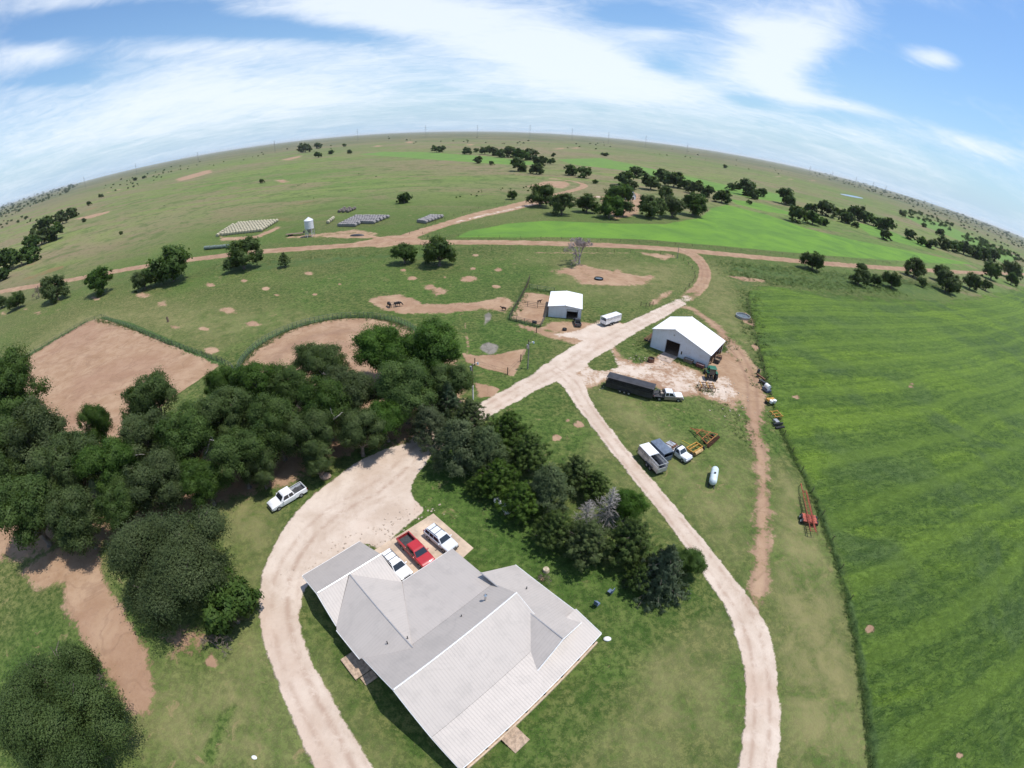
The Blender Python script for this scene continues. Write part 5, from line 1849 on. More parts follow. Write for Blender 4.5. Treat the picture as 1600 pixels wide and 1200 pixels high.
P_WHITE = paint('white', (0.78, 0.78, 0.78))
P_RED = paint('red', (0.42, 0.022, 0.025))
P_SILVER = paint('silver', (0.66, 0.67, 0.69))
P_TAN = paint('tan', (0.26, 0.20, 0.155))
P_DARK = paint('dark', (0.045, 0.047, 0.055))
P_BED = mat('bed_liner', (0.05, 0.052, 0.055), 0.8, var=0.2, vscale=4)
P_LAMP = mat('lamp_glass', (0.75, 0.76, 0.78), 0.12, var=0.03)
P_TAIL = mat('tail_lamp', (0.35, 0.015, 0.012), 0.2, var=0.03)


def wheels(e, xs, half, r=0.38, w=0.26, rim=M_STEEL):
    for x in xs:
        for s in (-1, 1):
            b = MB()
            b.cyl((x, s * (half - w), r), (x, s * half, r), r, n=18)
            t = b.build('wheel', M_BLACK, e, True)
            b = MB()
            b.cyl((x, s * (half - 0.02), r), (x, s * (half + 0.012), r), r * 0.58, r * 0.5, n=12)
            b.build('rim', rim, t, True)


def ringx(x, hw, z0, z1, ch=0.09, tuck=0.05):
    return [(x, -hw + tuck, z0), (x, -hw, z0 + 0.22), (x, -hw, z1 - ch), (x, -hw + ch * 1.2, z1), (x, hw - ch * 1.2, z1), (x, hw, z1 - ch), (x, hw, z0 + 0.22), (x, hw - tuck, z0)]


def pane(name, pts, nrm, e, m=M_GLASS, d=0.012):
    n = Vector(nrm).normalized() * d
    b = MB()
    b.loft([[Vector(p) - n for p in pts], [Vector(p) + n for p in pts]])
    return b.build(name, m, e)


def greenhouse(e, x0, x1, x2, x3, z0, z1, hw0, hw1, body, n_side=2):
    """x0 rear foot, x1 rear roof, x2 front roof, x3 windscreen foot"""
    b = MB()
    xm0, xm1 = (x1 + 0.25), (x2 - 0.25)
    lo = [(x0, -hw0, z0), (x3, -hw0, z0), (x3, hw0, z0), (x0, hw0, z0)]
    mid = [(x1 - (x1 - x0) * .12, -hw1 - .03, z1 - .1), (x2 + (x3 - x2) * .12, -hw1 - .03, z1 - .1), (x2 + (x3 - x2) * .12, hw1 + .03, z1 - .1), (x1 - (x1 - x0) * .12, hw1 + .03, z1 - .1)]
    hi = [(x1 + .05, -hw1 + .07, z1), (x2 - .05, -hw1 + .07, z1), (x2 - .05, hw1 - .07, z1), (x1 + .05, hw1 - .07, z1)]
    b.loft([lo, mid, hi])
    b.build('cab', body, e, False)
    h = z1 - .1 - z0
    wi = lambda x, z: hw0 + (hw1 + .03 - hw0) * (z - z0) / h
    # windscreen and rear glass
    ws = [(x3 - (x3 - x2) * .10, -hw0 + .10, z0 + h * .08), (x3 - (x3 - x2) * .10, hw0 - .10, z0 + h * .08), (x2 + (x3 - x2) * .20, hw1 - .06, z1 - .15), (x2 + (x3 - x2) * .20, -hw1 + .06, z1 - .15)]
    pane('windshield', ws, (h, 0, (x3 - x2)), e, d=0.02)
    rg = [(x0 + (x1 - x0) * .12, hw0 - .14, z0 + h * .15), (x0 + (x1 - x0) * .12, -hw0 + .14, z0 + h * .15), (x1 - (x1 - x0) * .22, -hw1 + .10, z1 - .17), (x1 - (x1 - x0) * .22, hw1 - .10, z1 - .17)]
    pane('rear_window', rg, (-h, 0, max(x1 - x0, .05)), e, d=0.02)
    span = (x2 - x1)
    for s in (-1, 1):
        for k in range(n_side):
            a = x1 + span * k / n_side + 0.07
            c = x1 + span * (k + 1) / n_side - 0.05
            al = a - (0.10 if k == 0 else 0)
            cl = c + ((x3 - x2) * 0.55 if k == n_side - 1 else 0)
            zb, zt = z0 + h * .10, z1 - .17
            q = [(al, s * wi(0, zb), zb), (cl, s * wi(0, zb), zb), (c, s * wi(0, zt), zt), (a, s * wi(0, zt), zt)]
            pane('window', q, (0, s, 0.25), e, d=0.02)


def mirrors(e, x, hw, z, m):
    for s in (-1, 1):
        b = MB()
        b.box((x, s * (hw + 0.12), z), (0.12, 0.24, 0.18), 0.03)
        b.build('mirror', m, e)


def lamps(e, xf, xr, hw, z, zr=None):
    for s in (-1, 1):
        b = MB()
        b.box((xf, s * (hw - 0.22), z), (0.10, 0.36, 0.16), 0.03)
        b.build('headlight', P_LAMP, e)
        b = MB()
        b.box((xr, s * (hw - 0.09), zr or z + .05), (0.08, 0.16, 0.34), 0.02)
        b.build('taillight', P_TAIL, e)


def pickup(p, head, label, body, lower=None, bed=P_BED, bumper=M_CHROME, group=None, cat='pickup truck'):
    e = empty('pickup_truck', p, head, label, cat, group)
    hw = 0.98
    b = MB()
    b.loft([ringx(2.92, .80, .48, .86), ringx(2.80, .93, .40, .98), ringx(2.2, hw, .36, 1.07), ringx(1.3, hw, .36, 1.14), ringx(1.1, hw, .34, 1.15), ringx(-.95, hw, .34, 1.16)])
    b.build('body', lower or body, e, True)
    if lower:
        b = MB()
        b.box((2.05, 0, 1.10), (1.5, 1.72, 0.07), .03)
        b.build('hood', body, e)
    greenhouse(e, -.95, -.80, .62, 1.35, 1.14, 1.88, .93, .74, body)
    b = MB()
    b.box((-1.98, 0, .62), (1.95, 1.5, .12))
    for s in (-1, 1):
        b.box((-1.93, s * .80, 1.19), (1.94, .07, .05))
    b.build('bed', bed, e)
    b = MB()
    for s in (-1, 1):
        b.box((-1.95, s * .885, .80), (2.0, .19, .76), .05)
    b.box((-1.0, 0, .85), (.08, 1.58, .62))
    b.box((-2.02, 0, .47), (1.9, 1.6, .16))
    b.build('bed_side', lower or body, e)
    b = MB()
    b.box((-2.95, 0, .88), (.08, 1.86, .56), .02)
    b.build('tailgate', lower or body, e)
    for x_, w_, h_ in ((2.96, 1.86, .24), (-3.06, 1.80, .18)):
        b = MB()
        b.box((x_, 0, .52), (.16, w_, h_), .045)
        b.build('bumper', bumper, e)
    b = MB()
    b.box((2.93, 0, .78), (.06, 1.06, .22), .02)
    b.build('grille', M_DARKM, e)
    wheels(e, (1.95, -1.85), hw + .02)
    lamps(e, 2.87, -2.98, hw, .80, .92)
    mirrors(e, 1.0, .95, 1.28, body)
    return e


def suv(p, head, label, body, L=4.75, group=None):
    e = empty('suv', p, head, label, 'SUV', group)
    hw = .93
    b = MB()
    b.loft([ringx(2.36, .74, .46, .80), ringx(2.24, .88, .36, .93), ringx(1.5, hw, .32, 1.03), ringx(.9, hw, .30, 1.08), ringx(-2.1, hw, .30, 1.12), ringx(-2.34, .86, .40, 1.06)])
    b.build('body', body, e, True)
    greenhouse(e, -2.25, -1.92, .35, 1.12, 1.06, 1.70, .88, .68, body, 3)
    b = MB()
    for s in (-1, 1):
        b.path([(-1.7, s * .62, 1.74), (.2, s * .62, 1.74)], .025, 5)
    for x in (-1.25, -.35):
        b.path([(x, -.66, 1.77), (x, .66, 1.77)], .035, 5)
    b.build('roof_rack', M_DARKM, e)
    for x_ in (2.36, -2.38):
        b = MB()
        b.box((x_, 0, .51), (.14, 1.7, .25), .06)
        b.build('bumper', M_DARKM, e)
    b = MB()
    b.box((2.345, 0, .74), (.06, .9, .18), .02)
    b.build('grille', M_DARKM, e)
    wheels(e, (1.45, -1.38), hw + .02, .35, .23)
    lamps(e, 2.26, -2.30, .90, .82, .98)
    mirrors(e, .82, .90, 1.14, body)
    return e


VH = HA - math.pi / 2
def at(px, py, z=0.8):
    p = G(px, py, z)
    return Vector((p.x, p.y, 0))


pickup(at(448, 775.5), math.atan2(-4.1, -3.2), 'white pickup truck with a dark bed parked on grass by the loop drive', P_WHITE)
def lift(v, z=0.09):
    return Vector((v.x, v.y, z))


pickup(lift(at(650.5, 860, .9)), VH - 0.03, 'red pickup truck with a black bed parked on the concrete slab', P_RED, bumper=M_CHROME)
suv(lift(at(688.5, 840.5, .9)), VH + 0.05, 'silver white SUV with black roof rack bars on the outer edge of the concrete slab', P_SILVER)
suv(lift(at(617.8, 882, .9)), VH + 0.02, 'white SUV tucked against the grey garage roof on the concrete slab', P_WHITE)


def stock_trailer(name, p, head, label, L, W, H, body, roof_m, open_rear=0.0, cat='trailer', nose=True, slats=True):
    """box trailer, x forward; open_rear = share of the roof left open at the back"""
    e = empty(name, p, head, label, cat)
    x0, x1 = -L / 2, L / 2
    zb = 0.62
    b = MB()
    b.box((0, 0, zb), (L, W, .14))
    b.build('floor', M_DARKM, e)
    T = .06
    b = MB()
    Hs = H
    for s in (-1, 1):
        b.box((0, s * (W / 2 - T / 2), zb + .07 + (Hs - zb) * .25), (L, T, (Hs - zb) * .5))
        if slats:
            for k in range(2):
                b.box((0, s * (W / 2 - T / 2), zb + (Hs - zb) * (.66 + .2 * k)), (L, T, (Hs - zb) * .10))
            n = max(3, int(L / 1.2))
            for k in range(n + 1):
                b.box((x0 + .04 + (L - .08) * k / n, s * (W / 2 + .01), (zb + Hs) / 2), (.07, .07, Hs - zb))
        else:
            b.box((0, s * (W / 2 - T / 2), zb + .07 + (Hs - zb) * .74), (L, T, (Hs - zb) * .46))
    b.box((x1 - T / 2, 0, (zb + Hs) / 2), (T, W - 2 * T - .01, Hs - zb))
    b.build('side_wall', body, e)
    b = MB()
    b.box((x0 + T / 2, 0, zb + (Hs - zb) * .28), (T, W - 2 * T - .01, (Hs - zb) * .55))
    b.build('tail_gate', body, e)
    xr = x0 + L * open_rear
    sec = lambda x: [(x, -W / 2 - .02, Hs), (x, -W / 2 - .02, Hs + .04), (x, -W * .3, Hs + .15), (x, W * .3, Hs + .15), (x, W / 2 + .02, Hs + .04), (x, W / 2 + .02, Hs)]
    b = MB()
    secs = [sec(xr), sec(x1 - .25)]
    nosec = [(x1 + .06, y, z - (.10 if z > Hs + .05 else 0)) for _, y, z in sec(x1)]
    b.loft(secs + [nosec])
    b.build('roof', roof_m, e)
    if open_rear:
        b = MB()
        for s in (-1, 1):
            b.box(((x0 + xr) / 2, s * (W / 2 - .03), Hs + .02), (xr - x0, .08, .08))
        b.box((x0 + .04, 0, Hs + .02), (.08, W - .2, .08))
        b.build('top_rail', body, e)
    if nose:
        b = MB()
        b.path([(x1, -.5, .6), (x1 + 1.2, 0, .62)], .06, 5)
        b.path([(x1, .5, .6), (x1 + 1.2, 0, .62)], .06, 5)
        b.path([(x1 + 1.15, 0, .62), (x1 + 1.15, 0, .05)], .05, 5)
        b.build('hitch', M_DARKM, e)
    ax = (-.55, .35) if L < 8 else (-.9, 0.0, .9)
    wheels(e, [x - L * .08 for x in ax], W / 2 + .12, .36, .22)
    for s in (-1, 1):
        b = MB()
        b.box((-.08 * L - .1 * (L < 8), s * (W / 2 + .06), .82), (len(ax) * .92, .26, .06))
        b.build('fender', M_DARKM, e)
    return e


M_ALU = mat('aluminium_panel', (0.50, 0.50, 0.50), 0.42, metal=0.4, var=0.12, vscale=1.5)
M_TARP = mat('black_tarp', (0.035, 0.034, 0.038), 0.55, var=0.2, vscale=1.0, bump=0.3, bscale=2)
M_SLATE = mat('slate_paint', (0.12, 0.15, 0.20), 0.5, var=0.15, vscale=1.5)
# white and grey stock trailers parked on the mown grass
r0, r1 = G(1015, 742.5), G(1031.3, 738.8)
d = Vector((-(r1 - r0).y, (r1 - r0).x, 0)).normalized()
h0 = math.atan2(d.y, d.x)
stock_trailer('stock_trailer', (r0 + r1) / 2 + d * 2.25 + Vector((.5, 0, 0)), h0 + .10, 'white stock trailer with an open topped rear half beside the branch drive', 5.3, 1.85, 2.2, M_ALU, P_WHITE, 0.46)
r0, r1 = G(1032.5, 727.5), G(1047.5, 722.5)
d = Vector((-(r1 - r0).y, (r1 - r0).x, 0)).normalized()
stock_trailer('box_trailer', (r0 + r1) / 2 + d * 1.75, math.atan2(d.y, d.x) + .02, 'slate blue covered trailer between white trailer and flatbed pickup', 3.6, 1.9, 2.25, M_SLATE, M_SLATE, 0, slats=False)
stock_trailer('livestock_trailer', G(953.5, 505.5), math.atan2(4.2, 5.9) + .05, 'white livestock trailer on the grass right of the small barn', 6.0, 2.0, 2.35, P_WHITE, P_WHITE, 0.0)
ta, tb = G(948, 607.5), G(1019, 627)
td = (tb - ta).normalized()
stock_trailer('covered_trailer', ta.lerp(tb, .47) + Vector((td.y, -td.x, 0)) * -1.1, math.atan2(td.y, td.x), 'long black tarped trailer hitched to the flatbed truck', 9.4, 2.4, 2.55, M_TARP, M_TARP, 0.0, slats=True, nose=False)
TRH = math.atan2(td.y, td.x)
b = MB()


def flatbed_truck(p, head, label, body, lower, name='flatbed_truck', crew=True, load=None, sc=1.0):
    e = empty(name, p, head, label, 'flatbed truck')
    hw = .98
    xb = -.9 if crew else -.1
    b = MB()
    b.loft([ringx(2.92, .80, .48, .90), ringx(2.80, .93, .40, 1.02), ringx(2.2, hw, .36, 1.12), ringx(1.3, hw, .36, 1.18), ringx(1.1, hw, .34, 1.18), ringx(xb, hw, .34, 1.18)])
    b.build('body', lower, e, True)
    b = MB()
    b.box((2.05, 0, 1.15), (1.5, 1.74, .07), .03)
    b.build('hood', body, e)
    greenhouse(e, xb, xb + .12, .62, 1.35, 1.16, 1.95, .94, .76, body, 2 if crew else 1)
    b = MB()
    b.box(((xb - 3.1) / 2 - .06, 0, .98), (3.0 + xb, 2.25, .12))
    b.build('flatbed', P_BED if crew else M_ALU, e)
    b = MB()
    b.box((xb - .16, 0, 1.4), (.1, 2.0, .9))
    b.build('headache_rack', M_DARKM, e)
    b = MB()
    b.box((2.96, 0, .55), (.18, 1.9, .3), .05)
    b.build('bumper', M_DARKM, e)
    b = MB()
    b.box((-.8, 0, .55), (4.4, .8, .2))
    b.build('chassis', M_DARKM, e)
    wheels(e, (1.95, -1.9), hw + .04, .40)
    lamps(e, 2.87, -3.02, hw, .85, .9)
    mirrors(e, 1.0, .98, 1.34, M_DARKM)
    if load == 'gooseneck':
        b = MB()
        b.box((-1.35, -.35, 1.3), (.7, .6, .5), .05)
        b.box((-1.3, .55, 1.25), (.5, .5, .4), .05)
        b.build('toolbox', mat('tan_gear', (0.34, 0.28, 0.22), 0.8, var=0.2), e)
    if load == 'arms':
        b = MB()
        for s in (-.7, .7):
            b.path([(-.7, s, 1.1), (-1.5, s, 1.5), (-2.9, s, 1.25)], .08, 5)
        b.cyl((-1.2, -.5, 1.25), (-1.2, .5, 1.25), .22, n=10)
        b.build('bale_arm', M_RUST, e)
    return e


fa, fb = G(1027, 626), G(1062, 628.5)
tr = flatbed_truck(fa.lerp(fb, .5) + Vector((0, .9, 0)), math.atan2((fb - fa).y, (fb - fa).x), 'white and tan crew cab flatbed truck pulling the long black trailer', P_WHITE, P_TAN, load='gooseneck')
# gooseneck of the black trailer belongs to the trailer
cov = bpy.data.objects['covered_trailer']
inv = cov.matrix_basis.inverted()
tq = tr.matrix_basis @ Vector((-1.9, 0, 1.25))
q = inv @ tq
b = MB()
b.path([(4.6, -.7, 1.9), (5.1, -.3, 2.1), (q.x, q.y, 1.9), (q.x, q.y, 1.1)], .09, 6)
b.path([(4.6, .7, 1.9), (5.1, .3, 2.1), (q.x, q.y, 1.9)], .09, 6)
b.build('gooseneck', M_DARKM, cov)
fa, fb = G(1043, 701), G(1070, 720.5)
bt = flatbed_truck(fa.lerp(fb, .50) + Vector((.2, 0, 0)), math.atan2((fb - fa).y, (fb - fa).x), 'white single cab pickup with rusty bale arms, right of the slate trailer', P_WHITE, P_SILVER, name='bale_truck', crew=False, load='arms')
bt.scale = (.84, .9, .9)
utv = pickup(G(901.5, 506.5), math.pi / 2 + .05, 'dark pickup truck backed out before the small barn door', P_DARK, bumper=M_DARKM)
utv.scale = (.72, .80, .85)
M_LIVES = None

# ------------------------------------------------------------------ tank and implements
M_TANKW = mat('tank_paint', (0.56, 0.64, 0.66), 0.35, var=0.08, vscale=1.5)
a_, b_ = G(1115, 738.5), G(1110.5, 763)
ax = (b_ - a_)
e = empty('propane_tank', a_.lerp(b_, .5), math.atan2(ax.y, ax.x), 'pale blue white cylindrical tank on skids in the open grass', 'tank')
b = MB()
r_ = .62
secs = []
for x, k in ((-2.0, .12), (-1.93, .5), (-1.78, .82), (-1.5, 1), (1.5, 1), (1.78, .82), (1.93, .5), (2.0, .12)):
    secs.append([(x, r_ * k * math.cos(t * math.pi / 10), 1.0 + r_ * k * math.sin(t * math.pi / 10)) for t in range(20)])
b.loft(secs)
b.build('tank_shell', M_TANKW, e, True)
b = MB()
b.cyl((.15, 0, 1.6), (.15, 0, 1.78), .17, n=12)
b.build('valve_cap', M_DARKM, e)
b = MB()
for x in (-1.2, 1.2):
    b.box((x, 0, .25), (.16, 1.1, .5))
for s in (-.45, .45):
    b.box((0, s, .06), (4.0, .12, .12))
b.build('skid', M_DARKM, e)

M_YEL = mat('implement_yellow', (0.50, 0.26, 0.045), 0.55, var=0.2, vscale=3)
M_ORG = mat('implement_orange', (0.36, 0.15, 0.045), 0.6, var=0.25, vscale=3)
# chisel plough: triangular open frame with shanks
pt, pl, pr = G(1077, 672), G(1098, 694.5), G(1127, 689)
cen = (pl + pr) / 2
ax = pt - cen
e = empty('chisel_plough', cen, math.atan2(ax.y, ax.x), 'orange triangular frame plough lying beyond the small yellow implement', 'plough')
wd, ln = (pr - pl).length, ax.length
b = MB()
z = .75
b.path([(.2, -wd / 2, z), (.2, wd / 2, z)], .10, 4)
b.path([(1.5, -wd * .40, z), (1.5, wd * .40, z)], .09, 4)
b.path([(ln * .62, -wd * .24, z), (ln * .62, wd * .24, z)], .09, 4)
b.path([(.2, -wd / 2, z), (ln * .78, -.25, z)], .10, 4)
b.path([(.2, wd / 2, z), (ln * .78, .25, z)], .10, 4)
b.path([(.2, -.5, z), (ln * .62, -.5, z)], .08, 4)
b.path([(.2, .6, z), (1.5, .6, z)], .08, 4)
b.path([(ln * .62, -wd * .24, z + .3), (.2, wd * .2, z + .3)], .06, 4)
b.build('frame', M_ORG, e)
b = MB()
b.path([(ln * .62, -.3, z), (ln * 1.0, 0, .5)], .08, 4)
b.path([(ln * .62, .3, z), (ln * 1.0, 0, .5)], .08, 4)
b.build('drawbar', M_ORG, e)
for x, k in ((.15, 9), (1.5, 6), (ln * .62, 3)):
    for i in range(k):
        y = (-.5 + i / (k - 1)) * wd * (1 if x < 1 else (.8 if x < 2 else .48))
        b = MB()
        b.path([(x, y, z), (x - .3, y, .35), (x - .1, y, .02)], .045, 4)
        b.build('shank', M_RUST, e)
for y in (-wd * .33, wd * .33):
    b = MB()
    b.cyl((.8, y - .12, .35), (.8, y + .12, .35), .35, n=14)
    b.build('wheel', M_BLACK, e)
for k in range(12):
    b = MB()
    b.cyl((-.15, -wd / 2 + wd * k / 11.5, .3), (-.15, -wd / 2 + wd * k / 11.5 + .06, .3), .30, n=12)
    b.build('disc', M_RUST, e)

# small yellow box scraper with a roller and wheels
pt, pl, pr = G(1067.5, 694), G(1075, 708), G(1094, 704)
cen = (pl + pr) / 2
ax = pt - cen
e = empty('box_scraper', cen, math.atan2(ax.y, ax.x), 'small yellow wheeled implement with drawbar beside the bale pickup', 'implement')
b = MB()
for y in (-1.35, 1.35):
    b.box((.2, y, .75), (1.4, .12, .45))
for x in (-.5, .35, .9):
    b.box((x, 0, .8), (.14, 2.7, .22))
b.build('frame', M_YEL, e)
b = MB()
b.path([(.9, 0, .8), (2.9, 0, .55)], .08, 5)
b.build('drawbar', mat('pale_yellow', (0.50, 0.42, 0.06), .6, var=.1), e)
b = MB()
b.cyl((-.75, -1.0, .5), (-.75, 1.0, .5), .32, n=16)
b.build('roller', mat('tan_roller', (0.50, 0.33, 0.14), .7, var=.2), e, True)
wheels(e, (-.5,), 1.72, .42, .24, M_TRIMW)

# long red wheeled harrow along the field fence
h0, h1 = G(1249.5, 757.5), G(1266.5, 838)
ax = h0 - h1
ln = ax.length
e = empty('folded_harrow', h1, math.atan2(ax.y, ax.x), 'long folded red implement with black wheels parked along the field edge', 'implement')
M_RED = mat('implement_red', (0.40, 0.085, 0.05), .6, var=.22, vscale=3)
b = MB()
for y, z in ((-.45, 1.0), (.45, 1.0), (0, 1.45)):
    b.path([(0, y, z), (ln * .74, y * .8, z)], .075, 4)
for k in range(12):
    x = ln * .74 * k / 11
    b.path([(x, -.45, 1.0), (x, 0, 1.45), (x, .45, 1.0), (x, -.45, 1.0)], .035, 4)
b.build('frame', M_RED, e)
b = MB()
b.path([(ln * .74, 0, 1.0), (ln * .80, .25, .8), (ln * .98, 0, .5)], .08, 5)
b.path([(ln * .98, 0, .5), (ln * .98, 0, .02)], .06, 5)
b.build('drawbar', M_RED, e)
for k in range(22):
    x = ln * .72 * k / 21
    for s in (-1, 1):
        b = MB()
        b.path([(x, s * .45, 1.0), (x + .1, s * .85, .75), (x + .05, s * .95, .3)], .03, 3)
        b.build('tine', M_RUST, e)
for x in (ln * .22, ln * .30):
    for s in (-1, 1):
        b = MB()
        b.cyl((x, s * 1.1, .42), (x, s * 1.4, .42), .42, n=14)
        w_ = b.build('wheel', M_BLACK, e, True)
        b = MB()
        b.cyl((x, s * 1.39, .42), (x, s * 1.42, .42), .2, n=10)
        b.build('rim', M_TRIMW, w_)
b = MB()
b.box((ln * .26, 0, .7), (1.7, 2.3, .16))
b.build('axle_frame', M_RED, e)
# ------------------------------------------------------------------ fences, poles, animals, gear
M_PIPE = mat('fence_pipe', (0.075, 0.085, 0.078), 0.7, var=0.25)
M_GPIPE = mat('green_panel', (0.10, 0.135, 0.11), 0.6, var=0.2)
M_POST = mat('fence_post', (0.085, 0.06, 0.045), 0.9, var=0.3, vscale=4)


def fence(name, label, pts, step, h, rails, pr, rr, m, closed_world=None):
    P = closed_world if closed_world is not None else [G(*q) for q in pts]
    o = P[0]
    e = empty(name, (o.x, o.y, 0), 0, label, 'fence')
    # walk the line
    segs = [(P[i], P[i + 1]) for i in range(len(P) - 1)]
    tot = sum((b - a).length for a, b in segs)
    n = min(99, max(2, int(tot / step) + 1))
    stops = []
    for k in range(n):
        s = tot * k / (n - 1)
        for a, b in segs:
            L = (b - a).length
            if s <= L + 1e-6:
                stops.append(a.lerp(b, min(1, s / L)))
                break
            s -= L
    pm = None
    for q in stops:
        if pm is None:
            b = MB()
            b.cyl((0, 0, -.05), (0, 0, h), pr, n=6)
            po = b.build('post', m, e)
            pm = po.data
        else:
            po = link_mesh('post', pm, e)
        po.location = (q.x - o.x, q.y - o.y, 0)
    for z in rails:
        b = MB()
        b.path([(q.x - o.x, q.y - o.y, z) for q in stops], rr, 4)
        b.build('rail', m, e)
    return e


fence('arena_fence', 'pipe fence on the upper left side of the square dirt arena', [(2, 586), (136, 505), (160, 497)], 2.6, 1.5, (0.5, 0.95, 1.42), .06, .035, M_PIPE)
fence('arena_fence', 'pipe fence on the upper right side of the square dirt arena', [(160, 497), (212, 516), (258, 536), (305, 553), (348, 568)], 2.2, 1.55, (0.5, 0.95, 1.45), .06, .035, M_PIPE)
arc_pts = []
a0, a1 = [math.atan2(w[1] - ARC_C[1], w[0] - ARC_C[0]) for w in (W([(368, 588)])[0], W([(640, 522)])[0])]
if a0 < 0:
    a0 += 2 * math.pi
for k in range(49):
    a = a0 + (a1 - a0) * k / 48
    arc_pts.append(Vector((ARC_C[0] + ARC_R * math.cos(a), ARC_C[1] + ARC_R * math.sin(a), 0)))
fence('round_fence', 'curved green panel fence around the round dirt arena', None, 1.2, 1.75, (0.35, 0.8, 1.25, 1.7), .055, .035, M_GPIPE, arc_pts)
fence('lane_fence', 'short fence joining the square and round arenas behind the slim tree', [(348, 568), (362, 575), (370, 588)], 1.5, 1.5, (.5, 1.0, 1.45), .06, .035, M_PIPE)
fence('pen_fence', 'tall post fence on the west side of the cattle pens', [(827.5, 436), (824, 448), (815, 466), (805, 482), (796, 500)], 2.0, 1.6, (.5, 1.0, 1.5), .07, .04, M_POST)
fence('pen_fence', 'front pipe fence of the lower cattle pen', [(796, 500), (812, 505), (829, 509), (845, 512)], 1.8, 1.6, (.4, .8, 1.2, 1.55), .07, .045, M_PIPE)
fence('pen_fence', 'fence from the lower pen corner up to the small barn', [(845, 512), (850, 502), (856, 490)], 2.4, 1.6, (.5, 1.0, 1.5), .07, .04, M_PIPE)
fence('pen_fence', 'fence dividing the two cattle pens', [(808, 477), (830, 479), (844, 482), (856, 482)], 2.4, 1.5, (.5, 1.0, 1.45), .07, .04, M_PIPE)
fence('pen_fence', 'back fence of the upper cattle pen behind the small barn', [(827, 451), (845, 454), (866, 457)], 2.4, 1.5, (.5, 1.0, 1.45), .07, .04, M_GPIPE)
fence('trap_fence', 'sparse post fence along the bare dirt trap by the drive', [(742, 571), (785, 583.5), (802, 588), (806.5, 580), (822, 547), (835, 526), (838, 520)], 6.5, 1.7, (.6, 1.2), .11, .014, M_POST)
fence('wire_fence', 'thin wire fence south of the county road, left of the bare tree', [(655, 391), (720, 391.5), (800, 391.5), (880, 392.5), (985, 395)], 7, 1.3, (.5, .9, 1.2), .07, .012, M_POST)
fence('wire_fence', 'wire fence curving round the corner of the drive mouth', [(1032, 397), (1042, 397.5), (1070, 408), (1085, 425), (1086, 438), (1070, 455)], 6, 1.3, (.5, .9, 1.2), .08, .012, M_POST)
fence('wire_fence', 'wire fence north of the county road along the hay field', [(660, 366), (700, 370), (800, 373), (920, 375.5), (1050, 383), (1200, 397), (1400, 413)], 9, 1.3, (.5, .9, 1.2), .07, .012, M_POST)
fence('wire_fence', 'wire fence along the north edge of the side road', [(640, 366), (668, 352), (700, 341), (745, 327), (800, 315)], 9, 1.3, (.5, .9, 1.2), .08, .012, M_POST)
fence('stub_fence', 'short leaning fence stub near the white livestock trailer', [(1001, 478), (1010, 480), (1020, 477.5)], 1.3, 1.3, (.5, 1.0), .08, .04, M_POST)
fence('field_fence', 'old wire fence along the tall weeds of the crop field edge', [(1166, 470), (1176, 515), (1189, 565), (1199, 605), (1212, 645), (1228, 688), (1254, 740), (1283, 803), (1307, 870), (1327, 938)], 5, 1.2, (.5, .9, 1.15), .06, .010, M_POST)


def height_over(base, top):
    """height of a vertical pole from its foot and head pixels"""
    p = G(*base)
    best = (1e9, 1)
    for k in range(10, 1400):
        z = k * 0.05
        q = G(top[0], top[1], z)
        d = (q.xy - p.xy).length
        if d < best[0]:
            best = (d, z)
    return p, best[1]


def pole(base, top, label, lamp=True, two_tone=False):
    p, h = height_over(base, top)
    h = max(5.0, min(h, 12))
    e = empty('light_pole', p, 0.4, label, 'light pole')
    b = MB()
    b.cyl((0, 0, -.1), (0, 0, h), .13, .09, n=10)
    b.build('pole', M_WOOD if two_tone else mat('grey_pole', (0.24, 0.23, 0.21), .9, var=.2), e, True)
    if lamp:
        b = MB()
        b.path([(0, 0, h - .3), (.6, 0, h), (1.0, 0, h)], .04, 5)
        b.build('arm', M_STEEL, e)
        b = MB()
        b.cyl((1.0, 0, h - .28), (1.0, 0, h + .06), .24, .12, n=12)
        b.build('lamp', M_CHROME, e, True)
        b = MB()
        b.cyl((-.28, 0, h - 1.3), (-.28, 0, h - .5), .2, n=12)
        b.build('transformer', M_STEEL, e, True)
    if two_tone:
        b = MB()
        b.cyl((0, 0, 0), (0, 0, h * .4), .15, n=10)
        b.build('sleeve', M_TRIMW, e, True)
    return e


pole((824.5, 576.5), (828.5, 535), 'grey light pole with a lamp and transformer beside the bare dirt trap')
pole((739, 624), (737, 568), 'wooden pole with a white sleeve at the right edge of the elms', True, True)
pole((1058, 404), (1058, 397), 'short signless pole at the mouth of the gravel drive', False)


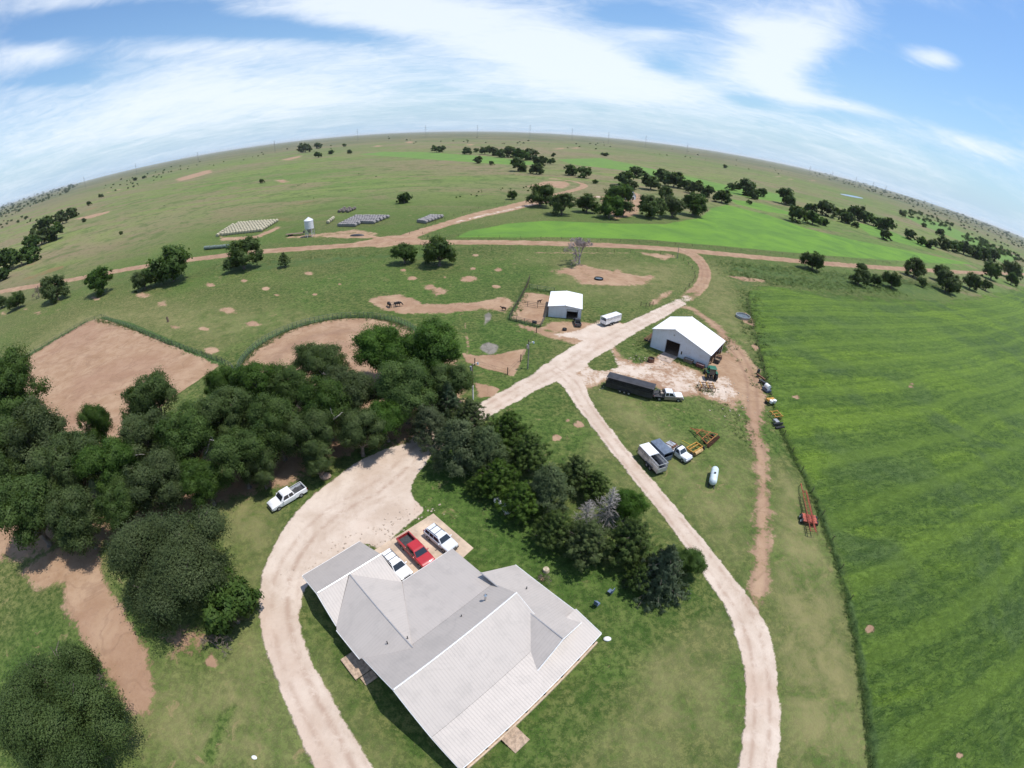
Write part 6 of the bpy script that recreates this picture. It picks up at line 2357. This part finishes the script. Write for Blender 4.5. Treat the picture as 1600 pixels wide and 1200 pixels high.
def pylon(base, top, label):
    d = px_ray(*base)
    D = min((CAM_H / max(-d.z, 1e-4)) * math.hypot(d.x, d.y), 3300.0)
    a = math.atan2(d.y, d.x)
    t = px_ray(*top)
    h = CAM_H + D * t.z / math.hypot(t.x, t.y)
    e = empty('power_pylon', (D * math.cos(a), D * math.sin(a), 0), a, label, 'power pylon', 'power pylons along the horizon')
    k = h / 70
    for sx in (-1, 1):
        for sy in (-1, 1):
            b = MB()
            b.path([(sx * 3.2 * k, sy * 3.2 * k, 0), (sx * .7 * k, sy * .7 * k, h * .62), (0, 0, h)], .42, 4)
            b.build('leg', M_PYL, e)
    for z, w in ((.68, 8), (.80, 6.4), (.92, 4.5)):
        b = MB()
        b.path([(0, -w * k, h * z), (0, w * k, h * z)], .4, 4)
        b.build('crossarm', M_PYL, e)
    b = MB()
    for i in range(5):
        z0, z1 = h * .62 * i / 5, h * .62 * (i + 1) / 5
        w0, w1 = (3.2 - 2.5 * i / 5) * k, (3.2 - 2.5 * (i + 1) / 5) * k
        b.path([(-w0, -w0, z0), (w1, -w1, z1)], .2, 3)
        b.path([(w0, w0, z0), (-w1, w1, z1)], .2, 3)
    b.build('lattice', M_PYL, e)


M_PYL = mat('galvanised_pylon', (0.13, 0.14, 0.16), .7, var=.1)
for i, (x, yt, yb) in enumerate([(55, 301, 310), (133, 275, 289), (213, 254, 266), (310, 237, 251), (430, 219.5, 238.5), (559, 201, 218), (665, 195.5, 211), (746, 195, 208), (828, 194.5, 208), (894, 200, 210),
                                 (951, 206, 214.5), (1009, 211.5, 221), (1074, 223.5, 232), (1265, 259, 268), (1300, 267, 276), (1337, 275.5, 284), (1364, 283, 291), (1384, 289.5, 296)]):
    w = ['the far left end of the line', 'left of the third one', 'above the scrubby left slope', 'over the middle of the left slope', 'standing tall left of the far clump', 'tallest on the skyline above the far meadow',
         'left of the summit of the horizon', 'at the summit of the horizon', 'just right of the horizon summit', 'right of the summit, shorter', 'where the horizon begins to fall', 'on the falling skyline above the farm',
         'alone far right of the farm', 'first of the right hand five', 'second of the right hand five', 'third of the right hand five', 'fourth of the right hand five', 'last of the right hand five'][i]
    pylon((x, yb), (x, yt), 'thin power pylon on the horizon, ' + w)

# ------------------------------------------------------------------ cattle by the feeder
M_COW = mat('black_hide', (0.022, 0.019, 0.018), .75, var=.2)
M_COW2 = mat('brown_hide', (0.055, 0.032, 0.022), .75, var=.2)


def cow(p, head, label, m, graze=True, s=1.0):
    J = [((0, 0, 1.12), .36), ((.55, 0, 1.15), .35), ((.85, 0, 1.22), .25), ((1.15, 0, .95 if graze else 1.4), .17), ((1.38, 0, .55 if graze else 1.5), .15), ((1.58, 0, .30 if graze else 1.42), .085),
         ((-.55, 0, 1.16), .35), ((-.86, 0, 1.20), .20), ((-.98, 0, .80), .035), ((-1.0, 0, .45), .05)]
    E = [(0, 1), (1, 2), (2, 3), (3, 4), (4, 5), (0, 6), (6, 7), (7, 8), (8, 9)]
    for sx, src in ((.58, 1), (-.68, 6)):
        for sy in (-1, 1):
            i = len(J)
            back = sx < 0
            J += [((sx, sy * .2, .82), .17 if back else .14), ((sx + (.10 if back else 0), sy * .2, .55), .10), ((sx - (.06 if back else 0), sy * .2, .38), .07), ((sx, sy * .2, .0), .06)]
            E += [(src, i), (i, i + 1), (i + 1, i + 2), (i + 2, i + 3)]
    for sy in (-1, 1):
        i = len(J)
        J += [((J[4][0][0] - .08, sy * .2, J[4][0][2] + .10), .045)]
        E += [(4, i)]
    me = bpy.data.meshes.new('cow')
    me.from_pydata([j[0] for j in J], E, [])
    me.materials.append(m)
    o = link_mesh('cow', me, None, p, head)
    o.scale = (s, s, s)
    sk = o.modifiers.new('skin', 'SKIN')
    for v, j in zip(me.skin_vertices[0].data, J):
        v.radius = (j[1], j[1])
    me.skin_vertices[0].data[0].use_root = True
    sk.use_smooth_shade = True
    o.modifiers.new('sub', 'SUBSURF').levels = 1
    o.modifiers['sub'].render_levels = 2
    return tag(o, label, 'cow')


cow(G(608.5, 480), 2.2, 'black cow on the left side of the feed ring on bare dirt', M_COW)
cow(G(621.5, 479), .3, 'black cow on the right side of the feed ring, turned away', M_COW)
cow(G(787, 485), 2.9, 'small dark calf alone on bare dirt west of the pens', M_COW2, False, .7)
cow(G(842.5, 473.5), .4, 'dark calf in the upper cattle pen', M_COW2, False, .62)
e = empty('feed_ring', G(615, 479), 0, 'low round steel feed ring between two black cows', 'feeder')
for z in (.35, .95):
    b = MB()
    b.path([(1.1 * math.cos(k * math.pi / 10), 1.1 * math.sin(k * math.pi / 10), z) for k in range(21)], .04, 4)
    b.build('ring', M_PIPE, e)
for k in range(10):
    b = MB()
    a = k * math.pi / 5
    b.cyl((1.1 * math.cos(a), 1.1 * math.sin(a), 0), (1.1 * math.cos(a), 1.1 * math.sin(a), 1.0), .03, n=4)
    b.build('bar', M_PIPE, e)


def round_tank(p, r, h, label, m, inner, name='stock_tank', cat='stock tank'):
    e = empty(name, p, 0, label, cat)
    b = MB()
    n = 24
    ring = lambda rr, z: [(rr * math.cos(2 * math.pi * i / n), rr * math.sin(2 * math.pi * i / n), z) for i in range(n)]
    b.loft([ring(r, 0), ring(r, h), ring(r * .93, h), ring(r * .92, h * .45)], cap=False)
    b.build('rim', m, e, True)
    b = MB()
    b.cyl((0, 0, h * .40), (0, 0, h * .62), r * .925, n=n)
    b.build('water', inner, e)
    return e


M_WATER = mat('tank_water', (0.10, 0.115, 0.12), .12, var=.1, spec=.6)
round_tank(G(1160.5, 496), 2.3, .7, 'round grey stock tank on a dirt pad at the crop field corner', M_STEEL, M_WATER)
round_tank(G(935.5, 436.5), 1.5, .55, 'dark round tyre tank on bare pasture dirt', M_BLACK, M_WATER, 'tyre_tank')
round_tank(G(882, 516), .55, .5, 'small dark feed tub on dirt before the small barn', M_BLACK, M_DARKM, 'feed_tub', 'tub')
round_tank(G(835, 505), .6, .5, 'dark feed tub in the lower cattle pen', M_BLACK, M_DARKM, 'feed_tub', 'tub')
round_tank(G(1017, 565), .75, .9, 'rusty open drum on pale ground in front of the machine barn', M_RUST, M_DARKM, 'rusty_drum', 'drum')
round_tank(G(263, 503), .35, 1.6, 'single dark stump post on the pasture above the square arena', M_WOOD, M_WOOD, 'stump_post', 'post')

# tractor with a mounted cultivator at the barn corner
tp = G(1109, 590)
th = math.radians(82)
e = empty('tractor', tp, th, 'green tractor parked at the right front corner of the machine barn', 'tractor')
M_GRN = mat('tractor_green', (0.018, 0.125, 0.055), .4, var=.12, coat=.3)
b = MB()
b.box((1.35, 0, 1.25), (1.9, .8, .75), .1)
b.build('hood', M_GRN, e)
b = MB()
b.loft([[(-1.0, -.75, 1.2), (.4, -.7, 1.2), (.4, .7, 1.2), (-1.0, .75, 1.2)], [(-.9, -.68, 2.5), (.25, -.62, 2.5), (.25, .62, 2.5), (-.9, .68, 2.5)]])
b.build('cab_glass', M_GLASS, e)
b = MB()
b.box((-.3, 0, 2.62), (1.7, 1.65, .22), .08)
b.build('cab_roof', M_GRN, e)
b = MB()
b.box((.3, 0, .8), (3.6, .5, .5))
b.build('chassis', M_DARKM, e)
for s in (-1, 1):
    b = MB()
    b.cyl((-.8, s * .75, .85), (-.8, s * 1.25, .85), .85, n=20)
    w_ = b.build('rear_wheel', M_BLACK, e, True)
    b = MB()
    b.cyl((-.8, s * 1.22, .85), (-.8, s * 1.27, .85), .42, n=14)
    b.build('rim', mat('rim_yellow', (0.50, 0.36, 0.05), .5, var=.1), w_)
    b = MB()
    b.cyl((1.7, s * .7, .5), (1.7, s * 1.0, .5), .5, n=16)
    b.build('front_wheel', M_BLACK, e, True)
    b = MB()
    b.box((-.75, s * .98, 1.78), (1.3, .5, .08))
    b.build('fender', M_GRN, e)
e2 = empty('cultivator', G(1103.5, 607), th, 'rusty cultivator with pale sweeps behind the green tractor', 'implement')
for x in (-1.0, 0, 1.0):
    b = MB()
    b.box((x, 0, .8), (.14, 3.4, .14))
    b.build('beam', M_RUST, e2)
for y in (-1.4, 0, 1.4):
    b = MB()
    b.box((.1, y, .9), (2.4, .12, .12))
    b.build('brace', M_YEL, e2)
M_SWEEP = mat('pale_sweep', (0.46, 0.40, 0.31), .7, var=.25)
for i, x in enumerate((-1.0, 0, 1.0)):
    for j in range(5):
        b = MB()
        y = -1.6 + j * .8 + (i % 2) * .3
        b.path([(x, y, .8), (x - .35, y, .45), (x - .1, y, .05)], .07, 4)
        b.build('sweep', M_SWEEP if (i + j) % 2 else M_RUST, e2)
b = MB()
b.path([(1.0, 0, .9), (2.3, 0, .8)], .1, 5)
b.build('hitch', M_DARKM, e2)
# things against the barn wall
def barn_pt(x, y):
    return barn.matrix_basis @ Vector((x, y, 0))


def crate(name, p, rz, s, label, m, top=None, cat=None):
    e = empty(name, p, rz, label, cat or name.replace('_', ' '))
    b = MB()
    b.box((0, 0, s[2] * .12), (s[0], s[1], s[2] * .2))
    for q in (-1, 1):
        b.box((q * (s[0] / 2 - .04), 0, s[2] * .6), (.08, s[1], s[2] * .8))
        b.box((0, q * (s[1] / 2 - .04), s[2] * .6), (s[0] - .17, .08, s[2] * .8))
    b.build('box', m, e)
    b = MB()
    b.box((0, 0, s[2] * .72), (s[0] - .18, s[1] - .18, s[2] * .3), .04)
    b.build('load', top or m, e)
    return e


crate('wooden_cart', barn_pt(10.2, -.75), brz, (2.2, 1.0, .9), 'grey wooden cart standing against the barn front wall', M_WOOD, M_STEEL)
crate('red_bin', barn_pt(13.2, -1.0), brz, (1.9, 1.0, .9), 'red brown bin with pale pink load at the barn corner', mat('bin_red', (0.17, 0.06, 0.05), .8, var=.25), mat('pink_load', (0.42, 0.28, 0.25), .9, var=.15))
e = empty('pipe_rack', barn_pt(-1.6, 4.2), brz + math.pi / 2, 'rack of rusty pipes and boards left of the machine barn', 'pipe rack')
for k in range(9):
    b = MB()
    b.cyl((-2.6 + random.uniform(-.3, .3), -.9 + k * .22, .55 + (k % 3) * .14), (2.4 + random.uniform(-.3, .3), -.9 + k * .22, .55 + (k % 3) * .14), .08, n=6)
    b.build('pipe', M_RUST if k % 3 else M_WOOD, e)
for x in (-1.8, 1.6):
    b = MB()
    b.box((x, 0, .25), (.2, 2.3, .5))
    b.build('stand', M_DARKM, e)
crate('pallet_bin', barn_pt(15.5, 4.5), brz, (1.3, 1.3, 1.0), 'dark bin under the open east side of the barn', M_DARKM, M_WOOD)
crate('pallet_bin', barn_pt(15.3, 7.0), brz + .3, (1.2, 1.0, .8), 'wooden bin with scrap at the back of the open barn side', M_WOOD, M_RUST)

# junk row along the crop field edge
def scrap(name, px, py, rz, label, parts, cat='implement'):
    e = empty(name, G(px, py), rz, label, cat)
    for nm, m, fn in parts:
        b = MB()
        fn(b)
        b.build(nm, m, e)
    return e


scrap('scrap_beam', 1188, 592, 1.9, 'rusty brown beam lying on black sleepers at the field edge', [
    ('beam', M_RUST, lambda b: b.box((0, 0, .55), (2.6, .35, .3))), ('sleeper', M_DARKM, lambda b: b.box((-.9, 0, .2), (.3, 1.0, .4))), ('sleeper', M_DARKM, lambda b: b.box((.9, 0, .2), (.3, 1.0, .4)))], 'beam')
scrap('black_barrel', 1184, 584, 0, 'dark upright barrel at the top of the junk row', [('barrel', M_DARKM, lambda b: b.cyl((0, 0, 0), (0, 0, 1.1), .35, n=14)), ('lid', M_BLACK, lambda b: b.cyl((0, 0, 1.1), (0, 0, 1.16), .3, n=14))], 'barrel')
scrap('sleeper_pile', 1191.5, 600.5, 1.9, 'low pile of dark sleepers between beam and white tank', [('sleeper', M_DARKM, lambda b: b.box((0, 0, .2), (2.2, .5, .4))), ('sleeper', M_DARKM, lambda b: b.box((.1, 0, .6), (2.0, .5, .35), rz=.2))], 'timber pile')
scrap('spray_tank', 1197, 611, 1.8, 'white topped spray tank on a grey frame in the junk row', [
    ('tank', M_TRIMW, lambda b: b.cyl((-.6, 0, 1.15), (.6, 0, 1.15), .55, n=16)), ('frame', M_SLATE, lambda b: b.box((0, 0, .45), (1.9, 1.2, .5))), ('outlet', M_DARKM, lambda b: b.cyl((-1.1, 0, .4), (-1.9, 0, .4), .1, n=6))], 'tank')
scrap('yellow_planter', 1203.5, 631, 1.75, 'yellow and white planter unit, upper of two yellow implements at the field edge', [
    ('frame', M_YEL, lambda b: b.box((.3, 0, .9), (.9, 2.0, .35), .04)), ('hopper', M_TRIMW, lambda b: b.cyl((-.5, -.45, .6), (-.5, -.45, 1.2), .32, .4, n=12)), ('hopper', M_TRIMW, lambda b: b.cyl((-.5, .45, .6), (-.5, .45, 1.2), .32, .4, n=12)),
    ('wheel', M_BLACK, lambda b: b.cyl((.3, 1.0, .35), (.3, 1.2, .35), .35, n=12)), ('wheel', M_BLACK, lambda b: b.cyl((.3, -1.2, .35), (.3, -1.0, .35), .35, n=12)), ('tongue', M_RUST, lambda b: b.cyl((.8, 0, .7), (2.2, 0, .4), .07, n=5))])
scrap('yellow_cultivator', 1211, 652, 1.75, 'yellow spring tooth implement, lower of two yellow ones at the field edge', [
    ('frame', M_YEL, lambda b: [b.box((x, 0, .8), (.14, 2.3, .16)) for x in (-.9, 0, .9)] and b), ('brace', M_YEL, lambda b: b.box((0, .8, .9), (2.1, .14, .14))), ('brace', M_YEL, lambda b: b.box((0, -.8, .9), (2.1, .14, .14))),
    ('tooth', M_RUST, lambda b: b.path([(-.9, .5, .8), (-1.3, .5, .4), (-1.0, .5, 0)], .06, 4)), ('tooth', M_RUST, lambda b: b.path([(-.9, -.5, .8), (-1.3, -.5, .4), (-1.0, -.5, 0)], .06, 4))])
scrap('road_grader', 1213, 664, 1.75, 'black and grey grader blade at the lower end of the junk row', [
    ('blade', M_DARKM, lambda b: b.box((-.4, 0, .4), (.12, 2.4, .7))), ('mount', M_STEEL, lambda b: b.box((.4, 0, .7), (1.1, .9, .3), .05)), ('arm', M_DARKM, lambda b: b.path([(.9, .6, .6), (-.4, .9, .5)], .08, 4)), ('skid', M_BLACK, lambda b: b.box((-1.1, 0, .2), (.5, 2.2, .35), .04))])

# yard things
def lawn_chair(p, rz, label):
    e = empty('lawn_chair', p, rz, label, 'chair', 'chairs on the lawn')
    m = mat('chair_blue', (0.12, 0.17, 0.26), .6, var=.15)
    b = MB()
    b.box((0, 0, .45), (.55, .55, .06))
    b.build('seat', m, e)
    b = MB()
    b.box((-.3, 0, .8), (.06, .55, .7))
    b.build('backrest', m, e)
    for x in (-.25, .25):
        for y in (-.25, .25):
            b = MB()
            b.cyl((x, y, 0), (x, y, .45), .025, n=5)
            b.build('leg', M_STEEL, e)


lawn_chair(G(932, 946), .8, 'blue grey lawn chair on the open grass right of the house')
lawn_chair(G(953, 927), 2.4, 'blue grey lawn chair in the shade of the windbreak')
tree('shrubby', 848, 902, 11, 'orange brown dead bush beside the east wing eave')
e = empty('stump', G(853, 892), 0, 'pale cut stump behind the orange brown dead bush', 'stump')
b = MB()
b.cyl((0, 0, 0), (0, 0, .4), .45, .38, n=14)
b.build('bole', mat('pale_wood', (0.46, 0.38, 0.27), .9, var=.15), e, True)
b = MB()
b.cyl((0, 0, .4), (0, 0, .43), .34, n=14)
b.build('cut_face', mat('cut_wood', (0.52, 0.44, 0.31), .9, var=.2), e)
a_ = G(785, 796)
e = empty('white_tank', a_, -.9, 'white propane tank half hidden under the cedars', 'tank')
b = MB()
secs = []
for x, k in ((-1.7, .15), (-1.6, .6), (-1.35, 1), (1.35, 1), (1.6, .6), (1.7, .15)):
    secs.append([(x, .5 * k * math.cos(t * math.pi / 8), .8 + .5 * k * math.sin(t * math.pi / 8)) for t in range(16)])
b.loft(secs)
b.build('tank_shell', M_TRIMW, e, True)
for x in (-1, 1):
    b = MB()
    b.box((x, 0, .18), (.2, .7, .36))
    b.build('foot', M_CONC, e)
b = MB()
b.sphere((0, 0, .12), .3, (1.5, 1, .6))
o = b.build('white_bag', M_TRIMW, None, True)
o.location = G(948.5, 999)
tag(o, 'small white bag on the lawn beyond the porch corner', 'bag')
b = MB()
b.sphere((0, 0, .12), .22, (1.4, 1, .7))
o = b.build('white_bucket', M_TRIMW, None, True)
o.location = G(398, 1184)
tag(o, 'small white object on the dry lawn near the bottom picture edge', 'bucket')
b = MB()
b.sphere((0, 0, .3), .75, (1.3, 1, .7), 10, 6)
o = b.build('boulder', mat('tan_rock', (0.36, 0.26, 0.19), .95, var=.2, bump=.6, bscale=5), None, True)
o.location = G(509, 746)
tag(o, 'tan boulder at the drive edge behind the white pickup', 'boulder')

# loose stones at the gravel edge and rubble by the barn: uncountable
def stones(name, label, spots, m):
    b = MB()
    for (x, y, n, sp_, lo, hi) in spots:
        c = G(x, y)
        for k in range(n):
            r = random.uniform(lo, hi)
            T = Matrix.Translation((c.x + random.gauss(0, sp_), c.y + random.gauss(0, sp_ * .6), r * .3)) @ Matrix.Rotation(random.uniform(0, 6), 4, 'Z') @ Matrix.Diagonal((1.3, .9, .6, 1))
            bmesh.ops.create_icosphere(b.bm, subdivisions=1, radius=r, matrix=T)
    o = b.build(name, m)
    return tag(o, label, 'stones', kind='stuff')


M_RUB = mat('rubble_stone', (0.46, 0.37, 0.29), .95, var=.2, vscale=1.5)
stones('edge_stones', 'loose stones along the gravel edge by the slab and garage', [(650, 806, 34, 1.8, .05, .16), (625, 826, 34, 1.6, .05, .16), (600, 846, 24, 1.4, .05, .15), (545, 850, 24, 1.6, .05, .15), (515, 868, 20, 1.4, .04, .13), (490, 890, 16, 1.3, .04, .13)], M_RUB)
stones('yard_rubble', 'pale broken rubble scattered round the machine barn', [(1000, 562, 30, 2.2, .05, .2), (1030, 570, 12, 2.0, .05, .2), (1128, 540, 40, 2.2, .06, .26), (1135, 610, 26, 3, .05, .2), (1150, 640, 24, 3.5, .05, .2), (940, 603, 16, 2.4, .05, .15)], M_RUB)


# weed clumps: field margin, fences, round the buildings, along the drives
LM['weed'] = leaf_mat('leaves_weed', (0.040, 0.074, 0.020), (0.120, 0.165, 0.050), 0.2)


def weeds(name, label, lines, lm, hgt=(.35, .9)):
    lv = Leaves(5)
    r = lv.r
    for pts, n, wid in lines:
        P = smooth_line(W(pts), 6) if len(pts) > 2 else W(pts)
        seg = np.linalg.norm(np.diff(P, axis=0), axis=1)
        cum = np.concatenate([[0], np.cumsum(seg)])
        for k in range(n):
            s = r.uniform(0, cum[-1])
            i = min(np.searchsorted(cum, s) - 1, len(seg) - 1)
            i = max(i, 0)
            q = P[i] + (P[i + 1] - P[i]) * ((s - cum[i]) / max(seg[i], 1e-6)) + r.normal(size=2) * wid
            h = r.uniform(*hgt)
            lv.clump(np.array([q[0], q[1], h * .45]), h * .9, np.array([0, 0, 1.0]), 22, h * .15, r.uniform(.25, .95), up=.8, rnd=1.0, radial=.5)
    me = lv.mesh(name, lm, 2.0)
    return tag(link_mesh(name, me), label, 'weeds', kind='stuff')


weeds('field_weeds', 'rank dark weeds along the crop field margin', [
    ([(1212, 648), (1230, 692), (1256, 742), (1283, 806), (1306, 872), (1325, 938), (1339, 1006), (1350, 1070), (1358, 1130), (1366, 1215)], 2200, .45)], LM['weed'], (.08, .26))
weeds('roadside_weeds', 'rank lumpy weeds between the crop field and the county road', [
    ([(1130, 412), (1200, 420), (1300, 430), (1400, 440), (1500, 452)], 1500, 4.0), ([(1140, 425), (1200, 437), (1300, 446), (1400, 455)], 1100, 4.5), ([(1170, 455), (1178, 500), (1190, 555), (1200, 605)], 420, 2.2)], LM['weed'], (.25, .75))
weeds('fence_weeds', 'tall weeds along the arena and pen fences', [
    ([(150, 500), (212, 515), (258, 534), (305, 551), (348, 567)], 900, .7), ([(368, 586), (384, 560), (420, 534), (462, 512), (510, 500), (560, 495), (600, 499), (640, 516)], 1300, .8),
    ([(797, 499), (822, 506), (845, 511)], 160, .5), ([(826, 440), (815, 466), (797, 499)], 260, .8), ([(827, 452), (866, 458)], 160, .8), ([(2, 584), (136, 503)], 300, .8),
    ([(340, 415), (430, 407), (560, 398), (640, 394), (760, 394)], 700, 3.5)], LM['weed'], (.14, .42))
weeds('yard_weeds', 'weed clumps round the barns, implements and rubble', [
    ([(1012, 548), (1030, 556)], 90, .5), ([(1052, 563), (1075, 570), (1100, 580)], 240, .5), ([(1128, 548), (1140, 530)], 220, .8), ([(990, 556), (1005, 566)], 70, .8), ([(1000, 545), (1006, 530)], 160, 1.2),
    ([(1095, 606), (1108, 612)], 140, 1.0), ([(940, 603), (1000, 606)], 160, .7), ([(1120, 630), (1150, 650), (1165, 690)], 240, 1.6), ([(848, 905), (851, 899)], 14, .3), ([(920, 500), (935, 505)], 60, .6)], LM['weed'], (.08, .28))

# small pond far to the right
pp = [G(1331 + 18 * math.cos(a), 306.5 + 18 * math.cos(a) * .19 + 1.2 * math.sin(a)) for a in np.linspace(0, 2 * math.pi, 24)[:-1]]
b = MB()
b.loft([[(p.x, p.y, .02) for p in pp], [(p.x, p.y, .06) for p in pp]])
tag(b.build('pond', mat('pond_water', (0.20, 0.27, 0.36), .3, var=.05, spec=.6)), kind='structure')

# ------------------------------------------------------------------ haze: a box of even thin air round everything
b = MB()
b.box((0, 0, 60), (186000, 186000, 122))
m, t, out = new_mat('haze_air')
pv = t.node('ShaderNodeVolumePrincipled')
pv.inputs['Color'].default_value = (0.90, 0.94, 1.0, 1)
pv.inputs['Density'].default_value = 0.000026
pv.inputs['Anisotropy'].default_value = 0.2
t.link(pv.outputs[0], out.inputs['Volume'])
tag(b.build('haze', m), kind='stuff')
